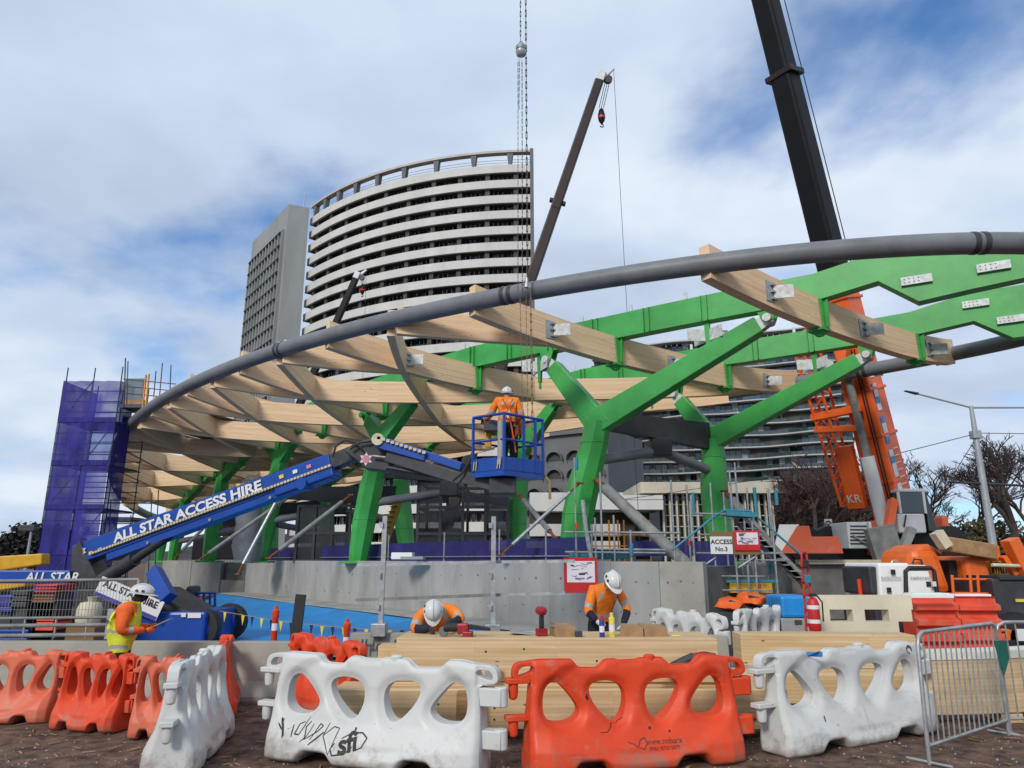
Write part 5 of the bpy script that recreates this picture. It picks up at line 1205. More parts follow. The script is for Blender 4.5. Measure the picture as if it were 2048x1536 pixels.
pl_ = lbox(176, 226, 1262, 1274, 17.36, .03, 'board_white', 'name_plate', bev=0); lettering('ALL STAR', .13, face_mx(py(203, 1268, 17.34), (1, 0, 0), (0, 0, 1)), 'ink', pl_, .02)
lettering('FULL ACCESS', .15, face_mx(py(206, 1256, 17.34), (1, 0, 0), (0, 0, 1)), 'board_white', bl, .02, shear=.2)
for sx in (95, 225, 395):
    for dy in (.1, 1.8):
        c = py(sx, 1285, 17.3); q = MB().lathe([(.28, -.16), (.44, -.15), (.46, 0), (.44, .15), (.28, .16)], 20, M.Translation((c.x, 17.3 + dy, .46)) @ M.Rotation(R(90), 4, 'X')).build('wheel', 'black_rubber', bl, smooth=40)
        MB().lathe([(.26, -.17), (.26, .17)], 16, M.Translation((c.x, 17.3 + dy, .46)) @ M.Rotation(R(90), 4, 'X')).build('rim', 'lift_blue', q, smooth=40)
sg_c = py(258, 1197, 16.9); rx = V((.93, 0, -.36)); ru = V((.36, 0, .93))
sp_ = MB(); sp_.prism([(-.80, -.22), (.80, -.22), (.80, .22), (-.80, .22)], face_mx(sg_c, rx, ru), .012); spo = sp_.build('name_board', 'board_white', bl, bevel=.004)
lettering('ALL STAR HIRE', .21, face_mx(sg_c + V((0, -.008, 0)) + ru * .09, rx, ru), 'ink', spo, .03); lettering('9397', .11, face_mx(sg_c + V((0, -.008, 0)) - ru * .07 + rx * .1, rx, ru), 'ink', spo, .02)
MB().prism([(-.79, -.215), (.79, -.215), (.79, -.13), (-.79, -.13)], face_mx(sg_c + V((0, -.008, 0)), rx, ru), .004).build('board_stripe', 'sign_navy', spo)
sp2 = MB(); c2 = py(301, 1213, 16.9); sp2.prism([(-.12, -.17), (.12, -.17), (.12, .17), (-.12, .17)], face_mx(c2, rx, ru), .012); sp2o = sp2.build('name_board', 'board_white', bl); lettering('HIRE', .12, face_mx(c2 + V((0, -.008, 0)) + ru * .03, rx, ru), 'ink', sp2o, .02)

# second lift: small blue platform parked by the membrane
s2 = empty('small_lift', py(395, 1235, 19.5), 'small blue lift basket with orange lamp parked at the edge of the membrane', 'lift')
for (x, y0, y1) in ((395, 1185, 1240), (408, 1185, 1240), (420, 1188, 1238), (430, 1186, 1240)): MB().bar(py(x, y1, 19.5), py(x, y0, 19.5), .05, .05, up=(0, 1, 0)).build('post', 'lift_blue', s2)
for y in (1186, 1212): MB().tube([py(392, y, 19.5), py(432, y, 19.5)], .03, 6).build('rail', 'lift_blue', s2)
lbox(392, 432, 1228, 1252, 19.5, 1.0, 'lift_blue', 'tray', s2, .02); lbox(366, 385, 1172, 1212, 19.2, .6, 'charcoal', 'motor', s2, .08)
MB().lathe([(.09, 0), (.10, .1), (.06, .2), (.02, .24)], 12, M.Translation(py(399, 1214, 19.3))).build('beacon', 'barrier_orange', s2, smooth=50)
MB().lathe([(.10, 0), (.09, .16), (.03, .22)], 12, M.Translation(py(412, 1224, 19.2))).build('beacon', 'yellow_paint', s2, smooth=50)

# ================================================================== MESH SITE FENCE ON THE CONCRETE BARRIER
sf = empty('site_fence', py(140, 1290, 11.5), 'steel mesh fence panel standing on the concrete barrier, left of the yellow vest', 'fence')
FYv = 11.5; fx0, fx1 = py(-90, 1160, FYv).x, py(278, 1158, FYv).x; zt_, zb_ = py(100, 1163, FYv).z, py(100, 1238, FYv).z
for z, r in ((zt_, .024), (zb_, .022), (zb_ - .11, .03), (.86, .03)): MB().tube([(fx0, FYv, z), (fx1, FYv, z + .03)], r, 8).build('rail', 'prop_grey', sf, smooth=50)
for x in (fx1,): MB().tube([(x, FYv, .82), (x, FYv, zt_ + .03)], .024, 8).build('post', 'galv', sf, smooth=50)
xp = py(219, 1250, FYv).x; MB().bar((xp, FYv, .82), (xp, FYv, zb_ + .15), .09, .05, up=(0, 1, 0)).build('post', 'galv', sf)
for k in range(6): x = fx0 + (fx1 - fx0) * (k + .5) / 6; MB().tube([(x, FYv, .84), (x, FYv, zb_)], .016, 6).build('post', 'galv', sf, smooth=50)
mw = MB()
for i in range(int((fx1 - fx0) / .05)): x = fx0 + i * .05; mw.bar((x, FYv, zb_), (x, FYv, zt_), .0045, .0045, up=(0, 1, 0))
for k in range(3): z = zb_ + (zt_ - zb_) * (k + 1) / 4; mw.bar((fx0, FYv, z), (fx1, FYv, z), .0045, .0045)
tag(mw.build('mesh_wires', 'prop_grey', sf), kind='stuff')
# materials and an orange excavator arm beyond the fence
ea = empty('excavator', py(30, 1118, 24), 'yellow excavator arm reaching in beside the purple scaffold', 'excavator')
MB().taper(py(-60, 1134, 24), py(92, 1118, 24), .5, .55, .45, .35).build('arm', 'yellow_paint', ea, bevel=.04)
MB().taper(py(-60, 1175, 24), py(60, 1160, 24), .6, .5, .5, .4).build('boom_foot', 'yellow_paint', ea, bevel=.04)
MB().box(py(-40, 1200, 25), (2.2, 2.0, 1.2)).build('cab_body', 'charcoal', ea, bevel=.06); MB().box(py(-40, 1215, 24.5) + V((0, 0, -.45)), (3.0, 2.2, .7)).build('track', 'black_rubber', ea, bevel=.1)
crt = [((70, 118, 1168, 1186), 'red_paint', 'red plastic crate stack seen through the mesh fence, topmost'), ((66, 112, 1188, 1206), 'timber_block', 'brown timber pack seen through the mesh fence'), ((72, 112, 1234, 1262), 'barrier_red', 'red plastic tub below the mesh fence rail'), ((20, 60, 1180, 1215), 'charcoal', 'dark machine crate seen through the mesh fence'), ((-10, 30, 1190, 1225), 'can_blue', 'dark blue drum crate at the edge of the mesh fence'), ((-20, 60, 1258, 1284), 'lift_blue', 'blue folded sheet pile on the ground below the mesh fence')]
for (x0, x1, y0, y1), m_, lb in crt:
    a, b = py(x0, y1, 16.2), py(x1, y0, 16.2); t = empty('crate', (a.x, 16.5, a.z), lb, 'crate'); w_, h_ = b.x - a.x, b.z - a.z
    z0 = a.z
    for k in range(3): MB().box((a.x + w_/2, 16.5, z0 + h_ * (k + .5) / 3), (w_ * (1 - .04 * (k % 2)), .7, h_ / 3 - .02)).build('layer', m_ if k != 1 else m_, t, bevel=.015)
    if z0 > .12: MB().box((a.x + w_/2, 16.55, z0 / 2), (w_ * .9, .6, z0 - .01)).build('pallet_stack', 'charcoal', t)
bb = empty('bulk_bag', py(175, 1250, 16.0), 'cream bulk bag of sand behind the mesh fence', 'bag'); MB().lathe([(.20, 0), (.25, .1), (.25, .35), (.20, .48), (.1, .5)], 10, M.Translation(py(175, 1252, 16.0))).build('bag', 'cream_paint', bb, smooth=70); MB().lathe([(.05, .4), (.10, .58), (.12, .60)], 8, M.Translation(py(178, 1252, 16.0))).build('spout', 'cream_paint', bb, smooth=70)
MB().box(py(175, 1252, 16.0) - V((0, 0, py(175, 1252, 16).z / 2 + .005)), (.6, .5, py(175, 1252, 16).z - .01)).build('pallet', 'timber_block', bb)

# ================================================================== PURPLE SHEETED SCAFFOLD TOWER
def scaff(name, label, x0, x1, Y, dep, z0, z1, lift, nb, mat_, group=None):
    t = empty(name, ((x0 + x1) / 2, Y, z0), label, 'scaffold', group); xs = seg(x0, x1, nb); zs = []
    z = z0 + .2
    while z < z1 - .3: zs.append(z); z += lift
    for x in xs:
        for y in (Y, Y + dep): MB().tube([(x, y, z0), (x, y, z1 + random.uniform(.1, .7))], .030, 6).build('standard', mat_, t, smooth=60)
    for z in zs:
        for y in (Y, Y + dep):
            for dz in (0, lift * .25, lift * .5, lift * .75): MB().tube([(x0 - .1, y, z + dz), (x1 + .1, y, z + dz)], .026, 5).build('ledger', mat_, t, smooth=60)
        for x in xs: MB().tube([(x, Y - .1, z), (x, Y + dep + .1, z)], .026, 5).build('transom', mat_, t, smooth=60)
        for a, b in zip(xs, xs[1:]):
            MB().box(((a + b) / 2, Y + dep / 2, z + .05), (b - a - .06, dep - .1, .05)).build('plank_deck', mat_, t)
        k = int(z / lift) % max(1, nb); MB().tube([(xs[k], Y - .03, z), (xs[k + 1], Y - .03, z + lift)], .026, 5).build('brace', mat_, t, smooth=60)
    return t, xs, zs
SY = 32.5; sx0, sx1 = py(80, 1100, SY).x, py(196, 1100, SY).x; sz1 = py(150, 762, SY).z
pt_, xs, zs = scaff('purple_scaffold', 'tall scaffold tower wrapped in purple mesh at the far end of the canopy', sx0, sx1, SY, 2.6, 0, sz1, 2.0, 2, 'scaffold_dark')
for i, z in enumerate(zs):
    for a, b in zip(xs, xs[1:]):
        h = 2.0 if i < len(zs) - 1 else sz1 - z
        q = MB(); n_ = 5
        for j in range(n_): 
            f0, f1 = j / n_, (j + 1) / n_; w0, w1 = .06 * math.sin(j * 2.1 + i), .06 * math.sin((j + 1) * 2.1 + i)
            q.poly([(a + (b-a)*f0, SY - .08 + w0, z), (a + (b-a)*f1, SY - .08 + w1, z), (a + (b-a)*f1, SY - .08 + w1, z + h - .02), (a + (b-a)*f0, SY - .08 + w0, z + h - .02)])
        q.build('mesh_sheet', 'purple_mesh' if i < 2 else 'purple_thin', pt_)
    q = MB(); q.poly([(sx0 - .06, SY - .1, z), (sx0 - .06, SY + 2.7, z), (sx0 - .06, SY + 2.7, z + 1.98), (sx0 - .06, SY - .1, z + 1.98)]); q.build('mesh_sheet', 'purple_mesh', pt_)
    q = MB(); q.poly([(sx1 + .06, SY - .1, z), (sx1 + .06, SY + 1.2, z), (sx1 + .06, SY + 1.2, z + 1.98), (sx1 + .06, SY - .1, z + 1.98)]); q.build('mesh_sheet', 'purple_mesh', pt_)
    MB().box(((sx0 + sx1) / 2, SY - .05, z + .12), (sx1 - sx0 + .1, .03, .24)).build('toe_board', 'purple_mesh', pt_)
cs = empty('cantilever_deck', py(270, 800, SY), 'grey-screened scaffold platform cantilevered from the purple tower to the canopy edge', 'scaffold')
def q4(x0, x1, y0, y1, Y, m_, name, par, dep=.02):
    a, b = py(x0, y1, Y), py(x1, y0, Y); return MB().hexa([(a.x, Y, a.z), (b.x, Y, a.z), (b.x, Y + dep, a.z), (a.x, Y + dep, a.z), (a.x, Y, b.z), (b.x, Y, b.z), (b.x, Y + dep, b.z), (a.x, Y + dep, b.z)]).build(name, m_, par)
q4(246, 292, 757, 800, SY, 'grey_mesh', 'mesh_sheet', cs); q4(246, 292, 800, 808, SY, 'cardboard', 'toe_board', cs, .05); q4(240, 292, 808, 815, SY, 'scaffold_dark', 'plank_deck', cs, 2.0)
for x, y0, y1, m_ in ((251, 716, 815, 'scaffold_dark'), (256, 722, 815, 'scaffold_dark'), (288, 765, 815, 'scaffold_dark'), (292, 750, 830, 'scaffold_orange'), (298, 748, 830, 'scaffold_orange'), (312, 742, 830, 'rust'), (325, 726, 815, 'rust'), (342, 730, 800, 'scaffold_dark')):
    MB().tube([py(x - (8 if m_ in ('rust', 'scaffold_orange') else 3), y1, SY), py(x, y0, SY)], .05 if 'orange' in m_ else .028, 6).build('standard', m_, cs)
for y in (758, 772, 786): MB().tube([py(246, y, SY), py(352, y + 10, SY)], .024, 5).build('ledger', 'scaffold_dark', cs)
# low scaffold beyond the canopy tip
ls = empty('low_scaffold', py(270, 1060, 40), 'low dark scaffold platform beyond the canopy tip', 'scaffold')
for y in (1000, 1006, 1038, 1044): MB().tube([py(215, y, 40), py(330, y + 1, 40)], .03, 5).build('ledger', 'scaffold_dark', ls)
for x, y0 in ((304, 985), (317, 980), (222, 1000), (262, 1030)): 
    a = py(x, 1115, 40); MB().tube([(a.x, 40, 0), (py(x, y0, 40).x, 40, py(x, y0, 40).z)], .03, 5).build('standard', 'scaffold_dark', ls)
q4(212, 262, 1034, 1042, 40.2, 'scaffold_dark', 'plank_deck', ls, 1.5); MB().tube([py(222, 1035, 40), py(262, 1110, 40)], .03, 5).build('brace', 'scaffold_dark', ls)

# navy screening along the deck edge, raking props, dark glazed frames
ns = empty('screen_fence', (-4, 28.5, 1.9), 'low navy mesh screen along the deck above the concrete wall', 'fence'); off = .9
line = [(2.2, 20.0), (1.0, 21.4), (-.4, 23.2), (-2.4, 25.8), (-4.9, 28.9), (-9.0, 34.2), (-13.8, 40.6)]
for (a, b) in zip(line, line[1:]):
    q = MB(); q.hexa([(*a, 1.86), (*b, 1.86), (b[0] + .02, b[1] + .02, 1.86), (a[0] + .02, a[1] + .02, 1.86), (*a, 2.62), (*b, 2.62), (b[0] + .02, b[1] + .02, 2.62), (a[0] + .02, a[1] + .02, 2.62)]); q.build('mesh_sheet', 'navy_mesh', ns)
    MB().tube([(*a, 1.86), (*a, 2.95)], .03, 6).build('post', 'scaffold', ns); MB().tube([(a[0] - .04, a[1] - .04, 2.1), (b[0] - .04, b[1] - .04, 2.1)], .02, 5).build('rail', 'scaffold', ns)
def prop(p, q, r, m_, label):
    p, q = V(p), V(q); t = empty('raking_prop', p, label, 'prop', 'temporary raking props bracing the columns'); d = (q - p).normalized()
    MB().tube([p + d * .45, q - d * .45], r, 12).build('tube', m_, t, smooth=50)
    for a, b in ((p, p + d * .5), (q, q - d * .5)): MB().tube([a, b], [r * .5, r * .6], 10).build('screw_end', 'rust', t, smooth=50); MB().box(a, (.22, .22, .06)).build('foot_plate', 'rust', t)
c10, c20 = r1[0], r2[0]
prop(pplane(1193, 960, (c10[0].x, c10[0].y - .7), (1, 0)), py(1462, 1212, 18.6), .17, 'prop_grey', 'thick grey raking prop leaning on the largest green column, foot behind the white barriers')
prop(pplane(1448, 982, (c20[0].x, c20[0].y - .6), (1, 0)), py(1612, 1175, 22.6), .16, 'prop_grey', 'thick grey raking prop leaning on the column behind the access sign')
prop(py(702, 990, 29.0), py(538, 1116, 27.5), .085, 'prop_grey', 'thin dark raking prop crossing in front of the glazed frame, left of a green column')
prop(py(590, 985, 33.0), py(398, 1120, 31), .08, 'prop_grey', 'thin dark raking prop sloping down under the blue boom')
prop(py(562, 985, 32.5), py(476, 1148, 31.5), .09, 'galv', 'pale raking prop landing in the gap of the concrete wall')
prop(py(1160, 966, 21.6), py(1002, 1110, 20.8), .055, 'galv', 'slender pale raking prop left of the largest green column')
prop(py(1038, 990, 27.5), py(1110, 1075, 25), .10, 'prop_grey', 'short grey raking prop below the lift platform')
prop(py(460, 1000, 38), py(350, 1116, 36), .08, 'prop_grey', 'thin raking prop at the far columns beneath the boom')
def gframe(label, x0, x1, y0, y1, Y, dep, nx_, ny_):
    t = empty('glazed_frame', py((x0 + x1) / 2, 1116, Y), label, 'glazed frame'); a, b = py(x0, y1, Y), py(x1, y0, Y); z0, z1 = 1.86, b.z
    for i, x in enumerate(seg(a.x, b.x, nx_)):
        for y in (Y, Y + dep): MB().bar((x, y, z0), (x, y, z1), .12, .12, up=(0, 1, 0)).build('mullion', 'dark_steel', t)
    for z in seg(z0 + .1, z1, ny_):
        for y in (Y, Y + dep): MB().bar((a.x, y, z), (b.x, y, z), .10, .12).build('transom', 'dark_steel', t)
        for x in (a.x, b.x): MB().bar((x, Y, z), (x, Y + dep, z), .10, .12).build('transom', 'dark_steel', t)
    xs_, zs_ = seg(a.x, b.x, nx_), seg(z0 + .1, z1, ny_)
    for i in range(nx_):
        for j in range(ny_):
            if (i * 7 + j * 3) % 4 != 1: MB().box(((xs_[i] + xs_[i+1]) / 2, Y + .04, (zs_[j] + zs_[j+1]) / 2), (xs_[i+1] - xs_[i] - .13, .02, zs_[j+1] - zs_[j] - .11)).build('pane', 'pane_smoke', t)
gframe('tall dark glazed lift-shaft frame between the green columns', 833, 1016, 962, 1116, 29.5, 3.2, 4, 3)
gframe('lower dark steel frame standing left of the glazed lift shaft', 590, 702, 1012, 1116, 34, 3.0, 3, 2)
wr_ = empty('wrapped_bundle', py(495, 1100, 34), 'column bundle wrapped in clear plastic sheet', 'bundle'); c_ = py(495, 1116, 34)
MB().lathe([(.55, 1.86), (.75, 2.6), (.65, 3.6), (.8, 4.6), (.6, 5.6), (.3, 5.9)], 11, M.Translation((c_.x, 34, 0))).build('sheet', 'clear_plastic', wr_, smooth=70); MB().tube([(c_.x, 34, 1.86), (c_.x + .2, 34, 5.6)], .3, 8).build('bundle', 'charcoal', wr_)
st_ = empty('stair_flight', py(790, 1060, 31), 'yellow perforated stair stringer leaning between two columns', 'stair'); MB().bar(py(768, 1085, 31), py(796, 1005, 31), .9, .25).build('stringer', 'yellow_paint', st_)
for i in range(8): f = (i + .5) / 8; MB().box(py(768, 1085, 31).lerp(py(796, 1005, 31), f) + V((0, -.5, .1)), (.28, .12, .04)).build('tread', 'charcoal', st_)
pk = empty('pallet_pack', py(800, 1118, 24.5), 'white wrapped pack lying on the deck edge behind the guard rail', 'pack'); MB().box(py(806, 1112, 24.5), (.7, .6, .22)).build('pack', 'white_paint', pk, bevel=.02); MB().box(py(826, 1116, 24.4) , (.75, .6, .10)).build('skid', 'clay_grey', pk, bevel=.01)
# ================================================================== BIG ORANGE MOBILE CRANE
CB = py(1784, 1005, 28.0); CT = py(1046, -1925, 17.6); CD = (CT - CB).normalized(); CS = V((CD.y, -CD.x, 0)).normalized()
if CS.x < 0: CS = -CS
CU = CS.cross(CD)
if CU.y > 0: CU = -CU                                    # CU points to the camera side of the boom
mc = empty('mobile_crane', (CB.x, 29, 1.86), 'orange mobile crane with a tall black telescopic boom and white cab', 'crane')
def cpt(y):                                              # point of the boom axis seen at picture row y
    lo, hi = 0, 1
    for _ in range(40):
        m = (lo + hi) / 2; p = CB.lerp(CT, m); d = p - V((0, 0, EYE)); dep = d.y * math.cos(PITCH) + d.z * math.sin(PITCH); yy = 768 - FPX * (-d.y * math.sin(PITCH) + d.z * math.cos(PITCH)) / max(dep, .1)
        if yy > y: lo = m
        else: hi = m
    return CB.lerp(CT, lo)
pA, pB = cpt(560), CT
MB().taper(CB - CD * 1.0, pA, 1.12, 1.3, 1.05, 1.2, up=CU).build('boom_base', 'crane_orange', mc, bevel=.08)
MB().taper(pA - CD * .3, cpt(150), .92, 1.0, .88, .95, up=CU).build('boom_section', 'crane_black', mc, bevel=.12)
MB().taper(cpt(150), CT, .84, .9, .72, .8, up=CU).build('boom_section', 'crane_black', mc, bevel=.12)
MB().taper(pA - CD * .4, pA + CD * .1, 1.18, 1.35, 1.18, 1.35, up=CU).build('boom_collar', 'crane_orange', mc, bevel=.05)
MB().taper(cpt(152) - CD * .12, cpt(152) + CD * .12, 1.2, 1.05, 1.2, 1.05, up=CU).build('boom_collar', 'crane_maroon', mc, bevel=.03)
MB().tube([pA + CS * .75, CT + CS * .8], .02, 5).build('hoist_rope', 'chain', mc)
MB().box(CT + CD * .3, (1.3, 1.6, 1.6)).build('boom_head', 'crane_white', mc, bevel=.1)
w_ = MB(); w_.taper(cpt(650) + CU * .75, cpt(735) + CU * .9, .9, .2, .2, .7, up=CU); w_.build('cylinder_horn', 'crane_orange', mc, bevel=.03)
y1_, y2_, y3_ = cpt(775), cpt(905), cpt(1075)
MB().tube([cpt(745) + CU * .95, cpt(915) + CU * 1.0], .15, 14).build('ram_rod', 'prop_grey', mc, smooth=50)
MB().tube([cpt(905) + CU * 1.0, CB - CD * .6 + CU * 1.3 + CS * .15], .25, 16).build('ram_barrel', 'crane_white', mc, smooth=50)
for i in range(26):                                         # lettering blocks and pipes down the boom side
    f = i / 26; c = cpt(650).lerp(cpt(985), f) + CS * .565 + CU * .25
    if i % 5 != 4: MB().bar(c - CD * .15, c + CD * .12, .02, .30, up=CU).build('side_lettering', 'crane_white' if i % 3 else 'sticker_blue', mc)
for k in (.25, .36): MB().tube([cpt(700) + CS * k + CU * .68, CB + CS * k + CU * .7], .03, 6).build('hydraulic_line', 'ink', mc)
for yy in (600, 690, 780, 870, 960): q = cpt(yy); MB().taper(q - CD * .06, q + CD * .06, 1.17, 1.34, 1.17, 1.34, up=CU).build('stiffener_band', 'crane_orange', mc, bevel=.02)
for yy in range(900, 1000, 14): MB().bar(cpt(yy) + CS * .585 - CU * .3, cpt(yy) + CS * .585 + CU * .1, .03, .04, up=CD).build('rung', 'crane_white', mc)
# stowed lattice jib
jb = lambda f, a, b: (cpt(640).lerp(cpt(1000), f) - CS * (1.15 + a) + CU * (.4 + b))
jo = None
for a, b in ((0, 0), (.75, 0), (0, .7), (.75, .7)):
    o = MB().tube([jb(0, a, b), jb(1, a * .6, b * .6)], .06, 6).build('jib_chord', 'crane_orange', mc)
for i in range(13):
    f0, f1 = i / 13, (i + 1) / 13; k = 1 - .4 * f0
    MB().tube([jb(f0, 0, .7 * k), jb(f1, .75 * k, .7 * k)], .035, 5).build('jib_lacing', 'crane_orange', mc); MB().tube([jb(f0, .75 * k, 0), jb(f1, 0, 0)], .035, 5).build('jib_lacing', 'crane_orange', mc); MB().tube([jb(f1, .75 * k, 0), jb(f1, .75 * k, .7 * k)], .03, 5).build('jib_lacing', 'crane_orange', mc)
MB().bar(cpt(815) - CS * 1.9 + CU * .9, cpt(812) + CS * .2 + CU * .9, .25, .3).build('jib_clamp', 'crane_orange', mc, bevel=.03)
MB().bar(cpt(840) - CS * 1.9 + CU * .9, cpt(850) + CS * .1 + CU * .9, .2, .25).build('jib_clamp', 'crane_orange', mc, bevel=.03)
MB().bar(cpt(880) - CS * .95 + CU * .75, cpt(1015) - CS * .95 + CU * .8, .7, .3, up=CU).build('jib_box', 'crane_orange', mc, bevel=.03)
lettering('KR', .45, face_mx(cpt(985) - CS * .95 + CU * .97, CS, CD), 'crane_white', mc, 0)
def rbox(x0, x1, y0, y1, Y, dep, m_, name, par, bev=.04, top=(0, 0), zb=None):
    a, b = py(x0, y1, Y), py(x1, y0, Y); z0 = a.z if zb is None else zb; a.x, b.x = py(x0, (y0 + y1) / 2, Y).x, py(x1, (y0 + y1) / 2, Y).x
    return MB().hexa([(a.x, Y, z0), (b.x, Y, z0), (b.x, Y + dep, z0), (a.x, Y + dep, z0), (a.x + top[0], Y, b.z), (b.x + top[1], Y, b.z), (b.x + top[1], Y + dep, b.z), (a.x + top[0], Y + dep, b.z)]).build(name, m_, par, bevel=bev)
cab = rbox(1797, 1852, 1027, 1066, 26.6, 1.6, 'crane_white', 'cab', mc, .06)
rbox(1802, 1848, 984, 1027, 26.62, 1.5, 'glass_teal', 'cab_glass', cab, .03); rbox(1797, 1852, 977, 984, 26.6, 1.6, 'crane_white', 'cab_roof', cab, .04)
for x in (1797, 1847): rbox(x, x + 5, 984, 1027, 26.58, .08, 'crane_white', 'cab_pillar', cab, .01)
rbox(1853, 1872, 985, 1064, 26.9, 1.6, 'glass_dark', 'side_glass', cab, .05, (0, -.25)); rbox(1806, 1846, 1018, 1024, 26.7, .3, 'cardboard', 'dashboard', cab, .02)
MB().bar(py(1812, 1030, 26.55), py(1808, 1054, 26.55), .04, .04, up=(0, 1, 0)).build('wiper', 'ink', cab)
gr = rbox(1696, 1746, 1044, 1097, 26.2, 1.4, 'crane_white', 'engine_cover', mc, .03)
for i in range(6): rbox(1701, 1735, 1051 + i * 7, 1053.4 + i * 7, 26.17, .05, 'ink', 'vent_slot', gr, 0)
MB().tube([py(1705, 1070, 26.1), py(1742, 1094, 26.1)], .03, 6).build('hand_rail', 'clay_grey', gr); MB().tube([py(1735, 1045, 26.1), py(1737, 1082, 26.1)], .03, 6).build('hand_rail', 'clay_grey', gr)
rbox(1745, 1800, 1040, 1112, 27.2, 2.4, 'crane_orange', 'slew_deck', mc, .06, (.3, -.2)); rbox(1590, 1890, 1066, 1116, 27.8, 3.0, 'black_rubber', 'carrier', mc, .08, zb=1.85)
MB().bar(py(1770, 1090, 26.0), py(1786, 1000, 26.6), .25, .3, up=(0, 1, 0)).build('ram_foot', 'crane_orange', mc)
pl2 = MB().bar(py(1757, 1053, 25.6), py(1778, 1118, 25.6), 1.0, .35, up=(0, 1, 0)).build('steel_outrigger', 'prop_grey', mc, bevel=.03); MB().bar(py(1806, 1098, 25.6), py(1823, 1056, 25.6), .25, .3, up=(0, 1, 0)).build('outrigger_link', 'clay_grey', mc)
for x in (1610, 1660, 1860, 1900): MB().lathe([(.35, -.25), (.68, -.22), (.7, 0), (.68, .22), (.35, .25)], 22, M.Translation((py(x, 1110, 27.7).x, 27.7, 2.56)) @ M.Rotation(R(90), 4, 'X')).build('wheel', 'black_rubber', mc, smooth=40)
for o_ in (rbox(1886, 1900, 1030, 1070, 28, .6, 'barrier_faded', 'winch', mc, .1),): pass
# hoist hanging from it
ho = empty('chain_hoist', py(1042, 100, 17.4), 'silver chain hoist hanging on chains in front of the curved tower', 'hoist')
ht = CT + V((0, -.25, -.5))
def chain(p, q, r, m_, name='chain'):
    p, q = V(p), V(q); L = (q - p).length; n = max(2, int(L / (r * 7))); b = MB(); d = (q - p) / n; s1 = V((1, 0, 0)); s2 = V((0, 1, 0))
    for i in range(n):
        a = p + d * i; e = a + d * 1.18; s = s1 if i % 2 else s2
        b.bar(a + s * r * .6, e + s * r * .6, r * .7, r * .7); b.bar(a - s * r * .6, e - s * r * .6, r * .7, r * .7)
    return tag(b.build(name, m_, ho), kind='stuff')
HY = 17.3; hp = lambda x, y: py(x, y, HY)
MB().tube([hp(1041, -60), ht], .02, 5).build('hoist_rope', 'chain', ho); MB().tube([hp(1051, -60), ht + V((.12, 0, 0))], .022, 5).build('hoist_rope', 'chain', ho)
chain(hp(1041, 82), hp(1041, -60), .022, 'chain')
hb_ = hp(1042, 100); MB().lathe([(.02, -.20), (.12, -.17), (.155, -.08), (.15, -.02), (.13, -.01), (.13, .02), (.15, .03), (.155, .10), (.10, .16), (.03, .18)], 18, M.Translation(hb_) @ M.Rotation(R(12), 4, 'X')).build('hoist_body', 'galv', ho, smooth=35)
MB().tube([hb_ + V((0, 0, .16)) + V((.05 * math.cos(a), 0, .06 + .06 * math.sin(a))) for a in seg(0, 6.0, 12)], .014, 6).build('top_hook', 'galv', ho)
chain(hp(1051, -60), hp(1055, 560), .028, 'chain'); chain(hp(1036, 118), hp(1036, 215), .014, 'chain'); chain(hp(1039, 118), hp(1038, 218), .014, 'chain')
chain(hp(1044, 118), hp(1045, 585), .016, 'chain'); chain(hp(1036, 215), hp(1036, 585), .012, 'chain')
MB().tube([hp(1054, 555), hp(1053, 575)], [.03, .06], 8).build('lower_hook', 'galv', ho)
MB().tube([hp(1055, 572) + V((.0 + .06 * math.cos(a), 0, .06 * math.sin(a))) for a in seg(-2, 3, 10)], .022, 6).build('lower_hook', 'galv', ho)
chain(hp(1061, 580), hp(1066, 925), .030, 'chain_rust'); chain(hp(1040, 590), hp(1046, 850), .012, 'chain_rust'); chain(hp(1052, 590), hp(1056, 850), .012, 'chain_rust')
MB().tube([hp(1066, 925), hp(1066, 940)], [.03, .09], 8).build('sling_end', 'rope', ho)
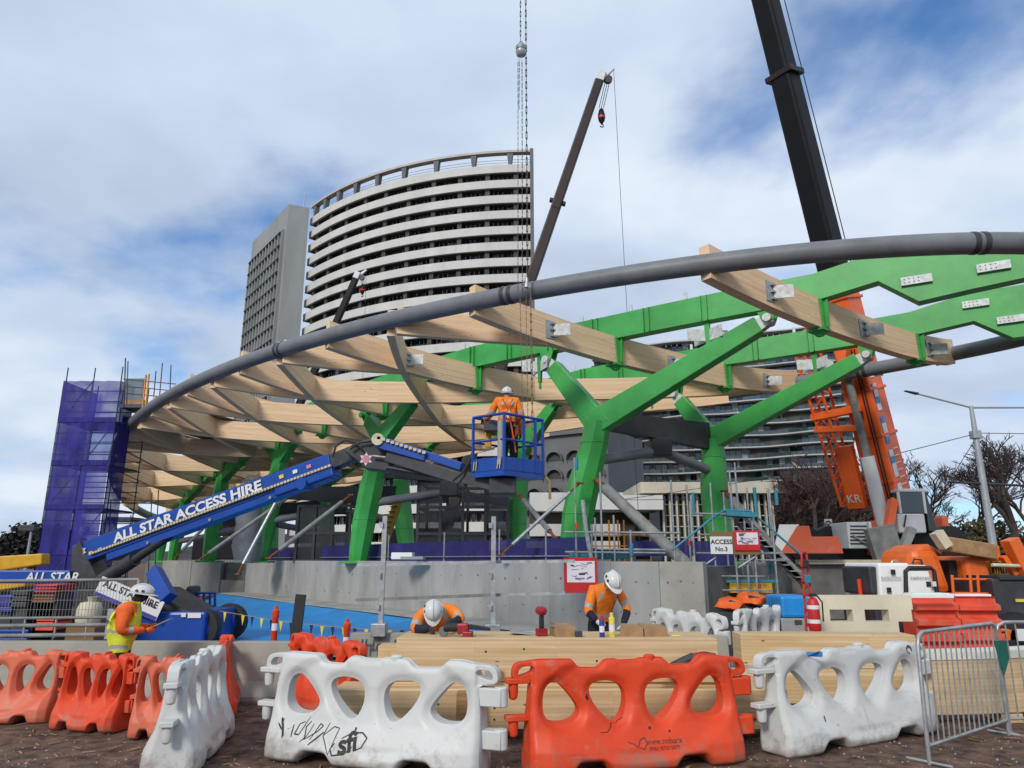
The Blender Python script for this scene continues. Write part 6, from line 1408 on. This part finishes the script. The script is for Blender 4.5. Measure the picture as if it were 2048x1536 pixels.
# two more telescopic cranes behind
def far_crane(label, base, tip, Y, w0, w1, hook, m_):
    b, t = py(*base, Y), py(*tip, Y); d = (t - b).normalized(); c = empty('telescopic_crane', (b.x, Y, 0), label, 'crane', 'telescopic cranes behind the canopy'); L = (t - b).length
    for i, (f0, f1) in enumerate(((0, .4), (.38, .7), (.68, 1))): MB().taper(b + d * L * f0, b + d * L * f1, w0 + (w1 - w0) * f0, (w0 + (w1 - w0) * f0) * 1.05, w0 + (w1 - w0) * f1 * .95, (w0 + (w1 - w0) * f1) * .98, up=(0, 1, 0)).build('boom_section', m_, c, bevel=w0 * .12)
    s = V((d.z, 0, -d.x))
    MB().box(t + d * .3, (w1 * 1.0, w1, w1 * 1.3), M.Rotation(math.atan2(d.x, d.z), 3, 'Y')).build('boom_head', 'crane_white', c, bevel=.08)
    MB().taper(t + d * .2 + s * w1 * .2, t + d * w1 * 2.0 + s * w1 * 1.1, w1 * .5, w1 * .5, w1 * .35, w1 * .3, up=(0, 1, 0)).build('runner_head', 'crane_white', c, bevel=.05)
    MB().lathe([(w1 * .5, -.15), (w1 * .5, .15)], 16, M.Translation(t + d * .3 + s * w1 * .9) @ M.Rotation(R(90), 4, 'X')).build('sheave', 'charcoal', c)
    h = py(*hook, Y); hk_ = t + d * .3 + s * w1 * .9
    for dx in (-.25, 0, .25): MB().tube([hk_ + V((dx * w1, 0, 0)), h + V((dx * w1, 0, w1))], .03, 4).build('hoist_rope', 'chain', c)
    MB().lathe([(.05, -1.1 * w1), (.35 * w1, -.6 * w1), (.42 * w1, .1 * w1), (.25 * w1, .8 * w1), (.05, 1.0 * w1)], 12, M.Translation(h)).build('hook_block', 'crane_black', c, smooth=40)
    MB().lathe([(.40 * w1, -.35 * w1), (.43 * w1, -.05 * w1)], 12, M.Translation(h), False).build('hazard_band', 'red_paint', c); MB().tube([h + V((0, 0, -w1 * 1.1)) + V((.18 * w1 * math.cos(a), 0, .18 * w1 * math.sin(a) - .15 * w1)) for a in seg(1.5, -3, 8)], .06 * w1, 6).build('hook', 'crane_black', c)
    e = t + d * w1 * 2.0 + s * w1 * 1.1; MB().tube([e, V((e.x + .6, Y, 3))], .022, 4).build('hoist_rope', 'chain', c)
    MB().bar(b.lerp(t, .70) - s * w1 * .9, b.lerp(t, .70) + s * w1 * .9, .25, .5, up=(0, 1, 0)).build('boom_collar', m_, c)
    MB().box((b.x - 1.5, Y, 3.2), (6, 2.6, 2.4)).build('carrier', 'crane_black', c, bevel=.1)
    return c
far_crane('mid-distance crane with a maroon and black boom right of the curved tower', (885, 1075), (1199, 160), 58, 1.0, .82, (1203, 232), 'crane_maroon')
far_crane('small distant crane boom standing against the curved tower', (478, 1080), (712, 556), 80, .9, .7, (725, 578), 'crane_black')

# ================================================================== ACCESS STAIR SCAFFOLD
sa = empty('access_stair', py(1470, 1210, 18.5), 'galvanised access stair scaffold carrying the ACCESS No.3 board', 'scaffold')
AY = 18.5
def vpole(x, y0, y1, Y, m_='scaffold', r=.026, name='standard'): a = py(x, y1, Y); b = py(x, y0, Y); return MB().tube([(a.x, Y, max(0, a.z)), (a.x, Y, b.z)], r, 8).build(name, m_, sa, smooth=50)
for x, y0, m_ in ((1396, 990, 'scaffold'), (1438, 966, 'scaffold'), (1480, 940, 'scaffold'), (1503, 1010, 'scaffold'), (1519, 1020, 'scaffold'), (1560, 978, 'scaffold')): vpole(x, y0, 1232, AY, m_)
for x, y0 in ((1387, 970), (1463, 985), (1491, 925), (1512, 975), (1555, 976), (1542, 1090)): vpole(x, y0, 1215, AY + 1.3, 'scaffold')
for x, y0, y1 in ((1388, 985, 1030), (1464, 990, 1025), (1513, 975, 1030), (1554, 980, 1010), (1543, 1105, 1150)): vpole(x, y0, y1, AY + 1.26, 'scaffold_teal', .05, 'sleeve')
for x0, x1, y in ((1390, 1460, 1027), (1393, 1560, 1106), (1396, 1530, 1152), (1390, 1545, 1180), (1396, 1470, 1069), (1478, 1580, 1120)): MB().tube([py(x0, y, AY), py(x1, y + 1, AY)], .024, 6).build('ledger', 'scaffold', sa, smooth=50)
MB().tube([py(1345, 1100, AY), py(1432, 1030, AY), py(1450, 1020, AY), py(1500, 1022, AY), py(1600, 1108, AY)], .03, 8).build('handrail', 'scaffold_teal', sa, smooth=50)
MB().bar(py(1448, 1027, AY + .1), py(1506, 1031, AY + .1), .5, .12).build('landing', 'scaffold_teal', sa)
for i in range(2): MB().bar(py(1470 + i * 12, 1035, AY + .5), py(1596 + i * 12, 1160, AY + .5), .06, .22).build('stair_stringer', 'prop_grey', sa)
for i in range(10): f = (i + .5) / 10; MB().box(py(1476, 1040, AY + .5).lerp(py(1602, 1160, AY + .5), f), (.28, .6, .03)).build('tread', 'galv', sa)
for x0, x1, y0, y1, m_ in ((1378, 1500, 1196, 1206, 'scaffold_teal'), (1370, 1560, 1160, 1166, 'scaffold_teal'), (1460, 1545, 1166, 1186, 'yellow_paint')): rbox(x0, x1, y0, y1, AY + .3, .8, m_, 'deck_board', sa, .01)
rbox(1395, 1470, 1105, 1180, AY + 2.2, .05, 'navy_mesh', 'mesh_sheet', sa, 0); rbox(1255, 1440, 1082, 1112, AY + 4, .05, 'navy_mesh', 'mesh_sheet', sa, 0)
for (x, y) in ((1437, 1168), (1519, 1172), (1378, 1086)): MB().tube([py(x, y, AY - .01) + V((0, 0, -.05)), py(x, y, AY - .01) + V((0, 0, .05))], .04, 8).build('clamp', 'red_paint', sa)
for x0, y0, x1, y1 in ((1398, 1138, 1436, 1112), (1476, 1136, 1516, 1110)): MB().tube([py(x0, y0, AY - .05), py(x1, y1, AY - .05)], .022, 6).build('brace', 'scaffold', sa)
ply = rbox(1422, 1518, 1063, 1109, AY - .12, .03, 'plywood', 'plywood_backing', sa, 0)
an = empty('access_sign', py(1443, 1108, AY - .2), 'white ACCESS No.3 board wired to the stair scaffold', 'sign'); rbox(1421, 1465, 1073, 1108, AY - .18, .02, 'board_white', 'board', an, .002)
lettering('ACCESS', .155, face_mx(py(1443, 1084, AY - .185), (1, 0, 0), (0, 0, 1)), 'ink', an, .025); lettering('No.3', .155, face_mx(py(1443, 1098.5, AY - .185), (1, 0, 0), (0, 0, 1)), 'ink', an, .02)
def plan_board(label, x0, x1, y0, y1, Y, tilt=0):
    t = empty('plan_board', py((x0 + x1) / 2, y1, Y), label, 'sign', 'red framed site plan boards'); fr = rbox(x0, x1, y0, y1, Y, .03, 'red_paint', 'frame', t, .004)
    w_, h_ = x1 - x0, y1 - y0; sh = rbox(x0 + w_ * .09, x1 - w_ * .08, y0 + h_ * .10, y1 - h_ * .30, Y - .005, .004, 'paper', 'plan_sheet', t, 0)
    rs = random.Random(int(x0)); X0, X1, Y0, Y1 = x0 + w_ * .14, x1 - w_ * .14, y0 + h_ * .16, y1 - h_ * .36
    for i in range(16):
        a, b = rs.uniform(X0, X1), rs.uniform(Y0, Y1); ln = rs.uniform(.08, .3) * w_; q = MB(); p = py(a, b, Y - .008); e = py(min(X1, a + ln), b + rs.uniform(-.06, .06) * h_, Y - .008)
        q.bar(p, e, .002, .012 if i % 3 else .035); q.build('plan_line', 'plan_ink' if i % 4 else 'ink_faint', t)
    return t
plan_board('red framed site plan board fixed to the concrete wall', 1128, 1195, 1115, 1186, 16.3); plan_board('red framed site plan board on plywood beside the ACCESS board', 1469, 1520, 1061, 1101, AY - .16)
# upright scaffold at the wall top by the big column
ws = empty('edge_scaffold', py(1190, 1118, 18.3), 'light scaffold handrail standing on the concrete wall beside the largest column', 'scaffold')
EY = 19.2
for x, y0 in ((1153, 915), (1205, 945), (1230, 1030), (1263, 1060), (1350, 960), (1192, 1035)): a, b = py(x, 1120, EY), py(x, y0, EY); MB().tube([(a.x, EY, 1.9), (a.x, EY, b.z)], .028, 8).build('standard', 'scaffold', ws, smooth=50)
for x0, x1, y in ((1128, 1360, 1064), (1130, 1330, 1104), (1190, 1330, 1098)): MB().tube([py(x0, y, EY), py(x1, y + 2, EY)], .03, 8).build('ledger', 'scaffold', ws, smooth=50)
for x, y0, y1, m_ in ((1263, 1088, 1112, 'scaffold_teal'), (1153, 915, 940, 'scaffold_teal')): a, b = py(x, y1, EY - .02), py(x, y0, EY - .02); MB().tube([a, b], .05, 8).build('sleeve', m_, ws)
for x in (1153, 1263): MB().tube([py(x, 1052 if x == 1153 else 1092, EY - .02) + V((0, 0, -.07)), py(x, 1052 if x == 1153 else 1092, EY - .02) + V((0, 0, .07))], .045, 8).build('clamp', 'barrier_orange', ws)
MB().tube([py(1165, 1000, EY), py(1172, 1060, EY), py(1182, 1115, EY)], .06, 8).build('raker', 'galv', ws); rbox(1140, 1255, 1104, 1118, EY + .2, .4, 'scaffold_teal', 'deck_board', ws, .01)
yg = empty('yellow_guardrail', py(1250, 1090, 30), 'yellow guard rail posts on the deck behind the raking prop', 'rail')
for x in (1238, 1250, 1302, 1220): a = py(x, 1116, 30); MB().tube([(a.x, 30, 1.86), (a.x, 30, py(x, 1040, 30).z)], .035, 6).build('post', 'scaffold_orange', yg)
for y in (1070, 1092): MB().tube([py(1140, y, 30), py(1310, y, 30)], .03, 6).build('rail', 'scaffold_orange', yg)

# ================================================================== RIGHT: WALL TRIM, GENERATOR, EXTINGUISHER, STACKED BARRIERS, ORANGE LIFT
lg = empty('wall_capping', (12, 24.9, 1.85), 'yellowish timber capping along the right-hand concrete wall', 'timber'); MB().box((24.7, 24.9, 1.93), (30.0, .3, .14)).build('capping', 'cream_paint', lg)
rbx = empty('red_wedge', py(1620, 1100, 23.5), 'pinkish red sheet-metal wedge and white panel lying on the wall top', 'panel')
MB().prism([(-.75, 0), (1.35, 0), (1.25, .55), (.35, .55), (.3, .9), (-.1, .9)], face_mx(py(1600, 1107, 24.5), (1, 0, 0), (0, 0, 1)), .5).build('panel', 'barrier_faded', rbx, bevel=.01); MB().prism([(-.9, 0), (-.55, 0), (.05, .95), (-.6, .95)], face_mx(py(1600, 1107, 24.3), (1, 0, 0), (0, 0, 1)), .05).build('white_panel', 'white_paint', rbx)
gn = empty('generator', py(1805, 1200, 15.5), 'white diesel generator with black end frames', 'generator'); GY = 15.5
rbox(1756, 1826, 1126, 1205, GY, 1.6, 'white_paint', 'canopy_shell', gn, .05, (.05, -.02)); rbox(1806, 1876, 1130, 1205, GY + .06, 1.5, 'white_paint', 'canopy_shell', gn, .05, (0, -.16))
rbox(1740, 1757, 1133, 1190, GY + .1, 1.3, 'charcoal', 'end_frame', gn, .04); fr = [(1812, 1200), (1811, 1142), (1818, 1136), (1862, 1136), (1868, 1142), (1876, 1200)]
MB().tube([py(x, y, GY - .02) for x, y in fr], .045, 8).build('door_frame', 'ink', gn); rbox(1817, 1862, 1142, 1200, GY - .03, .06, 'white_paint', 'door', gn, .02)
for x, y, m_ in ((1787, 1144, 'ink'), (1858, 1168, 'ink'), (1779, 1180, 'ink'), (1869, 1168, 'board_white')): rbox(x - 4, x + 4, y - 5, y + 5, GY - .06, .03, m_, 'decal', gn, 0)
for x, y in ((1783, 1155), (1842, 1155)): lettering('kwiktower', .10, face_mx(py(x, y, GY - .075), (1, 0, 0), (0, 0, 1)), 'clay_grey', gn, 0)
MB().tube([py(1790, 1128, GY + .5) + V((.08 * math.cos(a), 0, .08 * math.sin(a))) for a in seg(0, 3.14, 8)], .015, 6).build('lifting_eye', 'galv', gn); MB().tube([py(1825, 1128, GY + .3), py(1828, 1118, GY + .3), py(1842, 1120, GY + .3), py(1845, 1130, GY + .3)], .02, 6).build('handle', 'ink', gn)
rbox(1750, 1880, 1205, 1226, GY + .1, 1.5, 'charcoal', 'skid', gn, .02, zb=0)
ex = empty('extinguisher_stand', py(1632, 1265, 12.2), 'red trolley stand holding a fire extinguisher', 'extinguisher'); XY = 12.2
for dx in (-9, 9): MB().tube([py(1622 + dx, 1264, XY), py(1608 + dx * .55, 1110, XY + .1)], .02, 8).build('upright', 'red_paint', ex, smooth=50)
MB().tube([py(1603, 1110, XY + .1), py(1604, 1104, XY + .1), py(1612, 1104, XY + .1), py(1613, 1110, XY + .1)], .02, 8).build('handle', 'red_paint', ex, smooth=50)
for y in (1130, 1160, 1190, 1220, 1250): MB().bar(py(1613 - (1250 - y) * .09 - 2, y, XY), py(1631 - (1250 - y) * .13, y, XY), .02, .05).build('cross_bar', 'red_paint', ex)
rbox(1608, 1618, 1120, 1134, XY - .06, .05, 'ink', 'bracket', ex, .01); rbox(1610, 1622, 1150, 1166, XY - .05, .05, 'scaffold_teal', 'tag', ex, .01)
c = py(1631, 1262, XY - .14); MB().lathe([(.085, 0), (.095, .02), (.095, .42), (.07, .49), (.03, .52)], 18, M.Translation(c)).build('cylinder', 'red_paint', ex, smooth=40)
for z in (.12, .34): MB().lathe([(.097, z), (.097, z + .06)], 18, M.Translation(c), False).build('label_band', 'board_white', ex, smooth=40)
MB().box(c + V((0, -.02, .56)), (.12, .05, .05)).build('valve', 'ink', ex, bevel=.01); MB().tube([c + V((.05, -.05, .56)), c + V((.12, -.08, .45)), c + V((.11, -.08, .15))], .014, 6).build('hose', 'ink', ex)
# cream block barrier with two forklift windows
cr = empty('block_barrier', py(1725, 1290, 12.6), 'cream plastic block barrier with two rectangular openings', 'barrier'); KY = 12.6
for (x0, x1, y0, y1) in ((1628, 1824, 1191, 1219), (1628, 1660, 1219, 1243), (1706, 1730, 1219, 1243), (1778, 1824, 1219, 1243), (1628, 1800, 1243, 1296)): rbox(x0, x1, y0, y1, KY, .24, 'barrier_cream', 'block_wall', cr, 0)
MB().box(py(1725, 1300, KY + .3) + V((0, 0, -.30)), (1.72, .30, .5)).build('block_foot', 'barrier_cream', cr, bevel=.03)
# red ribbed barriers
for k, (x0, x1, y0, Y, lb) in enumerate(((1826, 1912, 1192, 13.6, 'red ribbed plastic barrier next to the cream block'), (1912, 1996, 1194, 13.9, 'red ribbed plastic barrier in front of the orange lift'))):
    t = empty('ribbed_barrier', py((x0 + x1) / 2, 1290, Y), lb, 'barrier', 'red ribbed plastic barriers'); z1 = py(x0, y0, Y).z; a, b = py(x0, y0, Y).x, py(x1, y0, Y).x
    prof = [(0, 0)]; n = 5
    for i in range(n): z = z1 * i / n; h = z1 / n; prof += [(-.06, z + h * .1), (-.06, z + h * .45), (.06, z + h * .6), (.06, z + h * .95)]
    prof += [(.02, z1), (.5, z1), (.5, 0)]
    mb = MB(); mb.prism(prof, M.Translation(((a + b) / 2, Y, 0)) @ M.Rotation(R(90), 4, 'Z') @ M.Rotation(R(90), 4, 'X'), b - a - .03); mb.build('body', 'barrier_red', t, bevel=.01)
    MB().box(((a + b) / 2, Y + .25, z1 + .025), (b - a - .1, .3, .04)).build('top_strip', 'white_paint', t, bevel=.01)
rbox(1806, 1908, 1188, 1196, 13.3, .05, 'white_paint', 'white_lath', empty('lath_board', py(1850, 1196, 13.3), 'white board laid across the top of the red ribbed barriers', 'board'), .004)
# orange boom lift
ol = empty('orange_lift', py(1930, 1290, 15.6), 'orange boom lift with engine hoods, parked behind the red barriers', 'boom lift'); OY = 15.6
rbox(1816, 1902, 1098, 1188, OY + .3, 1.4, 'orange_paint', 'engine_hood', ol, .16, (.12, -.2)); rbox(1818, 1895, 1088, 1110, OY + .4, 1.2, 'orange_paint', 'hood_top', ol, .12, (.25, -.35))
rbox(1932, 1986, 1112, 1176, OY + .3, 1.4, 'orange_paint', 'engine_hood', ol, .1, (0, -.1)); rbox(1900, 1934, 1120, 1180, OY + .6, 1.0, 'ink', 'engine_bay', ol, .02)
MB().bar(py(1885, 1088, OY + .2), py(1985, 1104, OY + .2), .35, .32).build('boom_stub', 'cardboard', ol, bevel=.03); MB().bar(py(1872, 1064, OY), py(1892, 1094, OY), .2, .25, up=(0, 1, 0)).build('timber_chock', 'cream_paint', ol)
rbox(1980, 2002, 1090, 1122, OY + .2, .4, 'orange_paint', 'boom_nose', ol, .04); MB().bar(py(2018, 1078, OY), py(2055, 1152, OY), .25, .32, up=(0, 1, 0)).build('boom_arm', 'orange_paint', ol, bevel=.02); MB().bar(py(2005, 1113, OY + .1), py(2030, 1150, OY + .1), .1, .16, up=(0, 1, 0)).build('link', 'orange_paint', ol)
rbox(1985, 2030, 1122, 1148, OY + .5, .5, 'yellow_paint', 'valve_block', ol, .02)
for i in range(9): rbox(1986 + i * 5, 1988 + i * 5, 1124, 1146, OY + .48, .05, 'ink', 'valve', ol, 0)
MB().tube([py(1984, 1130, OY - .1), py(2070, 1133, OY - .1)], .04, 8).build('pipe', 'cream_paint', ol, smooth=50)
for x0, x1 in ((1904, 1912), (1940, 1948), (1955, 1963)): MB().tube([py(x0, 1150, OY - .5), py(x1, 1250, OY - .5)], .03, 8).build('ladder_rail', 'orange_paint', ol, smooth=50)
for y in (1158, 1186, 1212): MB().tube([py(1904, y, OY - .5), py(2050, y + 2, OY - .5)], .022, 8).build('guard_rail', 'orange_paint', ol, smooth=50)
rbox(1812, 2000, 1186, 1262, OY + .5, 1.6, 'orange_paint', 'turntable', ol, .06); ch = rbox(1925, 2036, 1256, 1284, OY - 1.0, 2.5, 'orange_paint', 'chassis', ol, .04)
lettering('JLG', .19, face_mx(py(1998, 1271, OY - 1.02), (1, 0, 0), (0, 0, 1)), 'ink', ch, .03, shear=.2)
for i in range(5): rbox(1936 + i * 10, 1941 + i * 10, 1262, 1266, OY - 1.01, .01, 'ink' if i % 2 else 'can_yellow', 'hazard_mark', ch, 0)
tg = rbox(2033, 2052, 1258, 1282, OY - 1.2, .02, 'board_white', 'tag_plate', ol, .002)
for x in (1850, 1960, 2040):
    c = py(x, 1290, OY - .8); q = MB().lathe([(.3, -.2), (.48, -.18), (.5, 0), (.48, .18), (.3, .2)], 22, M.Translation((c.x, OY - .8, .5)) @ M.Rotation(R(90), 4, 'X')).build('wheel', 'black_rubber', ol, smooth=40)
bn = empty('dark_skip', py(2030, 1250, 14.9), 'dark grey skip bin with yellow sticker at the right edge', 'skip'); rbox(2003, 2100, 1158, 1290, 14.9, 2.0, 'charcoal', 'bin', bn, .03, (-.1, .1), zb=.02); rbox(2032, 2060, 1198, 1204, 14.86, .02, 'can_yellow', 'sticker', bn, 0); rbox(2000, 2104, 1152, 1160, 14.85, 2.1, 'dark_steel', 'rim', bn, .01)
for k, (x, y, lb) in enumerate(((1500, 1200, 'crumpled orange safety jacket thrown over the white barriers'), (1462, 1210, 'orange cable bundle heaped behind the white barriers'))):
    c = py(x, y, 14.6); rs = random.Random(k); mb = MB(); mb.lathe([(.05, -.1), (.3, -.05), (.27, .05), (.2, .11), (.05, .14)], 13, M.Translation(c)); 
    for i, v in enumerate(mb.v): mb.v[i] = (v[0] + rs.uniform(-.05, .05), v[1] + rs.uniform(-.05, .05), v[2] + rs.uniform(-.03, .04))
    t = empty('jacket' if k == 0 else 'cable_bundle', c, lb, 'jacket' if k == 0 else 'cable'); mb.build('cloth', 'orange_cloth', t, smooth=60); MB().box(c + V((.05, -.22, .05)), (.3, .05, .05), M.Rotation(R(15), 3, 'Y')).build('band', 'charcoal', t, bevel=.01)
    MB().box((c.x, c.y + .05, (c.z - .1) / 2), (.5, .4, c.z - .12)).build('crate_below', 'charcoal', t, bevel=.02)
for k, (x, lb) in enumerate(((1585, 'blue drum behind the extinguisher stand'),)):
    t = empty('blue_tank', py(x, 1262, 14.2), 'blue and grey plastic tank behind the extinguisher stand', 'tank'); rbox(1563, 1626, 1192, 1236, 14.2, .9, 'tarp_blue', 'tank', t, .05); rbox(1563, 1626, 1236, 1262, 14.22, .88, 'clay_grey', 'base', t, .03, zb=.02); rbox(1590, 1604, 1240, 1248, 14.19, .02, 'foliage_olive', 'label', t, 0)
oc = empty('traffic_post', py(1722, 1190, 16), 'slim orange marker post left of the generator', 'bollard'); a = py(1722, 1195, 16); MB().lathe([(.12, 0), (.12, .04), (.05, .07), (.045, py(1722, 1158, 16).z)], 12, M.Translation((a.x, 16, 0))).build('post', 'barrier_orange', oc, smooth=40); MB().lathe([(.048, .5), (.048, .62)], 12, M.Translation((a.x, 16, 0)), False).build('reflector', 'paper', oc)

wc = MB(); rs = random.Random(4)                             # offcuts, chips and dead leaves on the dirt
for i in range(240):
    x, y = rs.uniform(-7, 7), rs.uniform(6, 11); a = rs.uniform(0, 3.14); l, w_ = rs.uniform(.02, .09), rs.uniform(.006, .02); d = V((math.cos(a), math.sin(a), 0)); z = gz(x, y) + .012
    wc.bar(V((x, y, z)) - d * l, V((x, y, z + rs.uniform(-.004, .01))) + d * l, w_, .006)
tag(wc.build('wood_chips', 'cardboard'), 'wood offcuts and chips littering the dirt', 'wood chips', kind='stuff')
# ================================================================== STREET LAMP, SIGN, WIRES
LY = 42; lt, lb_ = py(1942, 812, LY), py(1986, 1090, LY)
sl2 = empty('street_lamp', (lb_.x, LY, 1.8), 'tall grey double-armed street lamp carrying tram wires', 'street lamp')
MB().tube([(lb_.x, LY, 0), (lb_.x, LY, lt.z * .78), (lb_.x, LY, lt.z)], [.24, .17, .11], 12).build('pole', 'lamp_grey', sl2, smooth=40)
LX_ = lb_.x
for x1, y1 in ((1832, 787), (2075, 815)):
    e = py(x1, y1, LY); MB().tube([(LX_, LY, lt.z - .1), e], .06, 8).build('arm', 'lamp_grey', sl2, smooth=40); d = (e - V((LX_, LY, lt.z))).normalized(); MB().taper(e - d * .1, e + d * .7, .32, .12, .22, .06).build('lamp_head', 'charcoal', sl2, bevel=.03)
MB().box((LX_, LY, lt.z * .84), (.5, .5, .5)).build('bracket', 'lamp_grey', sl2, bevel=.05); MB().tube([py(1897, 964, LY), py(2060, 972, LY)], .07, 8).build('bracket_arm', 'dark_steel', sl2)
for (x0, y0, x1, y1) in ((1950, 868, 1800, 906), (1950, 866, 2080, 868), (1950, 880, 1897, 964), (1958, 880, 2010, 950)): MB().tube([py(x0, y0, LY), py(x1, y1, LY)], .022, 4).build('wire', 'ink', sl2)
for (x0, y0, x1, y1, Y, lb) in ((1905, 958, 2080, 950, 46, 'thin tram wire crossing the bare trees'), (1800, 906, 1240, 1000, 48, 'long tram wire running back towards the pavilion'), (1560, 985, 1240, 1000, 50, 'tram wire sagging over the cream pavilion')):
    tag(MB().tube([py(x0, y0, Y), py((x0 + x1) / 2, (y0 + y1) / 2 + 6, Y), py(x1, y1, Y)], .02, 4).build('tram_wire', 'ink'), lb, 'wire')
spd = empty('speed_sign', py(1657, 1070, 34), 'white speed sign with 40 in a ring', 'sign'); rbox(1650, 1665, 1038, 1062, 34, .03, 'board_white', 'plate', spd, .005)
c = py(1657.5, 1050, 33.97); MB().tube([c + V((.15 * math.cos(a), 0, .18 * math.sin(a))) for a in seg(0, 6.283, 20)[:-1]], .022, 5, closed=True).build('ring', 'ink', spd); lettering('40', .2, face_mx(c + V((0, -.01, 0)), (1, 0, 0), (0, 0, 1)), 'ink', spd, .02); a = py(1658, 1062, 34); MB().tube([(a.x, 34.05, 1.8), (a.x, 34.05, a.z)], .03, 6).build('post', 'galv', spd)

# ================================================================== TREES AND HILLS
def bare_tree(label, px, Y, hpx, m_, seed, spread=1.0, thick=.32, z0=1.0, depth=7):
    rs = random.Random(seed); base = py(px, 1110, Y); b = V((base.x, Y, z0)); top = py(px, hpx, Y).z; Ht = top - z0
    t = empty('bare_tree', b, label, 'tree', 'bare winter trees'); tr_, cr_ = MB(), MB()
    def grow(p, d, L, r, k):
        q = p + d * L; mid = p.lerp(q, .5) + V((rs.uniform(-1, 1), rs.uniform(-1, 1), rs.uniform(-.5, .5))) * L * .07
        mb = tr_ if k <= 1 else cr_; mb.tube([p, mid, q], [max(r, .022), max(r * .85, .020), max(r * .68, .018)], 6 if k < 2 else (4 if k < 4 else 3), caps=False)
        if k >= depth: return
        n = 3 if k == 0 else rs.choice((2, 3, 3, 4) if k < 4 else (2, 3))
        for i in range(n):
            a = rs.uniform(0, 6.28); s = rs.uniform(.35, .75) * spread; u = (d + V((math.cos(a) * s, math.sin(a) * s, rs.uniform(-.15, .25)))).normalized()
            grow(p.lerp(q, rs.uniform(.6, 1) if i else 1), u, L * rs.uniform(.62, .82), r * rs.uniform(.5, .66), k + 1)
    grow(b, V((rs.uniform(-.08, .08), 0, 1)), Ht * .34, thick, 0)
    tr_.build('trunk', 'bark', t, smooth=60); cr_.build('crown', m_, t, smooth=60); return t
bare_tree('broad reddish bare tree right behind the access stair', 1570, 70, 930, 'twig_red', 71, 1.25, .36)
bare_tree('dense reddish bare tree in front of the apartments', 1665, 80, 915, 'twig_red', 73, 1.25, .4)
bare_tree('tall bare tree at the right edge of the street', 2080, 70, 880, 'twig', 77, 1.1, .42)
bare_tree('bare spreading tree behind the white crane cab', 1838, 66, 905, 'twig', 11, 1.1, .38)
bare_tree('large bare tree right of the street lamp', 2030, 60, 868, 'twig', 23, 1.15, .45)
bare_tree('bare tree leaning in beyond the street lamp', 1960, 84, 935, 'twig', 5, 1.0, .35)
bare_tree('reddish bare tree left of the crane jib', 1640, 58, 920, 'twig_red', 31, 1.15, .36)
bare_tree('reddish bare tree close beside the cream pavilion', 1590, 62, 955, 'twig_red', 37, 1.1, .34)
bare_tree('reddish bare tree behind the crane boom foot', 1700, 66, 930, 'twig_red', 43, 1.1, .36)
bare_tree('bare tree between the crane jib and the lamp, thin and dark', 1880, 92, 965, 'twig', 51, 1.0, .33)
bare_tree('dark bare tree deep behind the crane carrier', 1615, 76, 975, 'twig', 61, 1.2, .36)
def hedge(label, x0, x1, ytop, Y, m_, seed, name='hedge', n=4200, leaf=.22, dep=5):
    rs = random.Random(seed); a, b = py(x0, ytop, Y), py(x1, ytop, Y); mb = MB(); zt2 = a.z
    for i in range(n):
        f = rs.random(); x = a.x + (b.x - a.x) * f; hh = (zt2 - .5) * (.72 + .28 * math.sin(x * .55 + seed) * math.sin(x * .21) + rs.uniform(-.1, .1)) ; z = .5 + hh * rs.random() ** .6; y = Y + rs.uniform(0, dep)
        c = V((x, y, z)); u = V((rs.uniform(-1, 1), rs.uniform(-1, 1), rs.uniform(-1, 1))).normalized(); v = u.orthogonal().normalized(); s = leaf * rs.uniform(.6, 1.5)
        mb.poly([c - u * s, c + v * s * .6, c + u * s, c - v * s * .6])
    t = empty(name, (a.x.__add__(b.x) / 2, Y, .5), label, 'hedge'); tag(mb.build('leaves', m_, t), kind='stuff')
    st2 = MB()
    for i in range(14): x = a.x + (b.x - a.x) * (i + .5) / 14; st2.tube([(x, Y + dep / 2, .2), (x + rs.uniform(-.5, .5), Y + dep / 2, zt2 * .7)], [.10, .04], 5)
    st2.build('stems', 'bark', t)
hedge('olive green hedge below the bare trees on the right', 1860, 2090, 1022, 62, 'foliage_olive', 3)
hedge('dark shrubbery behind the crane carrier', 1540, 1800, 1018, 64, 'foliage_dark', 8, 'shrubbery')
hedge('dark distant tree line at the left edge', -120, 110, 1048, 120, 'foliage_dark', 9, 'tree_line', 9000, .38, 12)
hedge('dense brown thicket of bare twigs behind the crane carrier', 1545, 1790, 945, 74, 'thicket', 12, 'thicket', 11000, .24, 9)
hedge('brown bushes at the foot of the right-hand trees', 1880, 2100, 1040, 78, 'thicket', 15, 'thicket', 5000, .22, 8)
hl = MB(); n = 60
pts_ = [(-420 + 400 * i / n, 420 + 40 * math.sin(i * .4), 2 + 20 * (.6 + .3 * math.sin(i * .35) + .1 * math.sin(i * 1.7))) for i in range(n + 1)]
for p, q in zip(pts_, pts_[1:]): hl.poly([(p[0], p[1] - 60, 0), (q[0], q[1] - 60, 0), q, p]); hl.poly([p, q, (q[0], q[1] + 80, 0), (p[0], p[1] + 80, 0)])
struct('hills', hl, 'hill', smooth=60)
flp = empty('flood_lamp', py(55, 1115, 60), 'dark floodlight pole beyond the yellow excavator arm', 'street lamp'); a = py(55, 1110, 60); MB().tube([(a.x, 60, 0), (a.x, 60, py(52, 1062, 60).z)], [.14, .09], 8).build('pole', 'lamp_grey', flp); MB().box(py(56, 1056, 60), (1.3, .5, .5)).build('lamp_head', 'charcoal', flp, bevel=.05)
